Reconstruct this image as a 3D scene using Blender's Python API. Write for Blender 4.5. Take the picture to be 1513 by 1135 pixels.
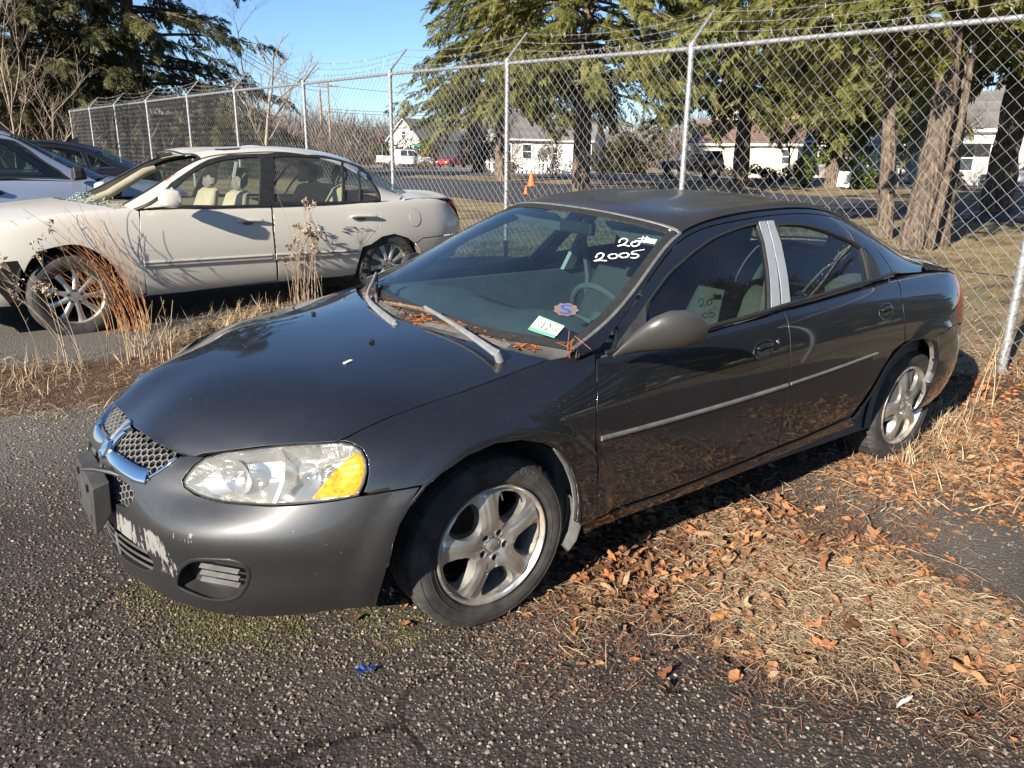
import bpy, bmesh, math, random
import numpy as np
from mathutils import Vector, Matrix
from mathutils.bvhtree import BVHTree
from mathutils.geometry import delaunay_2d_cdt
random.seed(7); RNG = np.random.default_rng(11)
for o in list(bpy.data.objects): bpy.data.objects.remove(o)
SC = bpy.context.scene
COL = SC.collection

# ------------------------------------------------------------------ camera, sky, sun, exposure
PW, PH, FPX = 1513, 1135, 1136.0
CAM_LOC = (-1.373, -2.7315, 1.5775); YAW, PITCH, ROLL = 0.642, 0.2834, 0.0125
def cam_axes():
    cy, sy, cp, sp = math.cos(YAW), math.sin(YAW), math.cos(PITCH), math.sin(PITCH)
    f = np.array([sy*cp, cy*cp, -sp]); r = np.array([cy, -sy, 0.]); u = np.cross(r, f)
    return math.cos(ROLL)*r + math.sin(ROLL)*u, -math.sin(ROLL)*r + math.cos(ROLL)*u, f
CR, CU, CF = cam_axes()
cd = bpy.data.cameras.new('camera'); cam = bpy.data.objects.new('camera', cd); COL.objects.link(cam)
cd.sensor_fit = 'HORIZONTAL'; cd.sensor_width = 36; cd.lens = 36*FPX/PW; cd.clip_start = 0.05; cd.clip_end = 3000
cam.matrix_world = Matrix(((CR[0], CU[0], -CF[0], CAM_LOC[0]), (CR[1], CU[1], -CF[1], CAM_LOC[1]), (CR[2], CU[2], -CF[2], CAM_LOC[2]), (0, 0, 0, 1)))
SC.camera = cam
SUN_AZ, SUN_EL = math.radians(17), math.radians(23)      # light travels toward +x turned 17 deg to +y
sdir = Vector((math.cos(SUN_AZ)*math.cos(SUN_EL), math.sin(SUN_AZ)*math.cos(SUN_EL), -math.sin(SUN_EL)))
W = bpy.data.worlds.new('World'); SC.world = W; W.use_nodes = True
nt = W.node_tree; bg = nt.nodes['Background']
sky = nt.nodes.new('ShaderNodeTexSky'); sky.sky_type = 'NISHITA'; sky.sun_disc = False
sky.sun_elevation = SUN_EL; sky.sun_rotation = math.radians(270) - SUN_AZ
sky.air_density = 0.9; sky.dust_density = 0.0; sky.ozone_density = 5.0
nt.links.new(sky.outputs[0], bg.inputs[0]); bg.inputs[1].default_value = 0.068
sl = bpy.data.lights.new('sun', 'SUN'); sl.energy = 5.0; sl.angle = math.radians(0.5); sl.color = (1.0, 0.90, 0.76)
so = bpy.data.objects.new('sun', sl); COL.objects.link(so); so.rotation_euler = sdir.to_track_quat('-Z', 'Y').to_euler()
SC.view_settings.view_transform = 'Standard'; SC.view_settings.look = 'None'; SC.view_settings.exposure = 1.4; SC.view_settings.gamma = 1
SC.view_settings.use_curve_mapping = False
SC.render.engine = 'CYCLES'
SC.cycles.max_bounces = 8; SC.cycles.transparent_max_bounces = 24; SC.cycles.caustics_reflective = False; SC.cycles.caustics_refractive = False

# ------------------------------------------------------------------ helpers: mesh, objects, materials
def np_mesh(name, V, F, mat=None, N=None, smooth=True, attrs=None, fmat=None):
    """V (n,3); F list of (m,k) int arrays (each one size) -> mesh"""
    V = np.asarray(V, np.float32)
    if isinstance(F, np.ndarray): F = [F]
    F = [np.asarray(f, np.int32) for f in F if len(f)]
    me = bpy.data.meshes.new(name)
    me.vertices.add(len(V)); me.vertices.foreach_set('co', V.ravel())
    nl = sum(f.size for f in F); nf = sum(len(f) for f in F)
    me.loops.add(nl); me.loops.foreach_set('vertex_index', np.concatenate([f.ravel() for f in F]))
    me.polygons.add(nf)
    ls, st = [], 0
    for f in F:
        ls.append(st + np.arange(len(f))*f.shape[1]); st += f.size
    me.polygons.foreach_set('loop_start', np.concatenate(ls).astype(np.int32))
    me.polygons.foreach_set('use_smooth', np.full(nf, smooth, bool))
    me.update(calc_edges=True); me.validate()
    if attrs:
        for k, a in attrs.items():
            at = me.attributes.new(k, 'FLOAT', 'POINT'); at.data.foreach_set('value', np.asarray(a, np.float32))
    if mat is not None:
        for m_ in (mat if isinstance(mat, (list, tuple)) else [mat]): me.materials.append(m_)
    if fmat is not None: me.polygons.foreach_set('material_index', np.asarray(fmat, np.int32))
    if N is not None and smooth and len(me.polygons) == nf:
        me.normals_split_custom_set_from_vertices(np.asarray(N, np.float32).tolist())
    return me
def link(name, me, parent=None, label=None, cat=None, group=None, kind=None, loc=None):
    o = bpy.data.objects.new(name, me); COL.objects.link(o)
    if parent is not None: o.parent = parent
    if label: o['label'] = label
    if cat: o['category'] = cat
    if group: o['group'] = group
    if kind: o['kind'] = kind
    if loc is not None: o.location = loc
    return o
def empty(name, label, cat, loc=(0, 0, 0), rz=0, group=None, kind=None):
    o = link(name, None, None, label, cat, group, kind, loc); o.rotation_euler = (0, 0, rz); o.empty_display_size = .2
    return o
class MB:
    """collects pieces into one mesh"""
    def __init__(s): s.V, s.F, s.n = [], {}, 0
    def add(s, V, F):
        V = np.asarray(V, float).reshape(-1, 3)
        for f in (F if isinstance(F, list) and len(F) and isinstance(F[0], np.ndarray) else [np.asarray(F)]):
            if f.size: s.F.setdefault(f.shape[1], []).append(f + s.n)
        s.V.append(V); s.n += len(V); return s
    def box(s, x0, x1, y0, y1, z0, z1, M=None):
        v = np.array([(x, y, z) for x in (x0, x1) for y in (y0, y1) for z in (z0, z1)], float)
        if M is not None: v = v @ np.array(M)[:3, :3].T + np.array(M)[:3, 3]
        return s.add(v, np.array([(0, 1, 3, 2), (4, 6, 7, 5), (0, 4, 5, 1), (2, 3, 7, 6), (0, 2, 6, 4), (1, 5, 7, 3)]))
    def tube(s, P, r, n=6, cap=True, closed=False):
        V, F = tube(P, r, n, cap, closed); return s.add(V, F)
    def mesh(s, name, mat=None, smooth=True, **k):
        return np_mesh(name, np.concatenate(s.V), [np.concatenate(f) for f in s.F.values()], mat, smooth=smooth, **k)
    def obj(s, name, mat=None, parent=None, smooth=True, bevel=0, seg=2, **k):
        o = link(name, s.mesh(name, mat, smooth), parent, **k)
        if bevel:
            b = o.modifiers.new('bevel', 'BEVEL'); b.width = bevel; b.segments = seg; b.limit_method = 'ANGLE'; b.angle_limit = .6; b.harden_normals = smooth
        elif smooth: auto_smooth(o.data)
        return o
def auto_smooth(me, ang=0.7):
    me.set_sharp_from_angle(angle=ang)
def frames(P, closed=False):
    P = np.asarray(P, float); T = np.gradient(P, axis=0)
    if closed: T = np.roll(P, -1, 0) - np.roll(P, 1, 0)
    T /= np.maximum(np.linalg.norm(T, axis=1, keepdims=True), 1e-9)
    A = np.zeros_like(P); a = np.cross(T[0], (0, 0, 1.)); 
    if np.linalg.norm(a) < .05: a = np.cross(T[0], (1., 0, 0))
    a /= np.linalg.norm(a)
    for i in range(len(P)):
        a = a - T[i]*(a @ T[i]); a /= max(np.linalg.norm(a), 1e-9); A[i] = a
    return T, A, np.cross(T, A)
def tube(P, r, n=6, cap=True, closed=False):
    P = np.asarray(P, float); m = len(P); r = np.broadcast_to(np.asarray(r, float), (m,))
    T, A, B = frames(P, closed); t = np.arange(n)*2*np.pi/n
    V = P[:, None] + r[:, None, None]*(np.cos(t)[None, :, None]*A[:, None] + np.sin(t)[None, :, None]*B[:, None])
    idx = np.arange(m*n).reshape(m, n); a = idx if closed else idx[:-1]; b = np.roll(idx, -1, 0) if closed else idx[1:]
    F = np.stack([a, np.roll(a, -1, 1), np.roll(b, -1, 1), b], -1).reshape(-1, 4)
    V = V.reshape(-1, 3); Fs = [F]
    if cap and not closed:
        V = np.concatenate([V, P[:1], P[-1:]]); k = np.arange(n)
        Fs.append(np.concatenate([np.stack([np.roll(k, -1), k, np.full(n, m*n)], 1), np.stack([idx[-1], np.roll(idx[-1], -1), np.full(n, m*n+1)], 1)]))
    return V, Fs
def lathe(prof, n=48, axis='y', rfun=None):
    """prof list of (axial, radius) -> surface of revolution about local y"""
    prof = np.asarray(prof, float); t = np.arange(n)*2*np.pi/n; m = len(prof)
    r = np.repeat(prof[:, 1:2], n, 1)
    if rfun is not None: r = rfun(r, t[None, :], prof[:, 0:1])
    V = np.stack([r*np.cos(t), np.repeat(prof[:, 0:1], n, 1), r*np.sin(t)], -1).reshape(-1, 3)
    idx = np.arange(m*n).reshape(m, n)
    F = np.stack([idx[:-1], np.roll(idx, -1, 1)[:-1], np.roll(idx, -1, 1)[1:], idx[1:]], -1).reshape(-1, 4)
    return V, [F]
def copy_tree(o, parent=None):
    c = o.copy(); COL.objects.link(c)
    if parent is not None: c.parent = parent
    for ch in list(o.children): copy_tree(ch, c)
    return c
def smooth_poly(P, n=8, closed=True):
    """Catmull-Rom through the points"""
    P = np.asarray(P, float); m = len(P); out = []
    for i in range(m if closed else m-1):
        p0, p1, p2, p3 = (P[(i-1) % m] if closed or i > 0 else P[0]), P[i], P[(i+1) % m], (P[(i+2) % m] if closed or i+2 < m else P[-1])
        for t in np.arange(n)/n:
            out.append(.5*((2*p1)+(-p0+p2)*t+(2*p0-5*p1+4*p2-p3)*t*t+(-p0+3*p1-3*p2+p3)*t**3))
    if not closed: out.append(P[-1])
    return np.array(out)
def text_mesh(s, size=1.0):
    cu = bpy.data.curves.new('txt', 'FONT'); cu.body = s; cu.size = size; cu.align_x = 'CENTER'; cu.align_y = 'CENTER'; cu.resolution_u = 3
    o = bpy.data.objects.new('txt', cu); COL.objects.link(o)
    me = o.to_mesh(); V = np.array([v.co[:] for v in me.vertices]); F = [list(p.vertices) for p in me.polygons]
    o.to_mesh_clear(); bpy.data.objects.remove(o); bpy.data.curves.remove(cu)
    tri = []
    for f in F:
        for i in range(1, len(f)-1): tri.append((f[0], f[i], f[i+1]))
    return V, np.array(tri)

# node helper
class NT:
    def __init__(s, name):
        s.m = bpy.data.materials.new(name); s.m.use_nodes = True; s.t = s.m.node_tree; s.t.nodes.clear(); s.out = s.n('ShaderNodeOutputMaterial')
    def n(s, typ, **kw):
        nd = s.t.nodes.new(typ)
        for k, v in kw.items(): setattr(nd, k, v)
        return nd
    def l(s, a, b): s.t.links.new(a, b)
    def val(s, sock, v):
        if isinstance(v, bpy.types.NodeSocket): s.l(v, sock)
        elif v is not None: sock.default_value = (*v, 1.0) if isinstance(v, tuple) and len(v) == 3 and sock.type == 'RGBA' else v
    def coord(s, kind='Object', scale=None):
        c = s.n('ShaderNodeTexCoord').outputs[kind]
        if scale is not None:
            mp = s.n('ShaderNodeMapping'); s.l(c, mp.inputs[0]); mp.inputs['Scale'].default_value = scale if isinstance(scale, tuple) else (scale,)*3; c = mp.outputs[0]
        return c
    def noise(s, scale, vec=None, detail=4, rough=.55, out='Fac', dist=0):
        nd = s.n('ShaderNodeTexNoise'); nd.inputs['Scale'].default_value = scale; nd.inputs['Detail'].default_value = detail; nd.inputs['Roughness'].default_value = rough; nd.inputs['Distortion'].default_value = dist
        s.l(vec if vec is not None else s.coord(), nd.inputs['Vector']); return nd.outputs[out]
    def vor(s, scale, vec=None, out='Distance', feature='F1', rnd=1.0):
        nd = s.n('ShaderNodeTexVoronoi'); nd.feature = feature; nd.inputs['Scale'].default_value = scale; nd.inputs['Randomness'].default_value = rnd
        s.l(vec if vec is not None else s.coord(), nd.inputs['Vector']); return nd.outputs[out]
    def ramp(s, f, stops, interp='LINEAR'):
        r = s.n('ShaderNodeValToRGB'); r.color_ramp.interpolation = interp; e = r.color_ramp.elements
        while len(e) < len(stops): e.new(.5)
        for i, (p, c) in enumerate(stops):
            e[i].position = p; e[i].color = (*c, 1) if isinstance(c, tuple) else (c, c, c, 1)
        s.l(f, r.inputs[0]); return r.outputs[0]
    def mix(s, f, a, b, mode='MIX'):
        m_ = s.n('ShaderNodeMix'); m_.data_type = 'RGBA'; m_.blend_type = mode
        s.val(m_.inputs[0], f); s.val(m_.inputs[6], a); s.val(m_.inputs[7], b); return m_.outputs[2]
    def math(s, op, a, b=None, clamp=False):
        m_ = s.n('ShaderNodeMath'); m_.operation = op; m_.use_clamp = clamp; s.val(m_.inputs[0], a)
        if b is not None: s.val(m_.inputs[1], b)
        return m_.outputs[0]
    def mapr(s, f, a, b, c=0., d=1.):
        m_ = s.n('ShaderNodeMapRange'); m_.inputs[1].default_value = a; m_.inputs[2].default_value = b; m_.inputs[3].default_value = c; m_.inputs[4].default_value = d
        s.l(f, m_.inputs[0]); return m_.outputs[0]
    def attr(s, name):
        return s.n('ShaderNodeAttribute', attribute_name=name).outputs['Fac']
    def bump(s, h, strength=.3, dist=.01):
        b = s.n('ShaderNodeBump'); b.inputs['Strength'].default_value = strength; b.inputs['Distance'].default_value = dist; s.l(h, b.inputs['Height']); return b.outputs[0]
    def pbr(s, color=(.5, .5, .5), rough=.6, metal=0., normal=None, coat=0., coat_r=.03, spec=None, emit=None, es=0., trans=None, **kw):
        p = s.n('ShaderNodeBsdfPrincipled'); s.val(p.inputs['Base Color'], color); s.val(p.inputs['Roughness'], rough); s.val(p.inputs['Metallic'], metal)
        p.inputs['Coat Weight'].default_value = coat if not isinstance(coat, bpy.types.NodeSocket) else 0
        if isinstance(coat, bpy.types.NodeSocket): s.l(coat, p.inputs['Coat Weight'])
        s.val(p.inputs['Coat Roughness'], coat_r)
        if spec is not None: s.val(p.inputs['Specular IOR Level'], spec)
        if normal is not None: s.l(normal, p.inputs['Normal'])
        if emit is not None: s.val(p.inputs['Emission Color'], emit); p.inputs['Emission Strength'].default_value = es
        s.l(p.outputs[0], s.out.inputs[0]); return p
def simple(name, color, rough=.6, metal=0., var=.15, scale=8., bump=0., bscale=60., coat=0., spec=None):
    t = NT(name); c = t.coord()
    n = t.noise(scale, c)
    col = t.mix(t.mapr(n, .3, .7), tuple(x*(1-var) for x in color), tuple(min(1, x*(1+var)) for x in color))
    nb = t.bump(t.noise(bscale, c, 5), bump, .01) if bump else None
    t.pbr(col, rough, metal, nb, coat, spec=spec); return t.m
def glass_mat(name, tint=(.78, .86, .83), rough=0.0, ior=1.5, dust=.03, dustcol=(.5, .48, .44)):
    t = NT(name); fr = t.n('ShaderNodeFresnel'); fr.inputs[0].default_value = ior
    geo = t.n('ShaderNodeNewGeometry')          # one-sided panes: same reflectance from both faces
    inv = t.mix(geo.outputs['Backfacing'], (ior,)*3, (1/ior,)*3); t.l(inv, fr.inputs[0])
    tr = t.n('ShaderNodeBsdfTransparent'); tr.inputs[0].default_value = (*tint, 1)
    gl = t.n('ShaderNodeBsdfGlossy'); gl.inputs['Roughness'].default_value = rough
    ms = t.n('ShaderNodeMixShader'); t.l(fr.outputs[0], ms.inputs[0]); t.l(tr.outputs[0], ms.inputs[1]); t.l(gl.outputs[0], ms.inputs[2])
    df = t.n('ShaderNodeBsdfDiffuse'); df.inputs[0].default_value = (*dustcol, 1)
    m2 = t.n('ShaderNodeMixShader'); d = t.noise(3.0, t.coord(), 6, .65); t.l(t.mapr(d, .35, .8, dust*.4, dust*2.0), m2.inputs[0])
    t.l(ms.outputs[0], m2.inputs[1]); t.l(df.outputs[0], m2.inputs[2]); t.l(m2.outputs[0], t.out.inputs[0]); return t.m

def sstep(a, b, x):
    t = np.clip((np.asarray(x, float)-a)/(b-a), 0, 1); return t*t*(3-2*t)
def ground_z(x, y):
    """terrain height: the lot climbs gently away from the parked car toward the far row and the street"""
    x = np.asarray(x, float); y = np.asarray(y, float)
    z = .03*np.clip(y+.79, 0, 3.3) + .135*sstep(2.2, 4.0, y) + .014*np.clip(y-4.2, 0, 40)
    e = np.clip(x-5.6, 0, None)
    z = z*(1-sstep(2.5, 9, x)*.35) + .003*np.minimum(e, 45)
    return z
def pix(px, z=None, dist=None):
    """authoring aid: world point where the photo pixel meets the terrain (or lies at a given depth)"""
    d = CF + (px[0]-PW/2)/FPX*CR - (px[1]-PH/2)/FPX*CU; c = np.array(CAM_LOC)
    if dist is not None: return c + d*dist
    if z is not None: return c + d*((z-c[2])/d[2])
    t = 1.0
    for i in range(4000):
        p = c + d*t
        if p[2] < float(ground_z(p[0], p[1])): break
        t += .05
    return p
# ------------------------------------------------------------------ terrain, lot, grass verge, road
def pxpoly(L): return np.array([pix(p)[:2] for p in L])
def soft(P, poly, w=.25):
    ins = inside2(P, poly); d = np.full(len(P), 1e9)
    for a, b in zip(poly, np.roll(poly, -1, 0)):
        ab = b-a; t = np.clip(((P-a)@ab)/max(ab@ab, 1e-9), 0, 1); d = np.minimum(d, np.linalg.norm(P-(a+t[:, None]*ab), axis=1))
    return sstep(-w, w, np.where(ins, d, -d))
def inside2(P, poly):
    x, y = P[:, 0], P[:, 1]; r = np.zeros(len(P), bool)
    for (x0, y0), (x1, y1) in zip(poly, np.roll(poly, 1, 0)):
        c = ((y0 > y) != (y1 > y)); r ^= c & (x < (x1-x0)*(y-y0)/((y1-y0) if y1 != y0 else 1e-12)+x0)
    return r
LITTER = pxpoly([(800,900),(835,850),(905,795),(1010,770),(1110,735),(1190,790),(1290,800),(1330,860),(1400,880),(1513,960),(1513,1050),(1420,1035),(1300,990),(1180,975),(1060,930),(960,915),(870,935)])
LITTER2 = pxpoly([(1200,700),(1260,668),(1370,600),(1425,560),(1513,540),(1513,770),(1420,740),(1330,745),(1240,735)])
MOSS = [pxpoly([(196,868),(235,862),(300,905),(420,925),(425,955),(350,965),(270,935)]), pxpoly([(520,915),(600,905),(640,930),(560,945)]), pxpoly([(1040,752),(1090,735),(1100,750),(1060,760)]), pxpoly([(1150,705),(1190,702),(1185,714),(1150,716)])]
STRIP = pxpoly([(-40,545),(60,545),(190,535),(330,470),(470,425),(520,425),(420,470),(300,560),(180,600),(60,615),(-40,620)])
def axis_pts(a, b, d, far):
    v = list(np.arange(a, b+1e-6, d)); s = d; x = b
    while x < far: s *= 1.22; x += s; v.append(x)
    s = d; x = a
    while x > -far: s *= 1.22; x -= s; v.insert(0, x)
    return np.array(v)
gx, gy = axis_pts(-2.6, 8.0, .06, 900), axis_pts(-3.2, 7.6, .06, 900)
GX, GY = np.meshgrid(gx, gy, indexing='ij'); GP = np.stack([GX.ravel(), GY.ravel()], 1); GZ = ground_z(GP[:, 0], GP[:, 1])
near = (np.abs(GP[:, 0]-2.5) < 7) & (np.abs(GP[:, 1]-2) < 8)
def nz(P, s, seed): # cheap value noise
    r = np.random.default_rng(seed); T = r.random((64, 64)); q = P*s; i = np.floor(q).astype(int); f = q-i; f = f*f*(3-2*f); g = lambda a, b: T[(i[:, 0]+a) % 64, (i[:, 1]+b) % 64]
    return (g(0, 0)*(1-f[:, 0])+g(1, 0)*f[:, 0])*(1-f[:, 1])+(g(0, 1)*(1-f[:, 0])+g(1, 1)*f[:, 0])*f[:, 1]
GZ = GZ+np.where(near, .012*(nz(GP, 1.1, 1)-.5)+.006*(nz(GP, 4., 2)-.5), 0)
lit = np.zeros(len(GP)); mos = np.zeros(len(GP)); stp = np.zeros(len(GP))
lit[near] = np.maximum(soft(GP[near], LITTER, .22), soft(GP[near], LITTER2, .25)*.95)
for m_ in MOSS: mos[near] = np.maximum(mos[near], soft(GP[near], m_, .07))
stp[near] = soft(GP[near], STRIP, .3)
FENCE_X = lambda y: 5.14-.0593*(y+.37)
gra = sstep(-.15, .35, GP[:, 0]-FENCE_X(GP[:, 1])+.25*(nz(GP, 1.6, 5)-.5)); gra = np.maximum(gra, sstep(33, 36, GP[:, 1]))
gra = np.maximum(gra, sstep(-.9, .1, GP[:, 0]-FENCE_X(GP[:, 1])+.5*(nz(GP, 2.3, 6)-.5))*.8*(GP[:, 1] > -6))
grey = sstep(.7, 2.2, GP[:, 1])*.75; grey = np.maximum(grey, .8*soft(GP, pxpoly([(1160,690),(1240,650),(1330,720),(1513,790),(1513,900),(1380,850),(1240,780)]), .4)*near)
GZ = GZ+.018*stp*near+.010*lit+.004*mos
t = NT('asphalt_lot'); c = t.coord()
v1 = t.n('ShaderNodeTexVoronoi'); v1.inputs['Scale'].default_value = 85; t.l(c, v1.inputs[0]); v2 = t.n('ShaderNodeTexVoronoi'); v2.inputs['Scale'].default_value = 210; t.l(c, v2.inputs[0])
wob = t.noise(1.7, c, 6, .6)
r1 = t.n('ShaderNodeSeparateColor'); t.l(v1.outputs['Color'], r1.inputs[0]); r2 = t.n('ShaderNodeSeparateColor'); t.l(v2.outputs['Color'], r2.inputs[0])
stone1 = t.ramp(r1.outputs[0], [(0, (.034, .026, .022)), (.4, (.066, .050, .040)), (.65, (.115, .090, .072)), (.88, (.20, .162, .13)), (1, (.32, .275, .225))])
stone2 = t.ramp(r2.outputs[1], [(0, (.026, .021, .019)), (.6, (.056, .045, .039)), (.9, (.12, .10, .083)), (1, (.26, .23, .20))])
asp = t.mix(t.math('GREATER_THAN', r1.outputs[2], .60), stone2, stone1); asp = t.mix(t.mapr(v1.outputs['Distance'], .25, .6, 0, .75), asp, (.020, .017, .016)); asp = t.mix(t.mapr(wob, .3, .7, 0, .5), asp, (.055, .041, .035))
crk = t.n('ShaderNodeTexVoronoi'); crk.feature = 'DISTANCE_TO_EDGE'; crk.inputs['Scale'].default_value = .55; wv = t.n('ShaderNodeVectorMath'); wv.operation = 'ADD'; nv = t.n('ShaderNodeTexNoise'); nv.inputs['Scale'].default_value = 3.; t.l(c, nv.inputs[0]); t.l(c, wv.inputs[0]); sv = t.n('ShaderNodeVectorMath'); sv.operation = 'SCALE'; sv.inputs['Scale'].default_value = .28; t.l(nv.outputs['Color'], sv.inputs[0]); t.l(sv.outputs[0], wv.inputs[1]); t.l(wv.outputs[0], crk.inputs[0]); cm_ = t.math('MULTIPLY', t.mapr(crk.outputs['Distance'], .002, .009, 1, 0), t.mapr(t.noise(.9, c, 3), .40, .48))
asp = t.mix(t.mapr(t.noise(.55, c, 5, .6), .42, .66, 0, .45), asp, (.075, .064, .056)); asp = t.mix(t.mapr(t.noise(1.6, c, 7, .7), .50, .70, 0, .7), asp, (.022, .016, .013)); asp = t.mix(t.math('MULTIPLY', cm_, .85), asp, (.010, .008, .007))
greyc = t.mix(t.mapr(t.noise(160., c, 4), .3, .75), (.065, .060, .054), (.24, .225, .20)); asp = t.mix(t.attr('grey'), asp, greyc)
soil = t.mix(t.noise(30., c, 6, .7), (.026, .018, .013), (.10, .058, .036)); soil = t.mix(t.mapr(t.noise(130., c, 4), .48, .7), soil, (.20, .11, .065))
moss = t.mix(t.noise(60., c, 5), (.035, .045, .012), (.15, .15, .05))
gr1 = t.mix(t.noise(7., c, 6, .65), (.20, .155, .085), (.36, .28, .16)); gr1 = t.mix(t.mapr(t.noise(1.2, c, 5), .5, .75), gr1, (.10, .11, .045)); gr1 = t.mix(t.mapr(t.noise(45., c, 4), .5, .7, 0, .8), gr1, (.10, .07, .035)); gr1 = t.mix(t.mapr(t.noise(.8, t.coord('Object', (.6, 2.2, 1.)), 7, .7), .47, .62, 0, .85), gr1, t.mix(t.noise(25., c, 5), (.045, .03, .02), (.13, .085, .05)))  # last mix: dark soil-toned patches painted into the verge in place of tree shade
lm = t.mapr(t.math('ADD', t.attr('litter'), t.math('MULTIPLY', t.math('SUBTRACT', t.noise(6., c, 7, .75), .5), 1.9)), .42, .8)
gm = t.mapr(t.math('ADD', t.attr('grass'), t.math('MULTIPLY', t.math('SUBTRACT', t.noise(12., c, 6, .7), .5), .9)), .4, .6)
sm = t.mapr(t.math('ADD', t.attr('strip'), t.math('MULTIPLY', t.math('SUBTRACT', t.noise(11., c, 6, .7), .5), .9)), .4, .65)
mm = t.mapr(t.math('ADD', t.attr('moss'), t.math('MULTIPLY', t.math('SUBTRACT', t.noise(22., c, 6, .75), .5), 2.2)), .72, 1.0)
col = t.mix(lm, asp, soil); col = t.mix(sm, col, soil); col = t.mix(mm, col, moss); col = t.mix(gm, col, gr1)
hgt = t.math('ADD', t.math('MULTIPLY', v1.outputs['Distance'], -.8), t.math('MULTIPLY', t.noise(190., c, 4, .7), .7))
t.pbr(col, .93, 0, t.bump(hgt, .85, .009), spec=.25); M_GROUND = t.m
i = np.arange(len(gx)*len(gy)).reshape(len(gx), len(gy)); GF = np.stack([i[:-1, :-1], i[1:, :-1], i[1:, 1:], i[:-1, 1:]], -1).reshape(-1, 4)
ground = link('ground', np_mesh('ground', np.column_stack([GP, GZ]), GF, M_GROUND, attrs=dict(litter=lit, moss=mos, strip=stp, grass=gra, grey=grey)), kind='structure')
_gz = GZ.reshape(len(gx), len(gy))
def gz(x, y):
    x = np.asarray(x, float); y = np.asarray(y, float); a = np.clip(np.searchsorted(gx, x)-1, 0, len(gx)-2); b = np.clip(np.searchsorted(gy, y)-1, 0, len(gy)-2)
    fx = (x-gx[a])/(gx[a+1]-gx[a]); fy = (y-gy[b])/(gy[b+1]-gy[b])
    return (_gz[a, b]*(1-fx)+_gz[a+1, b]*fx)*(1-fy)+(_gz[a, b+1]*(1-fx)+_gz[a+1, b+1]*fx)*fy
def drape(name, poly_lr, mat, lift, n=60, kind='structure', parent=None):
    """ribbon between two polylines laid on the terrain"""
    A, B = (np.array([np.interp(np.linspace(0, 1, n), np.linspace(0, 1, len(q)), np.array(q)[:, k]) for k in (0, 1)]).T for q in poly_lr)
    m = 5; P = np.concatenate([A*(1-s)+B*s for s in np.linspace(0, 1, m)]); z = ground_z(P[:, 0], P[:, 1])+lift; ii = np.arange(n*m).reshape(m, n)
    F = np.stack([ii[:-1, :-1], ii[:-1, 1:], ii[1:, 1:], ii[1:, :-1]], -1).reshape(-1, 4); V = np.column_stack([P, z]); e = V[F[0]]
    if np.cross(e[1]-e[0], e[2]-e[0])[2] < 0: F = F[:, ::-1]
    return link(name, np_mesh(name, V, F, mat), parent, kind=kind)
# ------------------------------------------------------------------ road, verge, street beyond the fence
M_TAR = simple('fresh_tarmac', (.032, .034, .045), .8, 0, .2, 3, .1, 120); M_STREET = simple('worn_street_asphalt', (.10, .10, .105), .85, 0, .2, 2, .1, 90)
M_KERB = simple('pale_concrete', (.42, .40, .36), .85, 0, .15, 6); M_WHITE = simple('white_paint', (.74, .74, .72), .6, 0, .06, 3); 
P2 = lambda *L: [pix(p)[:2] for p in L]
def ext(L, a=40, b=60):
    L = [np.array(p) for p in L]; d0 = (L[0]-L[1])/np.linalg.norm(L[0]-L[1]); d1 = (L[-1]-L[-2])/np.linalg.norm(L[-1]-L[-2]); return [L[0]+d0*a]+L+[L[-1]+d1*b]
drape('driveway_tarmac', (ext(P2((640,288),(760,302),(900,312),(1150,316),(1400,326),(1513,330)), 20, 40), ext(P2((575,262),(700,267),(900,276),(1090,283),(1300,297),(1513,308)), 20, 40)), M_TAR, .02)
st_n, st_f = ext(P2((575,257),(660,258),(800,262),(1000,268),(1200,275),(1513,284)), 30, 90), ext(P2((575,248),(660,249),(800,254),(1000,262),(1200,268),(1513,277)), 30, 90)
drape('street', (st_n, st_f), M_STREET, .03)
drape('kerb', ([p+np.array([0, 0]) for p in st_f], [p+np.array([.1, .18]) for p in st_f]), M_KERB, .13)
drape('pavement', ([p+np.array([.9, 1.2]) for p in st_f], [p+np.array([1.8, 2.5]) for p in st_f]), M_KERB, .06)
# ------------------------------------------------------------------ trees
def leaf_mat(name, a, b, c_, trl=.3, sc=.6):
    t = NT(name); c = t.coord('Object'); n = t.noise(sc, c, 5, .65); n2 = t.noise(9., c, 3)
    col = t.mix(t.mapr(n, .35, .68), a, b); col = t.mix(t.mapr(n2, .5, .75, 0, .8), col, c_)
    d = t.n('ShaderNodeBsdfPrincipled'); t.l(col, d.inputs[0]); d.inputs['Roughness'].default_value = .55; d.inputs['Specular IOR Level'].default_value = .35
    tl = t.n('ShaderNodeBsdfTranslucent'); t.l(col, tl.inputs[0]); ms = t.n('ShaderNodeMixShader'); ms.inputs[0].default_value = trl; t.l(d.outputs[0], ms.inputs[1]); t.l(tl.outputs[0], ms.inputs[2]); t.l(ms.outputs[0], t.out.inputs[0]); return t.m
M_HEM = leaf_mat('hemlock_needles', (.085, .098, .028), (.215, .215, .055), (.27, .225, .07), .42); M_DARKFIR = leaf_mat('dark_spruce_needles', (.034, .042, .020), (.10, .10, .034), (.17, .13, .050), .35); M_GREENLEAF = leaf_mat('bright_ivy_leaves', (.06, .10, .015), (.15, .20, .035), (.20, .22, .06), .35)
M_RUST = leaf_mat('withered_brown_foliage', (.10, .06, .035), (.24, .15, .09), (.30, .21, .14), .25)
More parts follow.
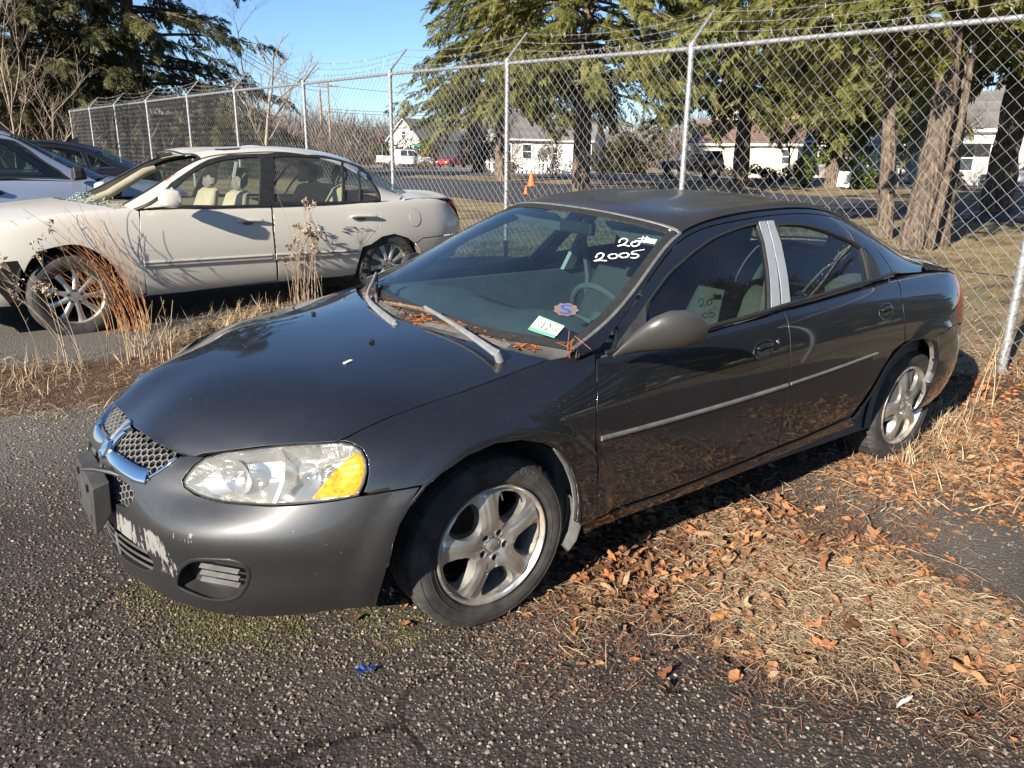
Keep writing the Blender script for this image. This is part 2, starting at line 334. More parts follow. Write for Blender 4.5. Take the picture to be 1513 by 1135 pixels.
t = NT('conifer_bark'); c = t.coord(); n = t.noise(5., t.coord('Object', (3., 3., .8)), 7, .7); t.pbr(t.mix(t.mapr(t.noise(1.1, c, 4), .5, .75, 0, .5), t.mix(t.mapr(n, .36, .64), (.055, .038, .028), (.34, .255, .19)), (.22, .21, .17)), .92, 0, t.bump(t.math('ADD', t.noise(9., t.coord('Object', (3., 3., .7)), 7, .75), t.math('MULTIPLY', t.vor(5., t.coord('Object', (3.2, 3.2, .55)), 'Distance', 'F1'), 1.2)), 1.0, .12)); M_BARK = t.m
M_GREYBARK = simple('grey_twig_bark', (.13, .105, .09), .9, 0, .35, 2.5); M_PALEBARK = simple('pale_bark', (.27, .215, .16), .9, 0, .25, 4)
def scatter(tv, tf, pos, rot, sc):
    """template copies: pos (n,3), rot (n,3,3), sc (n,) or (n,3)"""
    pos = np.asarray(pos, float); n = len(pos); sc = np.asarray(sc, float); sc = sc[:, None] if sc.ndim == 1 else sc
    V = np.einsum('nij,nkj->nki', rot, tv[None]*sc[:, None, :])+pos[:, None]; k = len(tv); return V.reshape(-1, 3), (tf[None]+np.arange(n)[:, None, None]*k).reshape(-1, tf.shape[1])
def rots(yaw, pitch, roll):
    cy, sy, cp, sp, cr, sr = np.cos(yaw), np.sin(yaw), np.cos(pitch), np.sin(pitch), np.cos(roll), np.sin(roll); O = np.zeros_like(cy); I = O+1
    Z = np.stack([cy, -sy, O, sy, cy, O, O, O, I], -1).reshape(-1, 3, 3); Y = np.stack([cp, O, sp, O, I, O, -sp, O, cp], -1).reshape(-1, 3, 3); X = np.stack([I, O, O, O, cr, -sr, O, sr, cr], -1).reshape(-1, 3, 3); return Z@Y@X
def spray_template(seed, n=17, w=.034):
    r = np.random.default_rng(seed); V, F = [], []
    for i in range(n):
        s = .05+.92*i/n; L = .44*(1-s*.70)*r.uniform(.75, 1.1)
        for sg in (-1, 1):
            a = sg*(.92-.3*s+r.uniform(-.2, .2)); d = np.array([math.cos(a), math.sin(a), r.uniform(-.40, .08)]); p = np.array([s, 0, -.24*s*s]); q = np.array([-d[1], d[0], r.uniform(-.5, .5)])*w; k = len(V)
            V += [p+d*L*.25-q, p+d*L*.25+q, p+d*L+np.array([0, 0, -.05])]; F.append((k, k+1, k+2)); V += [p, p+d*L*.3-q*.9, p+d*L*.3+q*.9]; F.append((k+3, k+4, k+5)) if i % 2 else F.append((k+3, k+5, k+4))
    return np.array(V), np.array(F)
SPRAYS = [spray_template(s) for s in range(4)]
def conifer_mesh(seed, H, base, R, nb, spray=.75, droop=.35, gap=.0, power=.8, dens=1.0, seen=9.5):
    r = np.random.default_rng(seed); pos, yaw, pit, rol, sc = [], [], [], [], []; limbs = MB()
    for i in range(nb):
        h = base+(H-base)*((i+.5)/nb)**1.15+r.uniform(-.3, .3); f = min(.999, max(0, (h-base)/(H-base))); L = R*(1-f)**power*r.uniform(.55, 1.15)
        if f < .12: L *= .75+2*f
        L = max(L, .3); fine = h < seen
        az = i*2.399+r.uniform(-.4, .4); up = r.uniform(-.12, .16); m = max(5, int(L/(.30 if fine else .55))); s = np.linspace(0, 1, m)
        x = L*s; z = h+L*(up*s-droop*s**2*r.uniform(.7, 1.2)); y = .12*L*np.sin(s*3+r.uniform(0, 6))*s; ca, sa = math.cos(az), math.sin(az); P = np.stack([x*ca-y*sa, x*sa+y*ca, z], 1)
        if L > .8: limbs.tube(P, np.linspace(.014+.012*L, .006, m), 4, cap=False)
        bare_ = r.uniform(.12, .34)
        for j in range(1, m):
            if s[j] < bare_ and f < .75: continue
            for k in range(int(round((3.6 if s[j] > .3 else 2.2)*dens*(1 if fine else .8)))):
                if r.random() < gap: continue
                side = r.choice([-1, 1])*r.uniform(.15, 1.25)*(1.2-s[j]*.6); pos.append(P[j]+r.normal(0, .09, 3)); yaw.append(az+side); pit.append(r.uniform(.0, .95)); rol.append(r.normal(0, .55)); sc.append(spray*r.uniform(.5, 1.15)*(.65+.35*min(1, L/2))*(1 if fine else 1.5))
    pos, yaw, pit, rol, sc = map(np.array, (pos, yaw, pit, rol, sc)); which = r.integers(0, 4, len(pos)); b = MB()
    for k in range(4):
        m = which == k; V, F = scatter(*SPRAYS[k], pos[m], rots(yaw[m], pit[m], rol[m]), sc[m]); b.add(V, F)
    return b, limbs
def trunk_mesh(P, r, n=14, seed=0, rough=.10):
    rr = np.random.default_rng(seed); P = smooth_poly(P, 6, False); m = len(P); rad = np.interp(np.linspace(0, 1, m), np.linspace(0, 1, len(r)), r); V, Fs = tube(P, rad, n, True); k = m*n
    c = np.repeat(P, n, 0); V[:k] = c+(V[:k]-c)*(1+rr.normal(0, rough, (k, 1))); return V, Fs
def conifer(label, px=None, dist=None, base_z=None, meshes=None, trunk=None, rz=0., sc=1., name='pine_tree', group=None, loc=None, mats=(None, None)):
    p = loc if loc is not None else pix(px); root = empty(name, label, 'tree', tuple(p), rz, group); root.scale = (sc, sc, sc)
    link('crown', meshes[0], root, kind=None); link('limb', meshes[1], root)
    b = MB(); V, F = trunk_mesh(*trunk); b.add(V, F); b.obj('trunk', M_BARK, root); return root
def cm(seed, mat, *a, **k):
    b, l = conifer_mesh(seed, *a, **k); return b.mesh('crown', mat, smooth=False), l.mesh('limb', M_BARK)
CM1 = cm(3, M_HEM, 14, 4.1, 6.8, 128, spray=.80, droop=.30, gap=.12); CM2 = cm(5, M_HEM, 13, 3.8, 5.6, 124, spray=.76, droop=.34, gap=.12); CM3 = cm(8, M_DARKFIR, 15, 1.8, 6.8, 118, spray=.82, droop=.22, gap=.10, power=.62)
G1 = None
TR = lambda r0, H=20, lean=(0, 0), s=0: ([(0, 0, -.3), (lean[0]*.25, lean[1]*.25, H*.25), (lean[0]*.6, lean[1]*.6, H*.6), (lean[0], lean[1], H)], [r0*1.35, r0, r0*.65, .05], 14, s)
conifer('big hemlock with thick pale trunk beside the tarmac drive, between second and third fence posts', (858,284), meshes=CM1, trunk=TR(.30, 12.5), rz=.4)
conifer('hemlock with drooping olive crown standing left of the thick trunked hemlock, against blue sky', (742,268), meshes=CM2, trunk=TR(.28, 12.5), rz=2.2, sc=1.12)
conifer('hemlock with dark slim trunk in front of the beige bungalow', (1092,276), meshes=CM2, trunk=TR(.26, 12.5), rz=4.0, sc=1.2)
conifer('hemlock with mossy broad trunk behind the rightmost fence post', (1470,313), meshes=CM1, trunk=TR(.34, 12.5), rz=1.5, sc=.95)
conifer('tall dark spruce over the white car roof, leftmost of the evergreens', loc=(*pix((55,250), dist=36)[:2], .6), meshes=CM3, trunk=TR(.34, 14), rz=0.3)
conifer('broad dark spruce with upswept tip branches behind the far end of the fence', loc=(*pix((215,250), dist=40)[:2], .6), meshes=CM3, trunk=TR(.36, 14), rz=2.0, sc=1.18)
conifer('smaller dark spruce filling the gap left of the far fence corner', loc=(*pix((120,250), dist=52)[:2], .7), meshes=CM3, trunk=TR(.3, 14), rz=4.4, sc=.95)
conifer('hemlock rising out of frame above the beige bungalow', loc=(*pix((1230,262), dist=40)[:2], .3), meshes=CM1, trunk=TR(.3, 12.5), rz=5.2, sc=1.0)
# the group of leaning trunks close behind the fence
def px_line(L, d): return [pix(p, dist=d) for p in L]
def near_tree(label, pts, d, r, crown=None, rz=0, sc=1, seed=1, czoff=0.):
    base = pix(pts[0]); root = empty('pine_tree', label, 'tree', tuple(base)); P = [p-base for p in px_line(pts, d)]; off = -P[0]; P = [p+off for p in P]; P = [P[0]+np.array([0, 0, -.2])]+P+[P[-1]+(P[-1]-P[-2])*2]
    b = MB(); V, F = trunk_mesh(P, r, 16, seed, .07); b.add(V, F); b.obj('trunk', M_BARK, root)
    if crown:
        for nm, me in zip(('crown', 'limb'), crown): o = link(nm, me, root, loc=tuple((P[2]*.7+P[1]*.3)*np.array([1, 1, 0])+np.array([0, 0, czoff]))); o.rotation_euler.z = rz; o.scale = (sc,)*3
    return root
CM4 = cm(14, M_HEM, 12, 3.7, 4.6, 84, spray=.60, droop=.34, gap=.2, seen=7.5)
near_tree('upright pine trunk, leftmost of the close group behind the grey sedan', [(1306,352),(1312,240),(1316,120),(1318,20)], 15.4, [.20, .155, .14, .13, .09, .05], CM4, .5, 1.0, 2)
near_tree('leaning pine with the widest pinkish trunk in the close group', [(1343,368),(1372,260),(1398,130),(1412,10)], 13.8, [.29, .22, .20, .18, .13, .05], CM4, 2.6, 1.0, 3, .3)
near_tree('dark shaded trunk leaning just right of the widest pinkish trunk', [(1385,364),(1400,270),(1416,160),(1424,40)], 14.3, [.20, .17, .16, .14, .10, .04], None, 0, 1, 4)
near_tree('thin sapling trunk at the right edge of the close group', [(1371,370),(1392,290),(1418,190),(1436,90)], 13.4, [.08, .07, .07, .06, .04, .02], None, 0, 1, 5)
# trees across the lot behind the camera, mirrored in the side glass
for i, (x, y, s) in enumerate(((13, -15, 1.0), (20, -13, 1.1), (27, -18, 1.15), (7, -20, 1.0), (36, -16, 1.1), (48, -20, 1.2))):
    conifer(('dark spruce across the lot mirrored in the front side glass', 'dark spruce across the lot mirrored in the rear side glass', 'dark spruce across the lot, mirrored behind the pillar trim', 'nearest dark spruce across the lot behind the camera', 'far dark spruce at the end of the row across the lot', 'farthest dark spruce at the end of the row across the lot')[i], loc=(x, y, -.1), meshes=CM3, trunk=TR(.34, 14), rz=i*1.3, sc=s, group='spruces across the lot')
# bright leafy shrub, withered bush, low hedges
def blob_mesh(seed, n, rad, leaf, mat, name='crown'):
    r = np.random.default_rng(seed); d = r.normal(size=(n, 3)); d /= np.linalg.norm(d, axis=1, keepdims=True); k = r.integers(0, 14, n); cc = r.normal(size=(14, 3))*.45; rr = r.uniform(.25, .55, 14)
    p = (cc[k]+d*(rr[k]*r.uniform(.6, 1, n)**.5)[:, None])*np.array(rad); p[:, 2] = np.abs(p[:, 2]+rad[2]*.75)
    tv = np.array([(-.5, 0, 0), (0, -.35, .1), (.6, 0, 0), (0, .35, .1)]); V, F = scatter(tv, np.array([(0, 1, 2, 3)]), p, rots(r.uniform(0, 6.3, n), r.uniform(-1, 1, n), r.uniform(-1, 1, n)), leaf*r.uniform(.6, 1.3, n)); return np_mesh(name, V, F, mat, smooth=False)
def shrub(name, label, loc, me, stem_h=.8, cat='shrub'):
    root = empty(name, label, cat, tuple(loc)); link('crown', me, root); b = MB()
    for _ in range(5): b.tube([(0, 0, -.1), (RNG.normal(0, .15), RNG.normal(0, .15), stem_h*.6), (RNG.normal(0, .4), RNG.normal(0, .4), stem_h*1.4)], [.05, .035, .015], 5)
    b.obj('stem', M_GREYBARK, root); return root
shrub('ivy_shrub', 'tall bright green leafy shrub beside the grey garage', pix((1240,266), dist=40)*np.array([1, 1, 0])+np.array([0, 0, .3]), blob_mesh(1, 5200, (1.6, 1.6, 2.9), .20, M_GREENLEAF), 2.)
shrub('withered_bush', 'rusty brown withered bush left of the nearest upright fence post', pix((712,250), dist=62)*np.array([1, 1, 0])+np.array([0, 0, .5]), blob_mesh(2, 4200, (1.5, 1.5, 2.4), .22, M_RUST), 1.5)
M_TWIGBUSH = leaf_mat('bare_twiggy_bush', (.06, .045, .04), (.13, .10, .085), (.18, .14, .11), .1)
for px, d, rad, lb in (((1072,262), 56, (1.2, 1.0, .62), 'low bare twiggy bush just right of the dark off-roader'), ((1135,262), 46, (1.4, 1.0, .62), 'low bare twiggy bush right of the slim dark trunk'), ((1280,262), 40, (1.1, .9, .6), 'low bare twiggy bush by the white board')):
    shrub('bare_bush', lb, pix(px, dist=d)*np.array([1, 1, 0])+np.array([0, 0, .3]), blob_mesh(int(d), 1500, rad, .16, M_TWIGBUSH), .5)
shrub('evergreen_hedge', 'dark green clipped hedge behind the white pickup', pix((608,240), dist=95)*np.array([1, 1, 0])+np.array([0, 0, .6]), blob_mesh(9, 3000, (5.5, 1.5, 1.7), .3, M_DARKFIR), 1., 'hedge')
shrub('yew_shrub', 'dark evergreen shrubs left of the dark off-roader', pix((925,255), dist=62)*np.array([1, 1, 0])+np.array([0, 0, .4]), blob_mesh(10, 4200, (2.3, 1.6, 2.0), .24, M_DARKFIR), 1.)
for k, (px, d, rad, lb) in enumerate((((752,254), 58, (1.3, 1.0, 1.2), 'brown bare shrub before the porch house'), ((815,256), 55, (1.2, 1.0, 1.5), 'brown bare shrub between porch house and thick hemlock trunk'), ((632,248), 70, (1.6, 1.0, 1.6), 'brown bare shrub right of the white pickup'), ((1180,262), 52, (.8, .7, 1.0), 'brown bare shrub before the grey garage'), ((1390,268), 40, (1.1, .9, .8), 'brown bare shrub before the clapboard porch'))):
    shrub('bare_bush', lb, pix(px, dist=d)*np.array([1, 1, 0])+np.array([0, 0, .35]), blob_mesh(60+k, 1400, rad, .14, M_TWIGBUSH if k % 2 else M_RUST), .6)
# bare trees and saplings
def bare_tree_mesh(seed, H, r0, spread=.5, levels=4, kids=4, mat=None, start=.35):
    r = np.random.default_rng(seed); b = MB()
    def grow(p, d, L, rad, lv):
        n = 5; P = [p]; 
        for _ in range(n-1): d = d+r.normal(0, .10, 3)+np.array([0, 0, .04]); d /= np.linalg.norm(d); P.append(P[-1]+d*L/(n-1))
        b.tube(P, np.linspace(rad, rad*.55, n), 5 if lv < 2 else 3, cap=False)
        if lv >= levels: return
        for k in range(kids+(1 if lv == 0 else 0)):
            s = r.uniform(start if lv == 0 else .25, 1); i = min(int(s*(n-1)), n-2); q = P[i]+(P[i+1]-P[i])*(s*(n-1)-i); a = r.normal(0, 1, 3); a[2] = abs(a[2])*.4; a /= np.linalg.norm(a); nd = d*(1-spread)+a*spread; nd /= np.linalg.norm(nd)
            grow(q, nd, L*r.uniform(.45, .7), rad*r.uniform(.35, .55), lv+1)
    grow(np.zeros(3), np.array([0, 0, 1.]), H*.55, r0, 0); return b.mesh('trunk', mat)
def bare(label, px, d, seed, H, r0, mat=M_GREYBARK, name='bare_tree', lv=4, kids=5, spread=.55, z=None):
    p = pix(px, dist=d); p[2] = float(ground_z(p[0], p[1])) if z is None else z; o = empty(name, label, 'tree', tuple(p), seed); link('branches', bare_tree_mesh(seed, H, r0, spread, lv, kids, mat), o); return o
bare('leafless grey tree against the sky between the spruces and the hemlock', (398,240), 60, 21, 13.5, .13, lv=5, kids=4)
bare('leafless grey tree behind the fence, left of the wooden utility poles', (455,240), 75, 22, 9.0, .09, lv=5, kids=4)
bare('pale straight bare trunk behind the fence above the white car roof', (392,240), 34, 23, 7, .10, M_PALEBARK, lv=3)
bare('pale bare sapling leaning beside the far fence corner', (20,245), 22, 24, 6.5, .045, M_PALEBARK, lv=3, spread=.45)
bare('bare multi-stemmed sapling at the left edge above the blue car', (-8,245), 20, 25, 7.5, .05, M_PALEBARK, lv=4, spread=.5)
bare('thin crooked bare sapling near the far fence corner post', (75,240), 24, 26, 4.2, .032, M_PALEBARK, lv=3, spread=.5)
bare('slim bare tree behind the third distant fence bay', (243,240), 38, 27, 6.0, .09, M_PALEBARK, lv=3)
for k, (px, d, h) in enumerate(((700, 60, 6.5), (815, 54, 6.0), (752, 48, 5.0), (1165, 50, 6.0), (1330, 42, 5.5), (1400, 40, 5.0))):
    bare(('grey leafless tree before the withered bush', 'grey leafless tree by the reddish post', 'slight leafless tree before the porch house', 'grey leafless tree at the right end of the bungalow', 'leafless tree before the blank white end wall', 'leafless tree before the clapboard porch')[k], (px, 250), d, 40+k, h, .07, lv=4, kids=5, spread=.6)
# brown brush and far woods: nobody could count them
def thicket(name, pts, width, h0, h1, n, seed, mat, thick=.03):
    r = np.random.default_rng(seed); s = r.random(n); L = np.linspace(0, 1, len(pts)); P = np.stack([np.interp(s, L, [p[k] for p in pts]) for k in (0, 1)], 1)+r.normal(0, width, (n, 2)); H = np.interp(s, L, np.broadcast_to(h1, len(pts)))*r.beta(2.2, 1.6, n)*1.15; z = ground_z(P[:, 0], P[:, 1])
    tv = np.array([(0, -1, 0), (0, 1, 0), (.22, .55, .5), (.22, -.55, .5), (.05, 0, 1.)]); tf = np.array([(0, 1, 2), (0, 2, 3), (3, 2, 4)])
    lean = r.normal(0, .22, (n, 2)); zz = r.random(n)**1.3*.75; pos = np.column_stack([P+lean*0, z+H*zz]); ln = H*(1-zz)*r.uniform(.4, 1, n)+.4
    V, F = scatter(tv, tf, pos, rots(r.uniform(0, 6.3, n), r.normal(0, .55, n), r.normal(0, .55, n)), np.stack([ln*.6, np.full(n, thick)*r.uniform(.5, 1.4, n), ln], 1)); return link(name, np_mesh(name, V, F, mat, smooth=False), kind='stuff')
M_BRUSH = leaf_mat('bare_brush_twigs', (.11, .082, .060), (.24, .185, .135), (.31, .235, .165), .15, .25); M_WOOD = leaf_mat('far_bare_woods', (.10, .08, .072), (.17, .14, .125), (.21, .18, .16), .1, .1)
thicket('brush_thicket', [pix((-120,240), dist=34), pix((60,240), dist=36), pix((250,240), dist=44), pix((420,240), dist=56), pix((470,240), dist=75)], 2.2, 0, [3.0, 3.2, 3.4, 3.6, 3.0], 26000, 31, M_BRUSH, .022)
thicket('far_woods', [pix((380,238), dist=120), pix((480,238), dist=130), pix((580,238), dist=150), pix((760,238), dist=150), pix((1000,238), dist=130), pix((1250,240), dist=110), pix((1650,245), dist=110)], 4., 0, [9, 9.5, 9, 10, 11, 13, 14], 30000, 32, M_WOOD, .075)
thicket('far_treeline', [pix((-500,238), dist=90), pix((100,238), dist=90), pix((400,238), dist=110)], 5., 0, [12, 11, 9], 14000, 33, M_WOOD, .07)
# ------------------------------------------------------------------ houses and street things beyond the fence
def boards(name, col, pitch, rough=.75, var=.08, dirt=.25, tilt=(0, 0, 1)):
    t = NT(name); c = t.coord(); sp = t.n('ShaderNodeSeparateXYZ'); t.l(c, sp.inputs[0]); f = t.math('FRACT', t.math('MULTIPLY', sp.outputs[2], 1/pitch)); row = t.math('FLOOR', t.math('MULTIPLY', sp.outputs[2], 1/pitch))
    wn = t.n('ShaderNodeTexWhiteNoise'); wn.noise_dimensions = '1D'; t.l(row, wn.inputs['W']); n = t.noise(.9, c, 6, .65)
    k = tuple(x*(1-var) for x in col); base = t.mix(wn.outputs['Value'], k, tuple(min(1, x*(1+var)) for x in col)); base = t.mix(t.mapr(n, .45, .75, 0, dirt), base, tuple(x*.55 for x in col)); base = t.mix(t.mapr(f, .0, .10, .75, 0), base, tuple(x*.35 for x in col))
    t.pbr(base, rough, 0, t.bump(f, .6, .03)); return t.m
M_SIDW = boards('white_siding', (.46, .455, .435), .16); M_SIDB = boards('cream_siding', (.50, .46, .35), .2); M_YEL = boards('yellow_boarding', (.60, .42, .16), .22, var=.15); M_ROOFB = boards('brown_shingles', (.15, .095, .075), .13, .9, .2, .4); M_ROOFG = boards('grey_shingles', (.14, .135, .13), .13, .9, .2, .4); M_GREYW = boards('grey_boarding', (.24, .235, .22), .18)
M_PANE = simple('dark_window_pane', (.03, .04, .05), .08, 0, .2, 2); M_PANEG = simple('pale_green_blind', (.42, .50, .42), .4, 0, .1, 2)
def house(label, loc, rz, w, d, wh, rh, wall, roof, wins=(), doors=(), gable_front=False, name='house', eave=.35, cat='house', chimney=None):
    """w along local x (the front), d deep along +y; wins: (x, z, w, h[, pane])"""
    r = empty(name, label, cat, tuple(loc), rz); b = MB(); h = wh
    if not gable_front:
        b.add([(-w/2, 0, -.5), (w/2, 0, -.5), (w/2, d, -.5), (-w/2, d, -.5), (-w/2, 0, h), (w/2, 0, h), (w/2, d, h), (-w/2, d, h), (-w/2, d/2, h+rh), (w/2, d/2, h+rh)], [np.array([(0, 1, 5, 4), (2, 3, 7, 6), (1, 2, 6, 5), (3, 0, 4, 7)]), np.array([(5, 6, 9), (7, 4, 8)])])
    else:
        b.add([(-w/2, 0, -.5), (w/2, 0, -.5), (w/2, d, -.5), (-w/2, d, -.5), (-w/2, 0, h), (w/2, 0, h), (w/2, d, h), (-w/2, d, h), (0, 0, h+rh), (0, d, h+rh)], [np.array([(0, 1, 5, 4), (2, 3, 7, 6), (1, 2, 6, 5), (3, 0, 4, 7)]), np.array([(4, 5, 8), (6, 7, 9)])])
    b.obj('wall', wall, r, smooth=False)
    for sg in (-1, 1):
        q = MB(); t_ = .12
        if not gable_front:
            y0, y1 = (d/2, -eave) if sg < 0 else (d/2, d+eave); z1 = h-rh*eave/(d/2); A = [(-w/2-eave, y0, h+rh), (w/2+eave, y0, h+rh), (w/2+eave, y1, z1), (-w/2-eave, y1, z1)]
        else:
            x1 = sg*(w/2+eave); z1 = h-rh*eave/(w/2); A = [(0, -eave, h+rh), (0, d+eave, h+rh), (x1, d+eave, z1), (x1, -eave, z1)]
        A = np.array(A); q.add(np.concatenate([A+[0, 0, .02], A+[0, 0, .02+t_]]), np.array([(3, 2, 1, 0), (4, 5, 6, 7), (0, 1, 5, 4), (1, 2, 6, 5), (2, 3, 7, 6), (3, 0, 4, 7)])); ro = q.obj('roof', roof, r, smooth=False)
        f = MB(); a_, c_ = (A[2], A[3]) if not gable_front else (A[3], A[0]); f.tube([a_+[0, -.03, .03], c_+[0, -.03, .03]], .09, 4); f.obj('fascia', M_WHITE, ro, smooth=False)
    for wi in wins:
        x, z, ww, hh = wi[:4]; f = MB(); e = .09
        for x0, x1, z0, z1 in ((x-ww/2-e, x+ww/2+e, z+hh/2, z+hh/2+e), (x-ww/2-e, x+ww/2+e, z-hh/2-e, z-hh/2), (x-ww/2-e, x-ww/2, z-hh/2, z+hh/2), (x+ww/2, x+ww/2+e, z-hh/2, z+hh/2), (x-ww/2, x+ww/2, z-.03, z+.03)): f.box(x0, x1, -.07, .02, z0, z1)
        fo_ = f.obj('window', M_WHITE, r, smooth=False); p = MB(); p.box(x-ww/2, x+ww/2, -.025, .02, z-hh/2, z+hh/2); p.obj('pane', wi[4] if len(wi) > 4 else M_PANE, fo_, smooth=False)
    for x, z0, ww, hh, m_ in doors:
        p = MB(); p.box(x-ww/2, x+ww/2, -.05, .02, z0, z0+hh); dd = p.obj('door', m_, r, smooth=False)
        f = MB(); [f.box(x+s*(ww/2+.06)-.07, x+s*(ww/2+.06)+.07, -.08, .02, z0, z0+hh+.12) for s in (-1, 1)]; f.box(x-ww/2, x+ww/2, -.08, .02, z0+hh, z0+hh+.14); f.obj('door_frame', M_WHITE, dd, smooth=False)
    if chimney: q = MB(); q.box(*chimney); q.obj('chimney', M_ROOFB, r, smooth=False)
    return r
def face(px): # yaw that turns a house front to the camera
    d = CF+(px[0]-PW/2)/FPX*CR; return math.atan2(d[1], d[0])-math.pi/2
def at(px, d): p = pix(px, dist=d); p[2] = float(ground_z(p[0], p[1])); return p
house('cream bungalow with brown shingle roof and pale green blinds, across the street', at((1096,262), 58), face((1096,262))-.12, 7.6, 7, 2.45, 1.7, M_SIDB, M_ROOFB, [(-2.6, 1.55, 1.1, 1.0, M_PANEG), (1.5, 1.45, 1.2, 1.15, M_PANEG), (3.0, 1.5, .5, 1.0)], [(-.4, 0, .95, 2.0, M_SIDB)])
house('two-storey house with yellow boarding rising behind the cream bungalow', at((1112,262), 80), face((1112,262))+.1, 8.5, 7, 6.6, 1.2, M_YEL, M_ROOFG, [(-2, 5.2, .9, 1.2), (2.2, 5.2, .9, 1.2)])
g_ = house('grey boarded garage with two doors framed in white trim', at((1202,262), 60), face((1202,262)), 3.3, 6, 2.7, .5, M_GREYW, M_ROOFG, [], [(-.85, 0, 1.1, 2.3, M_GREYW), (.75, 0, 1.0, 2.3, M_GREYW)], name='garage', cat='garage')
house('white house with gabled end and grey roof behind the white pickup', at((598,247), 120), face((598,247))-.75, 6.5, 11, 3.8, 3.0, M_SIDW, M_ROOFG, [(-1.4, 2.0, .9, 1.3), (1.4, 2.0, .9, 1.3), (0, 4.5, .8, 1.0)], [], True)
house('white house with low porch seen right of the third fence post', at((775,254), 70), face((775,254))+.2, 5.0, 7, 2.9, 2.4, M_SIDW, M_ROOFG, [(-1.7, 1.7, .8, 1.2), (.2, 1.7, .8, 1.2)], [(1.7, 0, .9, 2.0, M_GREYW)])
house('pale house half hidden behind the thick hemlock trunk', at((838,254), 88), face((838,254))-.2, 5.5, 7, 3.2, 2.3, M_SIDW, M_ROOFG, [(-1.6, 1.7, .8, 1.2), (1.2, 1.7, .8, 1.2)])
hd = house('white house with a blank end wall between the upright and leaning pine trunks', at((1318,264), 50), face((1318,264))-.1, 5.2, 7, 3.4, 2.0, M_SIDW, M_ROOFG, [(-1.5, 1.7, .8, 1.2), (1.5, 1.8, .8, 1.2), (.2, 1.8, .6, 1.0)])
he = house('white clapboard house with front porch behind the leaning pine trunk', at((1425,268), 46), face((1425,268))+.1, 5.6, 8, 3.3, 2.2, M_SIDW, M_ROOFG, [(1.6, 1.6, .9, 1.4), (-.2, 1.6, .9, 1.4)], [(-1.6, .2, .9, 2.0, M_GREYW)])
for x in (-2.6, -.8, 1.0): b = MB(); b.box(x-.07, x+.07, -1.5, -1.36, 0, 2.4); b.obj('porch_post', M_WHITE, he, smooth=False)
b = MB(); b.box(-2.9, 1.3, -1.7, 0, 2.4, 2.55); b.obj('porch_roof', M_WHITE, he, smooth=False)
house('grey-white clapboard house at the right edge of the street', at((1512,270), 48), face((1512,270)), 4.5, 8, 4.6, 2.2, boards('grey_white_siding', (.46, .49, .53), .16), M_ROOFG, [(-1.2, 3.7, .8, 1.3), (1.0, 3.7, .8, 1.3), (-1.2, 1.5, .8, 1.3)])
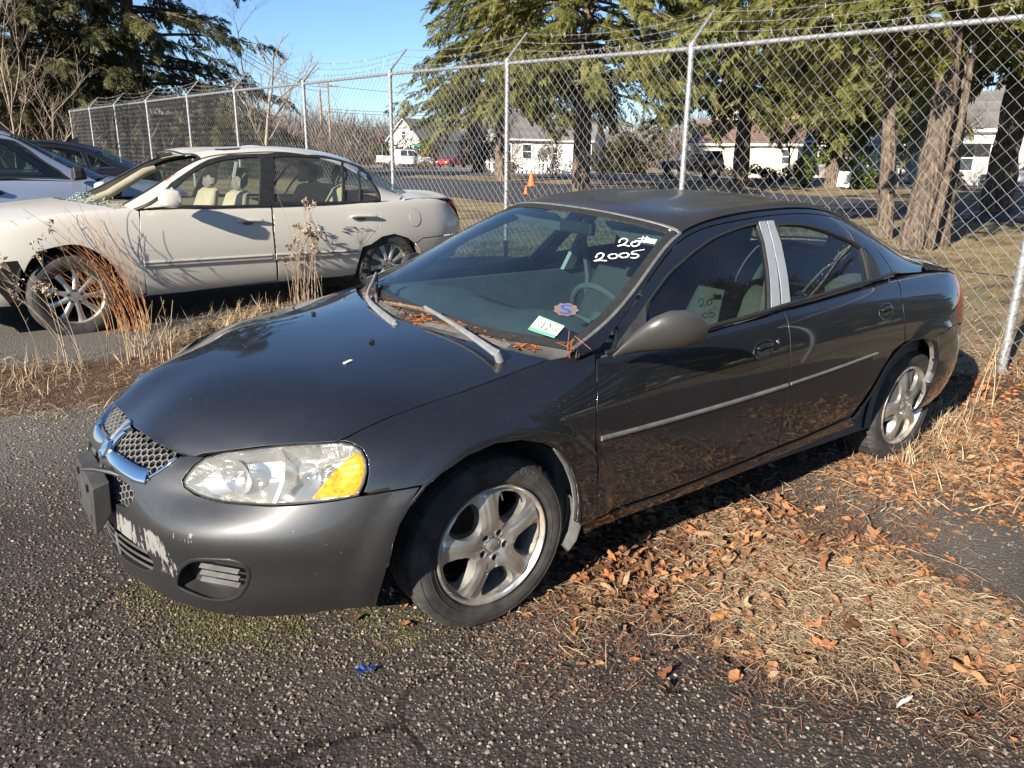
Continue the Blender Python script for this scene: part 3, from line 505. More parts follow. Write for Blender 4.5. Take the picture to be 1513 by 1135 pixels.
# far vehicles
def far_car(label, loc, rz, prof, wid, mat, glass, wheels, wr, group=None, name='parked_car', top=None, lights=True):
    """prof: side outline (x,z); glass: list of side-window outlines; narrowed above the belt"""
    r = empty(name, label, 'pickup' if 'pickup' in name else 'car', tuple(loc), rz, group); pr = np.array(prof, float); k = len(pr); zb = pr[:, 1].max()*.56
    yw = lambda z: wid/2*(1-.16*np.clip((z-zb)/(pr[:, 1].max()-zb), 0, 1)); b = MB()
    L = [np.column_stack([pr[:, 0], s*yw(pr[:, 1])*f, pr[:, 1]]) for s, f in ((-1, .93), (-1, 1), (1, 1), (1, .93))]; L[0][:, 1] = -yw(pr[:, 1]); L[3][:, 1] = yw(pr[:, 1]); c = pr.mean(0)
    for i, sh in ((0, .965), (3, .965)): pass
    ins = lambda A: np.column_stack([c[0]+(A[:, 0]-c[0])*.985, A[:, 1], c[1]+(A[:, 2]-c[1])*.97])
    S = [ins(L[0]), L[0]*np.array([1, .94, 1]), L[3]*np.array([1, .94, 1]), ins(L[3])]; V = np.concatenate(S); i = np.arange(4*k).reshape(4, k)
    F = np.stack([i[:-1], np.roll(i, -1, 1)[:-1], np.roll(i, -1, 1)[1:], i[1:]], -1).reshape(-1, 4); b.add(V, [F]); 
    tri, _, fo, *_ = delaunay_2d_cdt([Vector(p) for p in pr], [(j, (j+1) % k) for j in range(k)], [], 1, 1e-6); fo = np.array([f for f in fo if len(f) == 3]); b.add(S[0], fo[:, ::-1]); b.add(S[3], fo); bd = b.obj('body', mat, r, smooth=False)
    for gpoly in glass:
        gp = np.array(gpoly, float)
        for s in (-1, 1):
            g2 = MB(); A = np.column_stack([gp[:, 0], s*(yw(gp[:, 1])+.006), gp[:, 1]]); B = A-np.array([0, s*.03, 0]); n = len(gp); j = np.arange(n); g2.add(np.concatenate([A, B]), [np.stack([j, np.roll(j, -1), np.roll(j, -1)+n, j+n], 1)] + ([np.array([list(range(n))])])); g2.obj('side_window', M_PANE, r, smooth=False)
    if top is not None:
        (x0, z0), (x1, z1) = top; g2 = MB(); g2.add([(x0-.02, -yw(z0)*.86, z0+.02), (x0-.02, yw(z0)*.86, z0+.02), (x1-.02, yw(z1)*.86, z1+.02), (x1-.02, -yw(z1)*.86, z1+.02)], np.array([(0, 1, 2, 3)])); g2.obj('windscreen', M_PANE, r, smooth=False)
    for x in wheels:
        for s in (-1, 1):
            w_ = MB(); V, F = lathe([(-.11, .001), (-.11, wr*.55), (-.12, wr*.6), (-.12, wr*.93), (-.10, wr), (.10, wr), (.10, wr*.5)], 22); w_.add(V*np.array([1, s*-1 if s > 0 else 1, 1])+np.array([x, s*(wid/2-.10), wr]), F); wo = w_.obj('wheel', M['tyre'] if 'M' in globals() and M.get('tyre') else M_PANE, r)
            h_ = MB(); V, F = lathe([(-.125, .001), (-.125, wr*.5), (-.118, wr*.58)], 18); h_.add(V*np.array([1, 1 if s < 0 else -1, 1])+np.array([x, s*(wid/2-.10), wr]), F); h_.obj('hub', M_GREYW, wo)
    if lights:
        xf, xb = pr[:, 0].min(), pr[:, 0].max()
        for s in (-1, 1): q = MB(); q.box(xf-.02, xf+.08, s*wid*.36-.13, s*wid*.36+.13, zb*.72, zb*.88); q.obj('headlight', M_WHITE, r, smooth=False); q = MB(); q.box(xb-.08, xb+.02, s*wid*.40-.09, s*wid*.40+.09, zb*.72, zb*.95); q.obj('tail_lamp', M_REDP, r, smooth=False)
    return r
M_REDP = simple('red_paint', (.42, .025, .022), .4, 0, .1, 3); M_BLKP = simple('black_car_paint', (.02, .021, .023), .3, .2, .1, 3); M_WHP = simple('white_car_paint', (.68, .68, .67), .35, 0, .05, 2); M_ORANGE = simple('cone_orange', (.85, .13, .035), .6, 0, .1, 5)
if True:
    M = globals().get('M') or {}; M.setdefault('tyre', simple('far_tyre', (.022, .021, .02), .85))
VIEWYAW = lambda px: face(px)
far_car('white pickup truck with crew cab parked across the far street', at((598,249), 80), face((598,249))+math.pi+.35, [(-2.75,.5),(-2.8,.95),(-2.7,1.12),(-1.5,1.2),(-.75,1.86),(.75,1.88),(.9,1.25),(2.75,1.25),(2.8,.6),(2.2,.45),(-2.2,.42)], 1.95, M_WHP, [[(-1.25,1.25),(-.7,1.76),(-.08,1.78),(-.08,1.25)],[(.05,1.25),(.05,1.78),(.68,1.78),(.72,1.25)]], (-1.75, 1.75), .38, name='pickup_truck', top=((-1.5,1.2),(-.75,1.84)))
far_car('dark off-roader with pale bonnet and boxy hard top on the street', at((1020,267), 50), face((1020,267))+.18, [(-2.0,.62),(-2.02,1.0),(-1.9,1.14),(-.75,1.2),(-.45,1.78),(1.75,1.80),(1.9,1.15),(1.95,.6),(1.4,.5),(-1.4,.5)], 1.8, M_BLKP, [[(-.55,1.25),(-.35,1.70),(.45,1.71),(.45,1.25)],[(.58,1.25),(.58,1.71),(1.55,1.71),(1.62,1.25)]], (-1.25, 1.25), .42, name='off_road_car', top=((-.75,1.2),(-.45,1.76)))
CP = [(-2.2,.42),(-2.25,.72),(-1.2,.92),(-.55,1.38),(.85,1.40),(1.55,.98),(2.2,.92),(2.25,.5),(1.6,.32),(-1.6,.32)]; CG = [[(-.9,.96),(-.45,1.31),(.12,1.33),(.12,.96)],[(.24,.96),(.24,1.33),(.8,1.33),(1.2,.98)]]
far_car('small red car parked in front of the withered bush', at((668,248), 92), face((668,248))+1.0, CP, 1.75, M_REDP, CG, (-1.35, 1.35), .32, top=((-1.2,.92),(-.55,1.36)))
far_car('white car at the right edge of the street with dark rear window', at((1512,278), 44), face((1512,278))+.5, CP, 1.75, M_WHP, CG, (-1.35, 1.35), .32, top=((-1.2,.92),(-.55,1.36)))
# signs, poles, cones
def stop_sign():
    p = at((566,249), 78); r = empty('stop_sign', 'red octagonal stop sign seen nearly edge-on left of the white pickup', 'sign', tuple(p), face((566,249))+.75)
    b = MB(); b.tube([(0, .03, 0), (0, .03, 2.9)], .035, 6); b.obj('post', M_GREYW, r); z0 = 2.75; a = np.arange(8)*math.pi/4+math.pi/8
    for nm, R, y, m_ in (('sign_border', .42, -.006, M_WHITE), ('sign_plate', .39, -.012, M_REDP)):
        b = MB(); A = np.stack([R*np.cos(a), np.full(8, y), z0+R*np.sin(a)], 1); B = A+np.array([0, .006, 0]); i_ = np.arange(8); b.add(np.concatenate([A, B]), [np.array([list(range(8))]), np.stack([np.roll(i_, -1), i_, i_+8, np.roll(i_, -1)+8], 1)]); pl = b.obj(nm, m_, r, smooth=False)
    V, T = text_mesh('STOP', .27); link('sign_lettering', np_mesh('sign_lettering', np.stack([V[:, 0], np.full(len(V), -.015), z0+V[:, 1]], 1), T, M_WHITE, smooth=False), pl); return r
stop_sign()
p = at((617,249), 78); r = empty('street_name_sign', 'small green street name sign right of the white pickup', 'sign', tuple(p), face((617,249))+.2); b = MB(); b.tube([(0, 0, 0), (0, 0, 2.5)], .03, 6); b.obj('post', M_GREYW, r); b = MB(); b.box(-.38, .38, -.02, .02, 2.2, 2.42); b.obj('sign_blade', simple('sign_green', (.03, .26, .16), .5), r, smooth=False)
def cone(px, d, lb, s=1.0):
    r = empty('traffic_cone', lb, 'traffic cone', tuple(at(px, d)), 0, 'orange traffic cones on the drive'); b = MB(); V, F = lathe([(.03, .17*s), (.1, .155*s), (.72*s, .035*s), (.74*s, .0005)], 20); b.add(V[:, [0, 2, 1]], [f[:, ::-1] for f in F]); b.obj('cone_body', M_ORANGE, r); b = MB(); b.box(-.2*s, .2*s, -.2*s, .2*s, 0, .035); b.obj('cone_base', M_ORANGE, r, smooth=False); return r
cone((785,272), 36, 'tall orange traffic cone upright by the thick hemlock trunk', 1.05); cone((777,287), 29, 'small orange traffic cone lower down on the dark drive', .45)
M_POLE = simple('weathered_pole_wood', (.26, .19, .14), .9, 0, .25, 4); M_WIRE = simple('black_cable', (.03, .03, .03), .6)
def pole(lb, px, d, top_px, arms, lean=0., r0=.14):
    p = at(px, d); t_ = pix(top_px, dist=d); r = empty('utility_pole', lb, 'utility pole', tuple(p), face(px)); H = t_[2]-p[2]; b = MB(); b.tube([(0, 0, -.3), (0, 0, H)], [r0, r0*.7], 10); b.obj('pole', M_POLE, r)
    for z, w_ in arms: b = MB(); b.box(-w_, w_, -.06, .06, H-z-.06, H-z+.06); a_ = b.obj('cross_arm', M_POLE, r, smooth=False); [ (lambda q: (q.box(x-.05, x+.05, -.05, .05, H-z+.06, H-z+.2), q.obj('insulator', M_GREYW, a_, smooth=False)))(MB()) for x in (-w_*.85, -w_*.4, w_*.4, w_*.85) ]
    return p, H
pA, hA = pole('wooden utility pole with crossarm, right of the pair over the far street', (490,240), 85, (490,122), [(.6, 1.1), (3.2, .8)])
pB, hB = pole('bare-topped wooden utility pole, left of the pair', (478,240), 70, (476,134), [])
pC, hC = pole('short reddish wooden post with a small white notice by the street', (889,266), 50, (890,200), [], r0=.13)
b = MB(); b.box(-.28, .05, -.2, -.16, 2.0, 2.5); nr = b.obj('notice', M_WHITE, None, smooth=False); nr.parent = [o for o in COL.objects if o.name.startswith('utility_pole')][-1]
pD = at((1262,120), 75)
def cable(a, b_, sag, lb, rad=.02, group='overhead cables above the far street'):
    a, b_ = np.array(a), np.array(b_); t_ = np.linspace(0, 1, 24)[:, None]; P = a+(b_-a)*t_; P[:, 2] -= (4*sag*t_*(1-t_))[:, 0]; q = MB(); q.tube(P, rad, 4, cap=False); q.obj('overhead_cable', M_WIRE, None, label=lb, cat='cable', group=group)
top = pA+np.array([0, 0, hA])
for k, (px, dd, dz) in enumerate((((300,30), 40, -.6), ((300,38), 40, -.9), ((300,48), 40, -1.3))):
    cable(top+np.array([0, 0, dz+.2]), pix(px, dist=dd), .8, ('uppermost', 'middle', 'lowest')[k]+' of three dark overhead cables slanting up left from the crossarm pole')
for k, (z, px) in enumerate(((-.5, (820,140)), (-2.9, (820,156)), (-3.2, (820,161)), (-4.6, (820,175)), (-4.9, (820,170)))):
    cable(top+np.array([0, 0, z]), pix(px, dist=75), .5, ('topmost', 'second from top', 'middle', 'second from bottom', 'bottom')[k]+' of five dark overhead cables running right from the crossarm pole', .022)
p = at((1246,264), 38); r = empty('white_board', 'blank white board leaning by the bright green shrub', 'board', tuple(p), face((1246,264))+.3); b = MB(); b.box(-.30, .30, -.02, .02, .12, .86, Matrix.Rotation(.08, 4, 'Y')); b.obj('board_panel', M_WHITE, r, smooth=False); b = MB(); [b.tube([(x, .03, 0), (x, .03, .5)], .02, 5) for x in (-.2, .2)]; b.obj('board_leg', M_POLE, r)
for k, (px, d) in enumerate(((690,247), (706,246), (730,250))):
    pass
# white picket fence pieces far right of the third post
r = empty('white_fence', 'low white picket fence in front of the porch house', 'fence', tuple(at((785,258), 58)), face((785,258)))
for k in range(22): b = MB(); b.box(-3.4+k*.31, -3.4+k*.31+.2, -.03, 0, 0, 1.0+.08*(k % 2)); b.obj('picket', M_WHITE, r, smooth=False)
for z in (.25, .8): b = MB(); b.box(-3.5, 3.4, .002, .05, z-.05, z+.05); b.obj('fence_rail', M_WHITE, r, smooth=False)
# ------------------------------------------------------------------ galvanised chain-link fence with barbed wire
t = NT('galvanised_steel'); c = t.coord(); n = t.noise(25., c, 5, .7); n2 = t.vor(60., c, 'Color'); s_ = t.n('ShaderNodeSeparateColor'); t.l(n2, s_.inputs[0])
t.pbr(t.mix(t.mapr(t.math('ADD', t.math('MULTIPLY', n, .6), t.math('MULTIPLY', s_.outputs[0], .4)), .3, .7), (.20, .21, .22), (.38, .39, .40)), t.mapr(n, .3, .7, .42, .62), .55); M_GALV = t.m
M_WIREG = simple('galvanised_wire', (.36, .36, .355), .45, .55, .15, 3)
fence = empty('chain_link_fence', 'tall galvanised chain-link fence with angled arms and barbed wire', 'fence', (5.16, -.37, 0))
FO = np.array([5.16, -.37, 0.])
def fpt(px):   # photo pixel on the vertical plane of the fence
    d = CF+(px[0]-PW/2)/FPX*CR-(px[1]-PH/2)/FPX*CU; cpt = np.array(CAM_LOC); n_ = np.array([1, .0593, 0]); t_ = ((FO-cpt)@n_)/(d@n_); return cpt+d*t_
tops_px = [(1022,74),(750,93),(576,108),(448,124),(346,134),(276,143),(216,151),(169,156.5),(132,161),(103,165)]
tops = [fpt(p) for p in tops_px]; dirv = np.array([-.0592, .9982, 0])
posts = [np.array([5.16, -.37, tops[0][2]+ (tops[0][2]-tops[2][2])*.0])]+tops
p_prev = posts[0]-dirv*3.05; p_prev[2] = posts[0][2]
posts = [p_prev]+posts
zt = np.array([p[2] for p in posts]); kk = np.arange(len(posts)); cf = np.polyfit(kk[2:], zt[2:], 2); zt[:2] = [np.polyval(np.polyfit(kk[2:6], zt[2:6], 1), 0), np.polyval(np.polyfit(kk[2:6], zt[2:6], 1), 1)]; zt = .5*zt+.5*np.where(kk < 2, zt, np.polyval(cf, kk))
for p, z in zip(posts, zt): p[2] = z
def add(name, b, par, mat=M_GALV, **k):
    o = b.obj(name, mat, par, **k); return o
ARM = np.array([.92, .05, 1.0])*.34
for i, p in enumerate(posts):
    gzp = float(ground_z(p[0], p[1])); last = i == len(posts)-1
    lean = np.array([.0, .0, 0]) if i != 1 else np.array([0, .0, 0])
    b = MB(); r_ = .034 if i in (0, 1) else .030; b.tube([np.array([p[0], p[1], gzp-.3])-FO, p-FO+np.array([0, 0, .03])], r_, 14); po = add('post', b, fence)
    b = MB(); b.tube([p-FO+np.array([0, 0, -.05]), p-FO+np.array([0, 0, .05])], r_+.008, 14); add('post_cap', b, po)
    if not last:
        b = MB(); q = p-FO+np.array([0, 0, .045]); b.tube([q+np.array([0, 0, -.04]), q, q+ARM*.12, q+ARM], [.024, .022, .018, .013], 8); add('barb_arm', b, po)
    for zz in (.25, .5, .75):
        b = MB(); a = np.linspace(0, 2*np.pi, 14, endpoint=False); z = gzp+(p[2]-gzp)*zz; b.tube(np.stack([p[0]-FO[0]+(r_+.003)*np.cos(a), p[1]-FO[1]+(r_+.003)*np.sin(a), np.full(14, z)+.01*np.sin(a)], 1), .0028, 5, closed=True); add('tie_wire', b, po, M_WIREG)
RAILX = -.045
for i in range(len(posts)-1):
    A, B = posts[i]-FO, posts[i+1]-FO; b = MB(); b.tube([A+np.array([0, -.05 if i == 0 else 0, 0]), B], .0225, 12); ra = add('top_rail', b, fence)
    for s_ in np.linspace(.12, .88, 6):
        b = MB(); a = np.linspace(0, 2*np.pi, 12, endpoint=False); c_ = A+(B-A)*s_; b.tube(np.stack([c_[0]+.025*np.cos(a), np.full(12, c_[1])+.004*np.sin(a*2), c_[2]+.025*np.sin(a)], 1), .0026, 4, closed=True); add('rail_tie', b, ra, M_WIREG)
    # woven mesh: every strand zigzags between its neighbours
    L = np.linalg.norm((B-A)[:2]); hp = .0605; ns = int(round(L/hp)); b = MB(); nseg = None; VV, FF = [], []
    n_side = 4 if i < 5 else 3; rad = .0026 if i < 4 else .0023
    for k in range(ns):
        s0, s1 = k/ns, (k+1)/ns; z_top = (A[2]+(B[2]-A[2])*s0)+FO[2]; xb, yb = (FO+A+(B-A)*s0)[:2]; z_bot = float(ground_z(xb, yb))+.02; nn = int((z_top+.05-z_bot)/hp); zs = z_top+.05-np.arange(nn+1)*hp
        alt = (np.arange(nn+1)+k) % 2; sw = np.where(alt == 0, s0, s1)+RNG.normal(0, .0006, nn+1); bow = .018*math.sin(k*.37+i)*np.sin(np.linspace(0, 3.1, nn+1))
        off = np.where((alt == 0), -.004, .004)
        P = np.stack([A[0]+(B[0]-A[0])*sw-.032+off+bow*.5, A[1]+(B[1]-A[1])*sw, zs-FO[2]], 1)
        b.tube(P, rad, n_side, cap=False)
        e = P[0] if k % 2 else P[0]+np.array([0, 0, -.0]); b.tube([e, e+np.array([0, .012, .022])], rad*.8, 3, cap=False); b.tube([e, e+np.array([0, -.010, .024])], rad*.8, 3, cap=False)
    o = b.obj('chain_link_mesh', M_WIREG, fence, smooth=False); o['kind'] = 'stuff'
for j, s_ in enumerate((.36, .66, .96)):
    b = MB(); pts = []
    for i in range(len(posts)-1):
        A, B = posts[i]-FO+ARM*s_+np.array([0, 0, .045]), posts[i+1]-FO+ARM*(s_ if i < len(posts)-2 else .05)+np.array([0, 0, .045]); m = 24; q = np.linspace(0, 1, m, endpoint=False)[:, None]; P = A+(B-A)*q; P[:, 2] -= (.06+.03*RNG.random())*(4*q*(1-q))[:, 0]; pts.append(P)
    P = np.concatenate(pts); b.tube(P, .0024, 4, cap=False); tw = P+np.array([0, 0, .003]); 
    for k in range(len(P)):
        for _ in range(1):
            a = RNG.uniform(0, 3.1); d = np.array([math.cos(a), .35, math.sin(a)])*.022; d2 = np.array([-math.sin(a), -.3, math.cos(a)])*.022; b.tube([P[k]-d, P[k]+d], .0016, 3, cap=False); b.tube([P[k]-d2, P[k]+d2], .0016, 3, cap=False); b.tube([P[k]-np.array([0, .012, 0]), P[k]+np.array([0, .012, 0])], .005, 4, cap=False)
    b.obj('barbed_wire', M_WIREG, fence, smooth=False)
# ------------------------------------------------------------------ smooth car-body surfaces
def nat_basis(kn):
    n = len(kn); h = np.diff(kn); A = np.eye(n); R = np.zeros((n, n))
    for i in range(1, n-1):
        A[i, i-1] = h[i-1]; A[i, i] = 2*(h[i-1]+h[i]); A[i, i+1] = h[i]
        R[i, i-1] = 6/h[i-1]; R[i, i] = -6/h[i-1]-6/h[i]; R[i, i+1] = 6/h[i]
    M = np.linalg.solve(A, R); I = np.eye(n)
    def ev(t):
        t = np.asarray(t, float); k = np.clip(np.searchsorted(kn, t, side='right')-1, 0, n-2); hh = h[k]
        a = ((kn[k+1]-t)/hh)[:, None]; b = ((t-kn[k])/hh)[:, None]; H = hh[:, None]
        B = a*I[k]+b*I[k+1]+((a**3-a)*M[k]+(b**3-b)*M[k+1])*H*H/6
        D = (I[k+1]-I[k])/H-(3*a*a-1)/6*H*M[k]+(3*b*b-1)/6*H*M[k+1]
        return B, D
    return ev
class Net:
    """C2 spline surface through a grid of points P[i][j]; symmetric copies keep it smooth over the centre line"""
    def __init__(s, P, flip=1):
        s.P = np.array(P, float); s.flip = flip
        du = np.linalg.norm(np.diff(s.P, axis=0), axis=2).mean(1); dv = np.linalg.norm(np.diff(s.P, axis=1), axis=2).mean(0)
        s.ku = np.concatenate([[0], np.cumsum(du)]); s.kv = np.concatenate([[0], np.cumsum(dv)])
        s.bu, s.bv = nat_basis(s.ku), nat_basis(s.kv); s._b = None
    def ev(s, uv, d=False):
        uv = np.atleast_2d(uv); Bu, Du = s.bu(uv[:, 0]); Bv, Dv = s.bv(uv[:, 1])
        p = np.einsum('ni,nj,ijk->nk', Bu, Bv, s.P, optimize=True)
        if not d: return p
        return p, np.einsum('ni,nj,ijk->nk', Du, Bv, s.P, optimize=True), np.einsum('ni,nj,ijk->nk', Bu, Dv, s.P, optimize=True)
    def evn(s, uv):
        p, a, b = s.ev(uv, True); n = np.cross(a, b)*s.flip
        return p, n/np.maximum(np.linalg.norm(n, axis=1, keepdims=True), 1e-9)
    def grid(s, nu=90, nv=60):
        U, V = np.meshgrid(np.linspace(s.ku[0], s.ku[-1], nu), np.linspace(s.kv[0], s.kv[-1], nv), indexing='ij')
        uv = np.stack([U.ravel(), V.ravel()], 1); i = np.arange(nu*nv).reshape(nu, nv)
        F = np.stack([i[:-1, :-1], i[1:, :-1], i[1:, 1:], i[:-1, 1:]], -1).reshape(-1, 4); return uv, F
    def cast(s, o, d):
        if s._b is None:
            uv, F = s.grid(); p = s.ev(uv); s._g = uv; s._p = p; s._F = F
            s._b = BVHTree.FromPolygons([tuple(q) for q in p], [tuple(f) for f in F])
        o, d = np.asarray(o, float), np.asarray(d, float)/np.linalg.norm(d)
        h = s._b.ray_cast(Vector(o), Vector(d))
        if h[0] is None:
            w = s._p - o; t = w @ d; k = np.linalg.norm(w - t[:, None]*d, axis=1).argmin(); uv = s._g[k].copy()
            return uv
        c = s._F[h[2]]; w = 1/np.maximum(np.linalg.norm(s._p[c]-np.array(h[0]), axis=1), 1e-6); uv = (s._g[c]*w[:, None]).sum(0)/w.sum(); t = h[3]
        for _ in range(4):
            p, a, b = s.ev(uv, True); r = p[0]-(o+d*t)
            try: dx = np.linalg.solve(np.stack([a[0], b[0], -d], 1), -r)
            except Exception: break
            uv = uv+dx[:2]; t += dx[2]; uv = np.array([np.clip(uv[0], s.ku[0], s.ku[-1]), np.clip(uv[1], s.kv[0], s.kv[-1])])
        return uv
    def side(s, pts):   # (x,z) points seen square from the side (-y)
        return np.array([s.cast((x, -4, z), (0, 1, 0)) for x, z in pts])
def dens(uv, net, h, closed=True):
    out = []; m = len(uv)
    for i in range(m if closed else m-1):
        a, b = uv[i], uv[(i+1) % m]; n = max(1, int(np.ceil(np.linalg.norm(net.ev([a])[0]-net.ev([b])[0])/h)))
        for t in np.arange(n)/n: out.append(a+(b-a)*t)
    if not closed: out.append(uv[-1])
    return np.array(out)
def inside(P, poly):
    x, y = P[:, 0], P[:, 1]; r = np.zeros(len(P), bool); q = np.roll(poly, 1, 0)
    for (x0, y0), (x1, y1) in zip(poly, q):
        c = ((y0 > y) != (y1 > y)); 
        if c.any(): r ^= c & (x < (x1-x0)*(y-y0)/((y1-y0) if y1 != y0 else 1e-12)+x0)
    return r
def panel_arrays(net, outline, holes=(), h=.03, gap=.0025, rnd=.002, depth=.014, lift=0., free=None, bend=None):
    """trimmed piece of a net with a rolled edge. free(p)->mask of boundary points that get no gap (centre line).
    bend(p,n)->p moves surface points (creases, flares)"""
    loops = [dens(np.asarray(outline), net, h*.6)]+[dens(np.asarray(q), net, h*.5) for q in holes]
    lo = np.min(loops[0], 0); hi = np.max(loops[0], 0); c = net.ev([(lo+hi)/2], True)
    su, sv = max(np.linalg.norm(c[1]), .2), max(np.linalg.norm(c[2]), .2); S = np.array([su, sv])
    gu = np.arange(lo[0]*su, hi[0]*su, h); gv = np.arange(lo[1]*sv, hi[1]*sv, h*.87)
    G = np.array([(a+(h/2 if j % 2 else 0), b) for j, b in enumerate(gv) for a in gu]).reshape(-1, 2)
    Ls = [q*S for q in loops]
    if len(G):
        m = inside(G, Ls[0])
        for q in Ls[1:]: m &= ~inside(G, q)
        G = G[m]; B = np.concatenate(Ls)
        if len(G):
            dmin = np.sqrt(((G[:, None]-B[None])**2).sum(-1)).min(1); G = G[dmin > h*.45]
    P2 = np.concatenate(Ls+[G]); edges = []; st = 0
    for q in Ls:
        edges += [(st+i, st+(i+1) % len(q)) for i in range(len(q))]; st += len(q)
    vo, eo, fo, ov, oe, of = delaunay_2d_cdt([Vector(p) for p in P2], edges, [], 0, 1e-6)
    V2 = np.array([v[:] for v in vo]); F = np.array([f for f in fo if len(f) == 3]).reshape(-1, 3)
    cen = V2[F].mean(1); m = inside(cen, Ls[0])
    for q in Ls[1:]: m &= ~inside(cen, q)
    F = F[m]; 
    used = np.unique(F); re = -np.ones(len(V2), int); re[used] = np.arange(len(used)); V2 = V2[used]; F = re[F]
    P, N = net.evn(V2/S)
    a = P[F]; fn = np.cross(a[:, 1]-a[:, 0], a[:, 2]-a[:, 0]); bad = (fn*N[F[:, 0]]).sum(1) < 0; F[bad] = F[bad][:, ::-1]
    if bend is not None:
        e = 2e-3; Pb = bend(P, N)
        q, a1, b1 = net.ev(V2/S, True); a1 /= np.linalg.norm(a1, axis=1, keepdims=True); b1 /= np.linalg.norm(b1, axis=1, keepdims=True)
        pa = bend(P+a1*e, N); pb = bend(P+b1*e, N); n2 = np.cross(pa-Pb, pb-Pb); n2 /= np.maximum(np.linalg.norm(n2, axis=1, keepdims=True), 1e-12)
        sg = np.sign((n2*N).sum(1, keepdims=True)); N = n2*np.where(sg == 0, 1, sg); P = Pb
    P = P+N*lift
    # boundary edges
    E = np.concatenate([F[:, [0, 1]], F[:, [1, 2]], F[:, [2, 0]]]); key = np.sort(E, 1); _, inv, cnt = np.unique(key, axis=0, return_inverse=True, return_counts=True)
    BE = E[cnt[inv.ravel()] == 1]
    out = np.zeros_like(P); T = P[BE[:, 1]]-P[BE[:, 0]]; O = np.cross(T, N[BE[:, 0]]); O /= np.maximum(np.linalg.norm(O, axis=1, keepdims=True), 1e-9)
    np.add.at(out, BE[:, 0], O); np.add.at(out, BE[:, 1], O); ln = np.linalg.norm(out, axis=1, keepdims=True); out = np.where(ln > .05, out/np.maximum(ln, 1e-9), 0)
    bi = np.unique(BE)
    fr = np.zeros(len(P), bool)
    if free is not None: fr = free(P)
    P[bi[~fr[bi]]] -= out[bi[~fr[bi]]]*(gap+rnd)
    if depth > 0:
        bm_ = np.array([not (fr[a] and fr[b]) for a, b in BE], bool); BE = BE[bm_]; bi = np.unique(BE); n0 = len(P); loc = -np.ones(n0, int); loc[bi] = np.arange(len(bi)); k = len(bi)
        o_, n_, p_ = out[bi].copy(), N[bi], P[bi]; fb = fr[bi]; o_[fb] *= 0
        r1 = p_+o_*rnd*.75-n_*rnd*.3; r2 = p_+o_*rnd-n_*rnd; r3 = p_+o_*rnd-n_*depth
        nn = lambda q: q/np.maximum(np.linalg.norm(q, axis=1, keepdims=True), 1e-9)
        P = np.concatenate([P, r1, r2, r2, r3]); N = np.concatenate([N, nn(n_+o_*.9), nn(o_+n_*.15), nn(o_+n_*1e-3), nn(o_+n_*1e-3)])
        q = []
        for A, B in ((None, 0), (0, 1), (2, 3)):
            ia = BE if A is None else n0+A*k+loc[BE]; ib = n0+B*k+loc[BE]
            q.append(np.stack([ia[:, 1], ia[:, 0], ib[:, 0], ib[:, 1]], 1))
        return P, N, [F, np.concatenate(q)]
    return P, N, [F]
def mirror_y(P, N, Fs):
    m = np.array([1, -1, 1]); return P*m, (N*m if N is not None else None), [f[:, ::-1] for f in Fs]
def both(P, N, Fs):
    a, b, c = mirror_y(P, N, Fs); return np.concatenate([P, a]), np.concatenate([N, b]), [np.concatenate([f, g+len(P)]) for f, g in zip(Fs, c)]
def panel(name, net, outline, mat, parent, sides='L', **k):
    A = panel_arrays(net, outline, **k); res = []
    if sides == 'LR': A = both(*A); sides = 'L'
    if sides == 'LS': sides = 'LR'
    for s_ in sides:
        B = A if s_ == 'L' else mirror_y(*A)
        res.append(link(name, np_mesh(name, B[0], B[2], mat, B[1]), parent[s_] if isinstance(parent, dict) else parent))
    return res
def sweep(P, N, prof, closed=False, cap=True):
    """profile (a across, b out of the surface) carried along the curve P with surface normals N"""
    P = np.asarray(P, float); N = np.asarray(N, float); T = (np.roll(P, -1, 0)-np.roll(P, 1, 0)) if closed else np.gradient(P, axis=0)
    T /= np.maximum(np.linalg.norm(T, axis=1, keepdims=True), 1e-9); S = np.cross(N, T); S /= np.maximum(np.linalg.norm(S, axis=1, keepdims=True), 1e-9)
    prof = np.asarray(prof, float); k = len(prof); m = len(P)
    V = (P[:, None]+prof[None, :, 0:1]*S[:, None]+prof[None, :, 1:2]*N[:, None]).reshape(-1, 3); i = np.arange(m*k).reshape(m, k)
    a = i if closed else i[:-1]; b = np.roll(i, -1, 0) if closed else i[1:]
    F = [np.stack([a[:, :-1], b[:, :-1], b[:, 1:], a[:, 1:]], -1).reshape(-1, 4)[:, ::-1]]
    if cap and not closed: F.append(np.array([i[0], i[-1][::-1]]))
    return V, F
def strip(name, net, uv, w, hgt, mat, parent, sides='L', closed=False, h=.03, sink=.004, round_=True):
    uv = dens(np.asarray(uv), net, h, closed); P, N = net.evn(uv)
    pr = [(-w/2, -sink), (-w/2, hgt*.5), (-w*.36, hgt*.9), (0, hgt), (w*.36, hgt*.9), (w/2, hgt*.5), (w/2, -sink)] if round_ else [(-w/2, -sink), (-w/2, hgt), (w/2, hgt), (w/2, -sink)]
    V, F = sweep(P, N, pr, closed); res = []
    for s_ in sides:
        V2, F2 = (V, F) if s_ == 'L' else (V*np.array([1, -1, 1]), [f[:, ::-1] for f in F])
        me = np_mesh(name, V2, F2, mat); auto_smooth(me, .9); res.append(link(name, me, parent[s_] if isinstance(parent, dict) else parent))
    return res
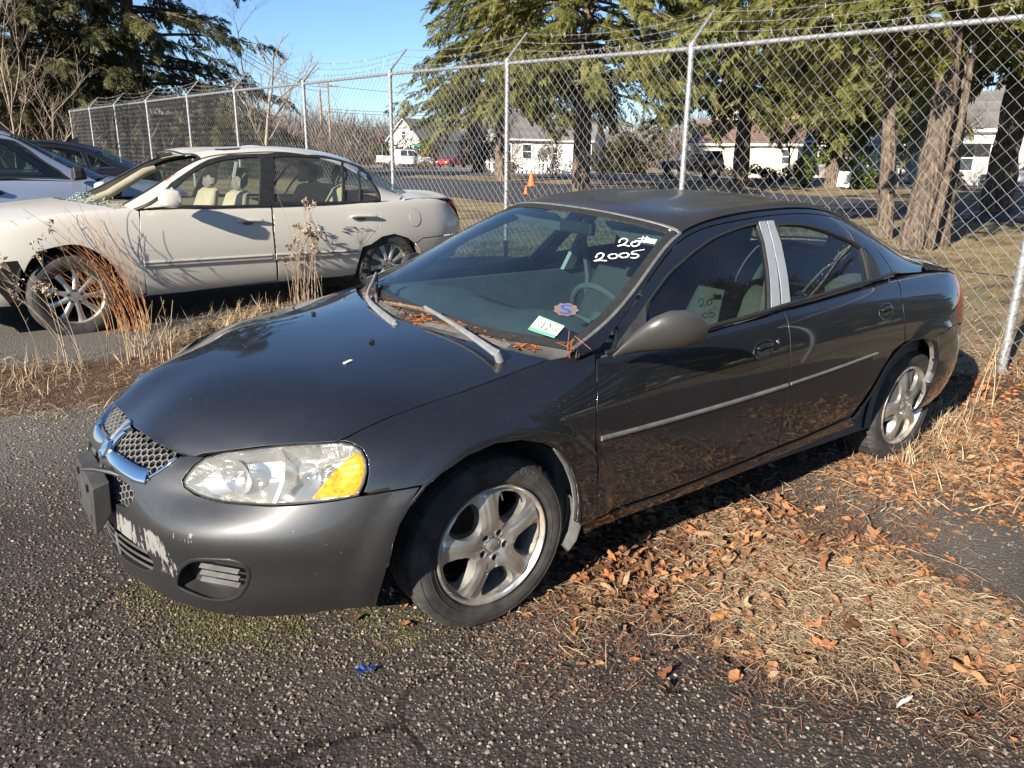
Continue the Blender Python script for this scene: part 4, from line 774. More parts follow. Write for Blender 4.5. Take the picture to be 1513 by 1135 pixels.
def insets(poly_uv, net, d):
    """shrink a uv outline by d metres (positive = inward)"""
    uv = dens(np.asarray(poly_uv), net, .02); c = net.ev([uv.mean(0)], True); S = np.array([np.linalg.norm(c[1]), np.linalg.norm(c[2])])
    q = uv*S; t = np.roll(q, -1, 0)-np.roll(q, 1, 0); t /= np.maximum(np.linalg.norm(t, axis=1, keepdims=True), 1e-9)
    ar = .5*np.sum(q[:, 0]*np.roll(q[:, 1], -1)-np.roll(q[:, 0], -1)*q[:, 1]); n = np.stack([-t[:, 1], t[:, 0]], 1)*np.sign(ar)
    return (q+n*d)/S
def round_poly(P, r=.25, n=4):
    """round the corners of a polyline loop in its own plane (fraction r of each edge)"""
    P = np.asarray(P, float); out = []; m = len(P)
    for i in range(m):
        a, b, c = P[i-1], P[i], P[(i+1) % m]; p, q = b+(a-b)*r, b+(c-b)*r
        for t in np.linspace(0, 1, n): out.append((1-t)**2*p+2*t*(1-t)*b+t*t*q)
    return np.array(out)
# ------------------------------------------------------------------ the grey sedan: body surfaces (x back from the front axle, half width, height)
def belt_net(ST, nose, tail):
    L = [[(x, -w, z) for x, w, z in s] for s in ST]; m = lambda s: [(x, -y, z) for x, y, z in s]
    P = [m(L[i]) for i in range(nose, 0, -1)]+L+[m(L[-1-i]) for i in range(1, tail+1)]
    return Net(P)
def over_net(ST):
    return Net([[(x, -w, z) for x, w, z in s]+[(x, w, z) for x, w, z in s[-2::-1]] for s in ST])
B_ST = [
 [(-1.025,0,.195),(-1.045,0,.26),(-1.055,0,.38),(-1.052,0,.50),(-1.03,0,.59),(-.99,0,.65),(-.942,0,.692),(-.88,0,.733)],
 [(-.985,.215,.195),(-1.01,.225,.26),(-1.02,.23,.38),(-1.016,.23,.50),(-.988,.228,.585),(-.942,.225,.642),(-.89,.22,.685),(-.82,.21,.727)],
 [(-.895,.41,.19),(-.92,.43,.265),(-.935,.44,.38),(-.942,.447,.497),(-.88,.42,.580),(-.85,.415,.637),(-.80,.40,.687),(-.73,.375,.73)],
 [(-.745,.565,.185),(-.775,.605,.27),(-.795,.62,.38),(-.803,.632,.505),(-.742,.602,.607),(-.695,.59,.68),(-.632,.557,.735),(-.56,.51,.772)],
 [(-.59,.66,.195),(-.62,.71,.28),(-.63,.745,.39),(-.637,.766,.507),(-.60,.742,.627),(-.57,.73,.715),(-.52,.695,.772),(-.46,.635,.80)],
 [(-.43,.755,.215),(-.44,.80,.30),(-.44,.84,.40),(-.43,.852,.52),(-.42,.846,.63),(-.39,.81,.745),(-.36,.72,.818),(-.33,.645,.845)],
 [(0,.83,.21),(0,.86,.30),(0,.876,.42),(0,.885,.55),(0,.886,.66),(0,.864,.785),(0,.748,.879),(0,.665,.905)],
 [(.37,.81,.20),(.37,.85,.30),(.37,.876,.42),(.37,.887,.55),(.37,.889,.67),(.37,.874,.80),(.355,.803,.922),(.335,.735,.952)],
 [(.95,.81,.20),(.95,.86,.30),(.95,.883,.42),(.95,.893,.55),(.95,.895,.68),(.95,.88,.82),(.95,.836,.928),(.95,.785,.975)],
 [(1.5,.81,.20),(1.5,.86,.30),(1.5,.884,.42),(1.5,.894,.55),(1.5,.896,.69),(1.5,.88,.84),(1.5,.833,.955),(1.5,.78,1.0)],
 [(2.1,.81,.21),(2.1,.86,.30),(2.1,.883,.42),(2.1,.893,.56),(2.1,.893,.71),(2.1,.873,.87),(2.1,.818,.985),(2.1,.755,1.025)],
 [(2.74,.80,.24),(2.74,.84,.32),(2.74,.873,.43),(2.74,.887,.56),(2.74,.882,.72),(2.74,.85,.89),(2.74,.77,1.005),(2.74,.69,1.04)],
 [(3.2,.72,.27),(3.2,.77,.33),(3.2,.805,.44),(3.2,.822,.57),(3.2,.818,.73),(3.2,.785,.89),(3.2,.71,1.0),(3.2,.63,1.035)],
 [(3.35,.60,.29),(3.44,.635,.35),(3.52,.65,.45),(3.55,.655,.56),(3.535,.652,.68),(3.46,.643,.85),(3.37,.612,.985),(3.31,.555,1.025)],
 [(3.58,.37,.28),(3.64,.39,.34),(3.70,.40,.45),(3.72,.40,.57),(3.71,.40,.70),(3.66,.39,.87),(3.60,.37,.99),(3.51,.34,1.03)],
 [(3.66,0,.28),(3.72,0,.34),(3.78,0,.45),(3.80,0,.57),(3.79,0,.70),(3.74,0,.88),(3.66,0,1.0),(3.57,0,1.04)]]
G_ST = [
 [(.27,.825,.90),(.29,.81,.925),(.312,.802,.948),(.314,.782,.957),(.205,.55,.962),(.15,.28,.963),(.13,0,.963)],
 [(.56,.83,.925),(.56,.80,.975),(.555,.757,1.02),(.55,.733,1.043),(.45,.52,1.075),(.39,.27,1.088),(.37,0,1.092)],
 [(.82,.835,.935),(.815,.768,1.03),(.805,.685,1.148),(.80,.655,1.178),(.705,.47,1.212),(.65,.25,1.227),(.63,0,1.231)],
 [(1.07,.838,.945),(1.07,.755,1.08),(1.06,.615,1.265),(1.05,.578,1.296),(.985,.41,1.338),(.945,.21,1.356),(.935,0,1.36)],
 [(1.35,.838,.955),(1.35,.757,1.09),(1.345,.60,1.303),(1.335,.56,1.352),(1.29,.40,1.375),(1.265,.21,1.392),(1.255,0,1.397)],
 [(1.7,.833,.968),(1.7,.753,1.10),(1.7,.595,1.322),(1.7,.553,1.373),(1.69,.40,1.392),(1.68,.21,1.406),(1.68,0,1.410)],
 [(2.1,.818,.985),(2.1,.745,1.10),(2.1,.605,1.302),(2.1,.548,1.353),(2.1,.40,1.378),(2.1,.21,1.393),(2.1,0,1.398)],
 [(2.45,.785,1.0),(2.45,.735,1.085),(2.45,.625,1.215),(2.45,.545,1.262),(2.47,.40,1.297),(2.49,.21,1.322),(2.5,0,1.33)],
 [(2.83,.73,1.01),(2.81,.695,1.055),(2.79,.62,1.105),(2.77,.545,1.148),(2.8,.39,1.195),(2.84,.20,1.225),(2.86,0,1.232)],
 [(3.17,.675,1.01),(3.15,.645,1.025),(3.12,.60,1.035),(3.09,.54,1.048),(3.15,.38,1.07),(3.21,.20,1.08),(3.23,0,1.083)]]
NB = belt_net(B_ST, 3, 3); NG = over_net(G_ST)
HTILT = .03
HROT = np.array([[1,0,0],[0,math.cos(HTILT),-math.sin(HTILT)],[0,math.sin(HTILT),math.cos(HTILT)]]); HO = np.array([0,-.79,0])
HLOC = HO-HROT@HO
def lcam(rot, loc): 
    c = rot.T@(np.array(CAM_LOC)-loc); return c, np.stack([CR, CU, CF])@rot
def caster(rot, loc):
    c, A = lcam(rot, loc)
    def f(px, net):
        return np.array([net.cast(c, A[2]+(x-PW/2)/FPX*A[0]-(y-PH/2)/FPX*A[1]) for x, y in px])
    def pr(P):
        q = (np.atleast_2d(P)-c)@A.T; return np.stack([PW/2+FPX*q[:,0]/q[:,2], PH/2-FPX*q[:,1]/q[:,2]], 1)
    return f, pr
SEAM = NB.ev(caster(HROT, HLOC)[0]([(284,673),(332,668),(365,664),(399,660),(434,657),(465,656),(495,653),(535,634),(576,616),(620,600),(682,579),(745,556),(812,531)], NB))
SEAM[:, 1] = np.abs(SEAM[:, 1]); SEAM = SEAM[np.argsort(SEAM[:, 0])]
def hood_z(x, w):
    zc = np.interp(x, [-.985,-.95,-.92,-.88,-.82,-.72,-.6,-.45,-.3,-.1,.05,.2], [.64,.688,.715,.752,.792,.832,.862,.889,.910,.930,.943,.952])
    xs_ = np.r_[-.95, SEAM[:, 0]]; ws = np.interp(x, xs_, np.r_[.2, SEAM[:, 1]]); zs = np.interp(x, xs_, np.r_[.69, SEAM[:, 2]])
    return zc-(zc-zs)*np.clip(w/ws, 0, 1.3)**2.9
def seam_w(x): return float(np.interp(x, np.r_[-.99, -.95, SEAM[:, 0]], np.r_[.05, .17, SEAM[:, 1]]))
H_ST = []
for xc, xe in ((-.978,-.865), (-.945,-.80), (-.90,-.73), (-.84,-.66), (-.72,-.57), (-.52,-.45), (-.22,-.20), (.04,.10), (.062,.30)):
    we = seam_w(xe)*1.045; r = []
    for s in (0, .3, .56, .80, 1.0):
        w = we*s; x = xc+(xe-xc)*s**2.0; r.append((x, -w, float(hood_z(x, w))))
    H_ST.append(r[::-1]+[(x, -y, z) for x, y, z in r[1:]])
T_ST = [[(x*(1-abs(w)/.7)+xe*abs(w)/.7, w, zc-(zc-ze)*(abs(w)/we)**2.2) for w in (-we, -.75*we, -.42*we, 0, .42*we, .75*we, we)] for x, xe, zc, ze, we in ((3.10,2.98,1.085,1.0,.735), (3.26,3.16,1.078,.992,.712), (3.42,3.28,1.066,.985,.668), (3.54,3.35,1.05,.98,.628))]
T_ST.append([(x, w, z) for x, w, z in ((3.385,-.607,.975),(3.50,-.48,.992),(3.61,-.27,1.0),(3.66,0,1.006),(3.61,.27,1.0),(3.50,.48,.992),(3.385,.607,.975))])
NH = Net(H_ST); NTk = Net(T_ST)
# ------------------------------------------------------------------ materials shared by the cars
def paint_mat(name, base, metal, rough, coat=1.0, dust=.12, dustcol=(.24, .245, .255), flake=True, peel=False, coat_r=.03):
    t = NT(name); c = t.coord(); n = t.noise(2.2, c, 6, .65); n2 = t.noise(90., c, 3, .6)
    up = t.n('ShaderNodeNewGeometry'); sep = t.n('ShaderNodeSeparateXYZ'); t.l(up.outputs['Normal'], sep.inputs[0])
    d = t.math('MULTIPLY', t.mapr(n, .35, .75), dust); d = t.math('MULTIPLY', d, t.mapr(n2, .3, .7, .6, 1.2), True)
    d = t.math('MULTIPLY', d, t.mapr(sep.outputs[2], -.2, .8, .5, 1.0))
    col = t.mix(d, base, dustcol); met = t.math('MULTIPLY', t.math('SUBTRACT', 1.0, d), metal); rg = t.math('ADD', t.math('MULTIPLY', d, .6), rough)
    spk = t.math('GREATER_THAN', t.vor(55., c), .0); sp2 = t.math('LESS_THAN', t.vor(38., c), .055)     # bird lime and dried drops
    gate = t.math('GREATER_THAN', t.noise(1.3, c, 3), .56); col = t.mix(t.math('MULTIPLY', sp2, t.math('MULTIPLY', gate, .6)), col, (.42, .41, .38))
    ct = coat
    if peel:   # clear coat flaked off the bumper face in vertical runs
        sx = t.n('ShaderNodeSeparateXYZ'); t.l(c, sx.inputs[0])
        st = t.noise(1.0, t.coord('Object', (75., 75., 17.)), 5, .7); big = t.noise(1.0, t.coord('Object', (9., 9., 7.)), 2, .5)
        zone = t.math('MULTIPLY', t.mapr(sx.outputs[0], -1.06, -.86, 1, 1), 1.0)
        mz = t.math('MULTIPLY', t.mapr(sx.outputs[2], .28, .32), t.mapr(sx.outputs[2], .45, .50, 1, 0))
        my = t.math('MULTIPLY', t.mapr(sx.outputs[1], -.50, -.38), t.mapr(sx.outputs[1], -.14, -.08, 1, 0))
        m1 = t.math('MULTIPLY', mz, my)
        mz2 = t.math('MULTIPLY', t.mapr(sx.outputs[2], .455, .475), t.mapr(sx.outputs[2], .50, .515, 1, 0)); my2 = t.math('MULTIPLY', t.mapr(sx.outputs[1], -.64, -.58), t.mapr(sx.outputs[1], -.40, -.36, 1, 0))
        m2 = t.math('MULTIPLY', t.math('MULTIPLY', mz2, my2), .72); mm = t.math('MAXIMUM', m1, m2)
        pm = t.math('GREATER_THAN', t.math('ADD', t.math('MULTIPLY', mm, .22), t.math('ADD', t.math('MULTIPLY', st, .55), t.math('MULTIPLY', big, .5))), .735)
        pm = t.math('MULTIPLY', pm, t.math('GREATER_THAN', mm, .05))
        col = t.mix(pm, col, (.17, .167, .16)); met = t.math('MULTIPLY', met, t.math('SUBTRACT', 1.0, pm)); rg = t.math('MAXIMUM', rg, t.math('MULTIPLY', pm, .7)); ct = t.math('MULTIPLY', t.math('SUBTRACT', 1.0, pm), coat)
    nb = t.bump(t.noise(420., c, 2), .02, .002) if flake else None
    p_ = t.pbr(col, rg, met, nb, ct, coat_r); p_.inputs['Coat IOR'].default_value = 1.65; return t.m
M = globals().get("M") or {}
M['paint'] = paint_mat('graphite_paint', (.0135, .0145, .0185), .6, .46, 1.0, .05, coat_r=.035)
M['roofpaint'] = paint_mat('faded_roof_paint', (.022, .020, .018), .25, .48, .5, .14, (.20, .17, .14), True, False, .16)
M['bumperpaint'] = paint_mat('graphite_bumper_paint', (.032, .033, .035), .62, .46, .6, .10, peel=True, coat_r=.12)
M['black'] = simple('black_plastic', (.018, .018, .018), .5, 0, .3, 20, .05, 300)
M['dullblack'] = simple('weathered_black_plastic', (.035, .034, .033), .62, 0, .35, 14, .08, 260)
M['rubber'] = simple('rubber_seal', (.015, .015, .015), .7, 0, .3, 30)
M['greytrim2'] = simple('dusty_liner_plastic', (.13, .13, .125), .7, 0, .2, 20)
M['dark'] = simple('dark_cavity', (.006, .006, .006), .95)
M['chrome'] = simple('chrome', (.72, .73, .75), .08, 1.0, .05, 6)
M['silver'] = simple('faded_silver_vinyl', (.34, .36, .38), .42, .35, .12, 9, .03, 200)
M['greytrim'] = simple('grey_trim', (.13, .13, .125), .5, .2, .25, 25)
M['glass'] = glass_mat('car_glass', (.60, .72, .68), 0, 1.65, .010)
M['windglass'] = glass_mat('windscreen_glass', (.52, .70, .73), 0, 2.3, .012, (.42, .47, .48))
M['interior'] = simple('grey_interior', (.10, .105, .10), .8, 0, .15, 12, .1, 200)
M['seatcloth'] = simple('grey_seat_cloth', (.05, .053, .05), .9, 0, .15, 40, .2, 300)
M['lighttrim'] = simple('pale_pillar_trim', (.42, .43, .38), .7, 0, .08, 8)
M['tyre'] = None
t = NT('tyre_rubber'); c = t.coord(); n = t.noise(14., c, 5); t.pbr(t.mix(t.mapr(n, .35, .7), (.020, .020, .020), (.060, .056, .050)), .82, 0, t.bump(t.noise(120., c, 4), .25, .004)); M['tyre'] = t.m
t = NT('alloy_rim'); c = t.coord(); n = t.noise(9., c, 6, .65)
ry = t.n('ShaderNodeSeparateXYZ'); t.l(c, ry.inputs[0]); rr = t.math('SQRT', t.math('ADD', t.math('POWER', ry.outputs[0], 2.), t.math('POWER', ry.outputs[2], 2.)))
rust = t.math('MULTIPLY', t.mapr(n, .44, .66), t.mapr(rr, .15, .205, .12, .9), True)
t.pbr(t.mix(rust, (.52, .52, .50), (.40, .31, .19)), t.mapr(n, .3, .8, .28, .52), t.math('SUBTRACT', .85, t.math('MULTIPLY', rust, .6)), t.bump(t.noise(200., c, 3), .05, .002), .25, .15); M['alloy'] = t.m
M['brake'] = simple('brake_iron', (.06, .05, .045), .6, .6, .4, 20)
t = NT('clouded_lens'); c = t.coord(); n = t.noise(5., c, 5, .6)
tr = t.n('ShaderNodeBsdfTransparent'); tr.inputs[0].default_value = (.95, .94, .90, 1); gl = t.n('ShaderNodeBsdfGlossy'); gl.inputs['Roughness'].default_value = .06
df = t.n('ShaderNodeBsdfDiffuse'); df.inputs[0].default_value = (.60, .62, .60, 1); fr = t.n('ShaderNodeFresnel'); fr.inputs[0].default_value = 1.5
m1 = t.n('ShaderNodeMixShader'); t.l(t.mapr(n, .3, .75, .06, .26), m1.inputs[0]); t.l(tr.outputs[0], m1.inputs[1]); t.l(df.outputs[0], m1.inputs[2])
m2 = t.n('ShaderNodeMixShader'); t.l(fr.outputs[0], m2.inputs[0]); t.l(m1.outputs[0], m2.inputs[1]); t.l(gl.outputs[0], m2.inputs[2]); t.l(m2.outputs[0], t.out.inputs[0]); M['lens'] = t.m
def lens_mat(name, col, a=.5):
    t = NT(name); tr = t.n('ShaderNodeBsdfTransparent'); tr.inputs[0].default_value = (*col, 1); p = t.n('ShaderNodeBsdfPrincipled'); p.inputs['Base Color'].default_value = (*col, 1); p.inputs['Roughness'].default_value = .15
    ms = t.n('ShaderNodeMixShader'); t.val(ms.inputs[0], t.mapr(t.vor(70., t.coord()), 0, .6, a-.15, a+.25)); t.l(tr.outputs[0], ms.inputs[1]); t.l(p.outputs[0], ms.inputs[2]); t.l(ms.outputs[0], t.out.inputs[0]); return t.m
M['amber'] = lens_mat('amber_lens', (.95, .30, .02), .62); M['redlens'] = lens_mat('red_lens', (.40, .012, .012), .7)
M['reflector'] = simple('lamp_reflector', (.80, .80, .78), .16, .9, .04, 10)
M['white_ink'] = simple('white_paint_marker', (.85, .85, .83), .7)
M['leafdebris'] = simple('leaf_debris', (.24, .085, .03), .9, 0, .5, 60)

# ------------------------------------------------------------------ wheels
def make_tyre(R, rr, w, parent, name='tyre', flat=0., letters=None, n=96):
    h = w/2; pr = [(-h*.80, rr-.006), (-h*.93, rr+.012), (-h*1.0, rr+(R-rr)*.45), (-h*.97, rr+(R-rr)*.72), (-h*.86, R-.012), (-h*.80, R-.005)]
    tread = [(-h*.78, R-.0035), (-h*.62, R-.0012), (-h*.60, R-.0075), (-h*.55, R-.0075), (-h*.53, R-.0008), (-h*.2, R), (-h*.18, R-.0075), (-h*.12, R-.0075), (-h*.10, R)]
    half = pr+tread; prof = half+[(-a, r) for a, r in half[::-1]]
    a_abs = np.abs(np.array([p[0] for p in prof]))/h
    def rf(r, t, ax):
        k = np.arange(n)[None, :] % 4; m = (np.abs(ax)/h > .5) & (r > R-.011)
        r = np.where(m & (k == 0), r-.0055, r); return r
    V, F = lathe(prof, n, rfun=rf)
    s2 = (V[:, 1] < 0) & (np.hypot(V[:, 0], V[:, 2]) > rr+.02) & (np.hypot(V[:, 0], V[:, 2]) < R-.015)
    if flat:
        zc = -R+flat; below = V[:, 2] < zc; sq = np.clip((zc+.05-V[:, 2])/.1, 0, 1)
        V[:, 1] *= 1+.16*sq; V[below, 2] = zc
    me = np_mesh(name, V, F, M['tyre']); auto_smooth(me, .6); o = link(name, me, parent)
    rings = MB()
    for r_ in (rr+.012, rr+.030, R-.030):
        a = np.linspace(0, 2*np.pi, 90, endpoint=False); yy = -np.interp(r_, [rr-.006, rr+.012, rr+(R-rr)*.45, rr+(R-rr)*.72, R-.012], [h*.80, h*.93, h*1.0, h*.97, h*.86])
        P_ = np.stack([r_*np.cos(a), np.full(90, yy), r_*np.sin(a)], 1)
        if flat: P_[:, 2] = np.maximum(P_[:, 2], -R+flat+.004)
        rings.tube(P_, .0016, 5, closed=True)
    rings.obj('sidewall_rib', M['tyre'], o)
    if letters:
        V, T = text_mesh(letters, .030); V = V*np.array([1.25, 1, 1]); rad = rr+.055
        th = math.pi/2-.40-(V[:, 0])/rad; rr_ = rad+V[:, 1]; yy = -np.interp(rr_, [rr+.012, rr+(R-rr)*.45, rr+(R-rr)*.72, R-.012], [h*.93, h*1.0, h*.97, h*.86])-.0012
        L = np.stack([rr_*np.cos(th), yy, rr_*np.sin(th)], 1); link('sidewall_lettering', np_mesh('sidewall_lettering', L, T[:, ::-1], M['tyreletter']), o)
    return o
M['tyreletter'] = simple('worn_tyre_letter', (.10, .10, .095), .7)
def polar_face(R, holes, hf, h=.006):
    """flat face with round-cornered openings; hf(x,z)->y"""
    a = np.linspace(0, 2*np.pi, 120, endpoint=False); out = np.stack([R*np.cos(a), R*np.sin(a)], 1); loops = [out]+[np.asarray(q) for q in holes]
    g = np.arange(-R, R, h); G = np.array([(x+(h/2 if j % 2 else 0), z) for j, z in enumerate(g) for x in g]); m = inside(G, out)
    for q in loops[1:]: m &= ~inside(G, q)
    G = G[m]; B = np.concatenate(loops); d = np.concatenate([np.sqrt(((G[i:i+500, None]-B[None])**2).sum(-1)).min(1) for i in range(0, len(G), 500)]); G = G[d > h*.5]
    P = np.concatenate(loops+[G]); E = []; st = 0
    for q in loops: E += [(st+i, st+(i+1) % len(q)) for i in range(len(q))]; st += len(q)
    vo, _, fo, *_ = delaunay_2d_cdt([Vector(p) for p in P], E, [], 0, 1e-7)
    V = np.array([v[:] for v in vo]); F = np.array([f for f in fo if len(f) == 3]); c = V[F].mean(1); m = inside(c, out)
    for q in loops[1:]: m &= ~inside(c, q)
    F = F[m]; return np.stack([V[:, 0], hf(V[:, 0], V[:, 1]), V[:, 1]], 1), F, loops
def five_spoke(parent, Rl=.216, rot=.0):
    rim = link('rim', None, parent); 
    # rim dish: lip, drop to the face, barrel inward
    V, F = lathe([(.10, .188), (.02, .194), (-.004, .203), (-.015, .2075), (-.019, .211), (-.018, .2150), (-.010, Rl), (.0, Rl), (.006, .210)], 96)
    me = np_mesh('rim', V, [f[:, ::-1] for f in F], M['alloy']); auto_smooth(me, .8); rim.data = None
    bpy.data.objects.remove(rim); rim = link('rim', me, parent)
    holes = []; rec = []
    for k in range(5):
        c = rot+k*2*math.pi/5+math.pi/5
        pts = [(r, c+da) for r, da in ((.191, -.28), (.193, 0), (.191, .28), (.172, .375), (.125, .375), (.094, .25), (.083, 0), (.094, -.25), (.125, -.375), (.172, -.375))]
        P = smooth_poly([(r*math.cos(t_), r*math.sin(t_)) for r, t_ in pts], 5); holes.append(P)
    lug = [(.047*math.cos(rot+k*2*math.pi/5+math.pi/5), .047*math.sin(rot+k*2*math.pi/5+math.pi/5)) for k in range(5)]
    for lx, lz in lug:
        a = np.linspace(0, 2*np.pi, 18, endpoint=False); holes.append(np.stack([lx+.0125*np.cos(a), lz+.0125*np.sin(a)], 1))
    def hf(x, z):
        r = np.hypot(x, z); th = np.arctan2(z, x); y = -.012-.010*np.sin(np.clip((r-.03)/.16, 0, 1)*np.pi)*1.2+.010*sstep(.09, .0, r)
        k = np.round((th-rot)/(2*np.pi/5)); c = rot+k*2*np.pi/5; s_ = r*np.sin(th-c)                       # distance across the spoke
        y = y+.0045*sstep(.002, .012, s_)*sstep(.055, .075, r)*sstep(.200, .19, r)                         # step along one side of each spoke
        y = y+.006*sstep(.016, .034, np.abs(s_))*sstep(.07, .10, r)*sstep(.203, .19, r)
        y = y+.012*sstep(.190, .2035, r)
        return y
    P, F, loops = polar_face(.2035, holes, hf, .0048)
    e = P[F]; n_ = np.cross(e[:, 1]-e[:, 0], e[:, 2]-e[:, 0]); bad = n_[:, 1] > 0; F[bad] = F[bad][:, ::-1]
    b = MB(); b.add(P, F)
    for i, q in enumerate(loops[1:]):
        y0 = hf(q[:, 0], q[:, 1]); dp = .045 if i < 5 else .022; k = len(q); A = np.stack([q[:, 0], y0, q[:, 1]], 1); sh = q.mean(0)+(q-q.mean(0))*(.90 if i < 5 else 1); Bq = np.stack([sh[:, 0], y0+dp, sh[:, 1]], 1)
        i0 = np.arange(k); b.add(np.concatenate([A, Bq]), np.stack([i0, np.roll(i0, -1), np.roll(i0, -1)+k, i0+k], 1)[:, ::-1])
    me = b.mesh('spokes', M['alloy']); auto_smooth(me, .7); sp = link('spokes', me, parent)
    for lx, lz in lug:
        n = MB(); V, F = lathe([(-.001, .0001), (-.001, .006), (.004, .0085), (.02, .009)], 6); n.add(V+np.array([lx, .002, lz]), F); n.obj('lug_nut', M['brake'], parent, smooth=False)
        ring = MB(); a = np.linspace(0, 2*np.pi, 22, endpoint=False); ring.tube(np.stack([lx+.0145*np.cos(a), np.full(22, float(hf(np.array(lx), np.array(lz)))-.0005), lz+.0145*np.sin(a)], 1), .0022, 6, closed=True); ring.obj('lug_ring', M['alloy'], parent)
    cap = MB(); V, F = lathe([(-.0125, .0001), (-.0125, .020), (-.010, .0235), (-.002, .024)], 32); cap.add(V, [f for f in F]); co = cap.obj('centre_cap', M['alloy'], parent)
    em = MB()   # horned head in low relief
    hd = np.array([(0, -.012), (.004, -.009), (.0055, -.002), (.009, .002), (.012, -.003), (.0105, -.0095), (.015, -.006), (.0155, .003), (.010, .009), (.004, .0085), (0, .0095)])
    hd = np.concatenate([hd, hd[-2:0:-1]*np.array([-1, 1])]); k = len(hd); A = np.stack([hd[:, 0], np.full(k, -.0128), hd[:, 1]], 1); B = A-np.array([0, .002, 0])
    i0 = np.arange(k); em.add(np.concatenate([A, B, [(0, -.0155, 0)]]), [np.stack([i0, np.roll(i0, -1), np.roll(i0, -1)+k, i0+k], 1), np.stack([i0+k, np.roll(i0, -1)+k, np.full(k, 2*k)], 1)]); em.obj('cap_emblem', M['greytrim'], co, smooth=False)
    v = MB(); a0 = rot+.30*math.pi; v.tube([(.183*math.cos(a0), -.004, .183*math.sin(a0)), (.165*math.cos(a0), -.022, .165*math.sin(a0))], .0035, 8); v.obj('valve', M['black'], parent)
    return rim
def brake_pack(parent):
    b = MB(); V, F = lathe([(.075, .001), (.07, .07), (.06, .075), (.062, .13), (.085, .13), (.09, .07)], 40); b.add(V, [f[:, ::-1] for f in F]); b.obj('brake_disc', M['brake'], parent)
    d = MB(); V, F = lathe([(.10, .001), (.10, .19)], 40); d.add(V, F); d.obj('rim_back', M['dark'], parent)
    c = MB(); c.box(-.12, -.05, .03, .10, -.03, .10); c.obj('brake_caliper', M['brake'], parent, bevel=.008)
def slab(name, uvs, net, lift, th, mat, parent, sides='L', h=.03, **k):
    return panel(name, net, uvs, mat, parent, sides, lift=lift, depth=th, gap=0, h=h, **k)
# ------------------------------------------------------------------ the grey sedan
hero = empty('sedan', 'dusty charcoal grey sedan with 20# 2005 handwritten on its windscreen, nearest the camera', 'car', tuple(HLOC)); hero.rotation_euler = (HTILT, 0, 0)
HX, HPR = caster(HROT, HLOC)
fB = lambda *p: HX(p, NB); fG = lambda *p: HX(p, NG); fH = lambda *p: HX(p, NH)
def cl(net, lo, hi, n=8, u=None):     # piece of the nose centre line, bottom to top
    u = net.ku[3]; return np.array([(u, v) for v in np.linspace(lo, hi, n)])
MID = lambda P: np.abs(P[:, 1]) < .002
# -- px outlines read off the photograph, laid on the body surfaces
archF = [(571,834),(577,800),(587,772),(602,747),(626,716),(650,696),(687,671),(729,653),(769,647),(800,651),(825,664),(842,688),(852,716),(855,741),(853,772)]
archR = [(1263,622),(1275,604),(1294,574),(1312,539),(1335,511),(1350,501),(1364,498),(1374,501),(1382,512),(1383,530),(1379,550),(1372,566)]
def flare(P, N):
    r = np.hypot(P[:, 0], P[:, 2]-.31); th = np.arctan2(P[:, 2]-.31, -P[:, 0]); wd = .055+.065*np.clip(np.cos(th), 0, 1); d = (r-.425)/wd
    k = .013*sstep(1.05, .35, d)*sstep(-.02, .14, P[:, 2]-.31+.12)
    r2 = np.hypot(P[:, 0]-2.743, P[:, 2]-.31); k2 = .013*sstep(1.05, .3, (r2-.425)/.085)*sstep(-.02, .14, P[:, 2]-.31+.12)
    w = sstep(.6, .75, np.abs(P[:, 1]))
    return P+N*((k+k2)*w)[:, None]
uA, uB_ = fB(*archF), fB(*archR)
hl_top = [(305,677),(332,670),(365,666),(400,662),(434,659),(460,657),(485,656),(505,655),(521,658)]
hl_right = [(533,666),(540,680),(541,697),(537,714),(529,731)]
hl_bot = [(500,737),(465,741),(432,744),(399,745),(365,743),(331,740),(308,735),(289,728),(275,719)]
hl_in = [(273,711),(279,701),(290,688)]
hl = fB(*(hl_top+hl_right+hl_bot+hl_in))
bottomB = [(303,902),(365,906),(434,902),(502,893),(545,885),(561,870)]
jbot = lambda a, b, n: np.array([(u, .012) for u in np.linspace(a, b, n)])
lead = [(266,673),(250,664),(227,651),(209,640)]
u_arch0 = uA[0]
lowL = fB((561,868),(566,852))
u0 = NB.ku[3]
vtop = NB.kv[6]
grille_edge = fB((266,674),(258,681),(245,691),(230,701),(217,709),(204,709),(190,701),(176,691),(160,678),(148,667))
gc_lo = NB.cast((-4, 0, .622), (1, 0, 0))
low_gr = fB((146,690),(158,697),(172,705),(189,717),(198,727),(196,740),(186,751),(172,745),(158,737),(146,729)); low_gr[[0, -1], 0] = u0
intake = np.array([NB.cast((-4, y, z), (1, 0, 0)) for y, z in ((0, .395), (-.12, .392), (-.24, .385), (-.31, .372), (-.335, .345), (-.325, .315), (-.28, .295), (-.15, .283), (0, .28))])
fog = HX(smooth_poly([(260,851),(266,838),(283,827),(313,826),(348,829),(365,838),(369,852),(362,871),(346,886),(313,888),(282,878),(262,867)], 3), NB)
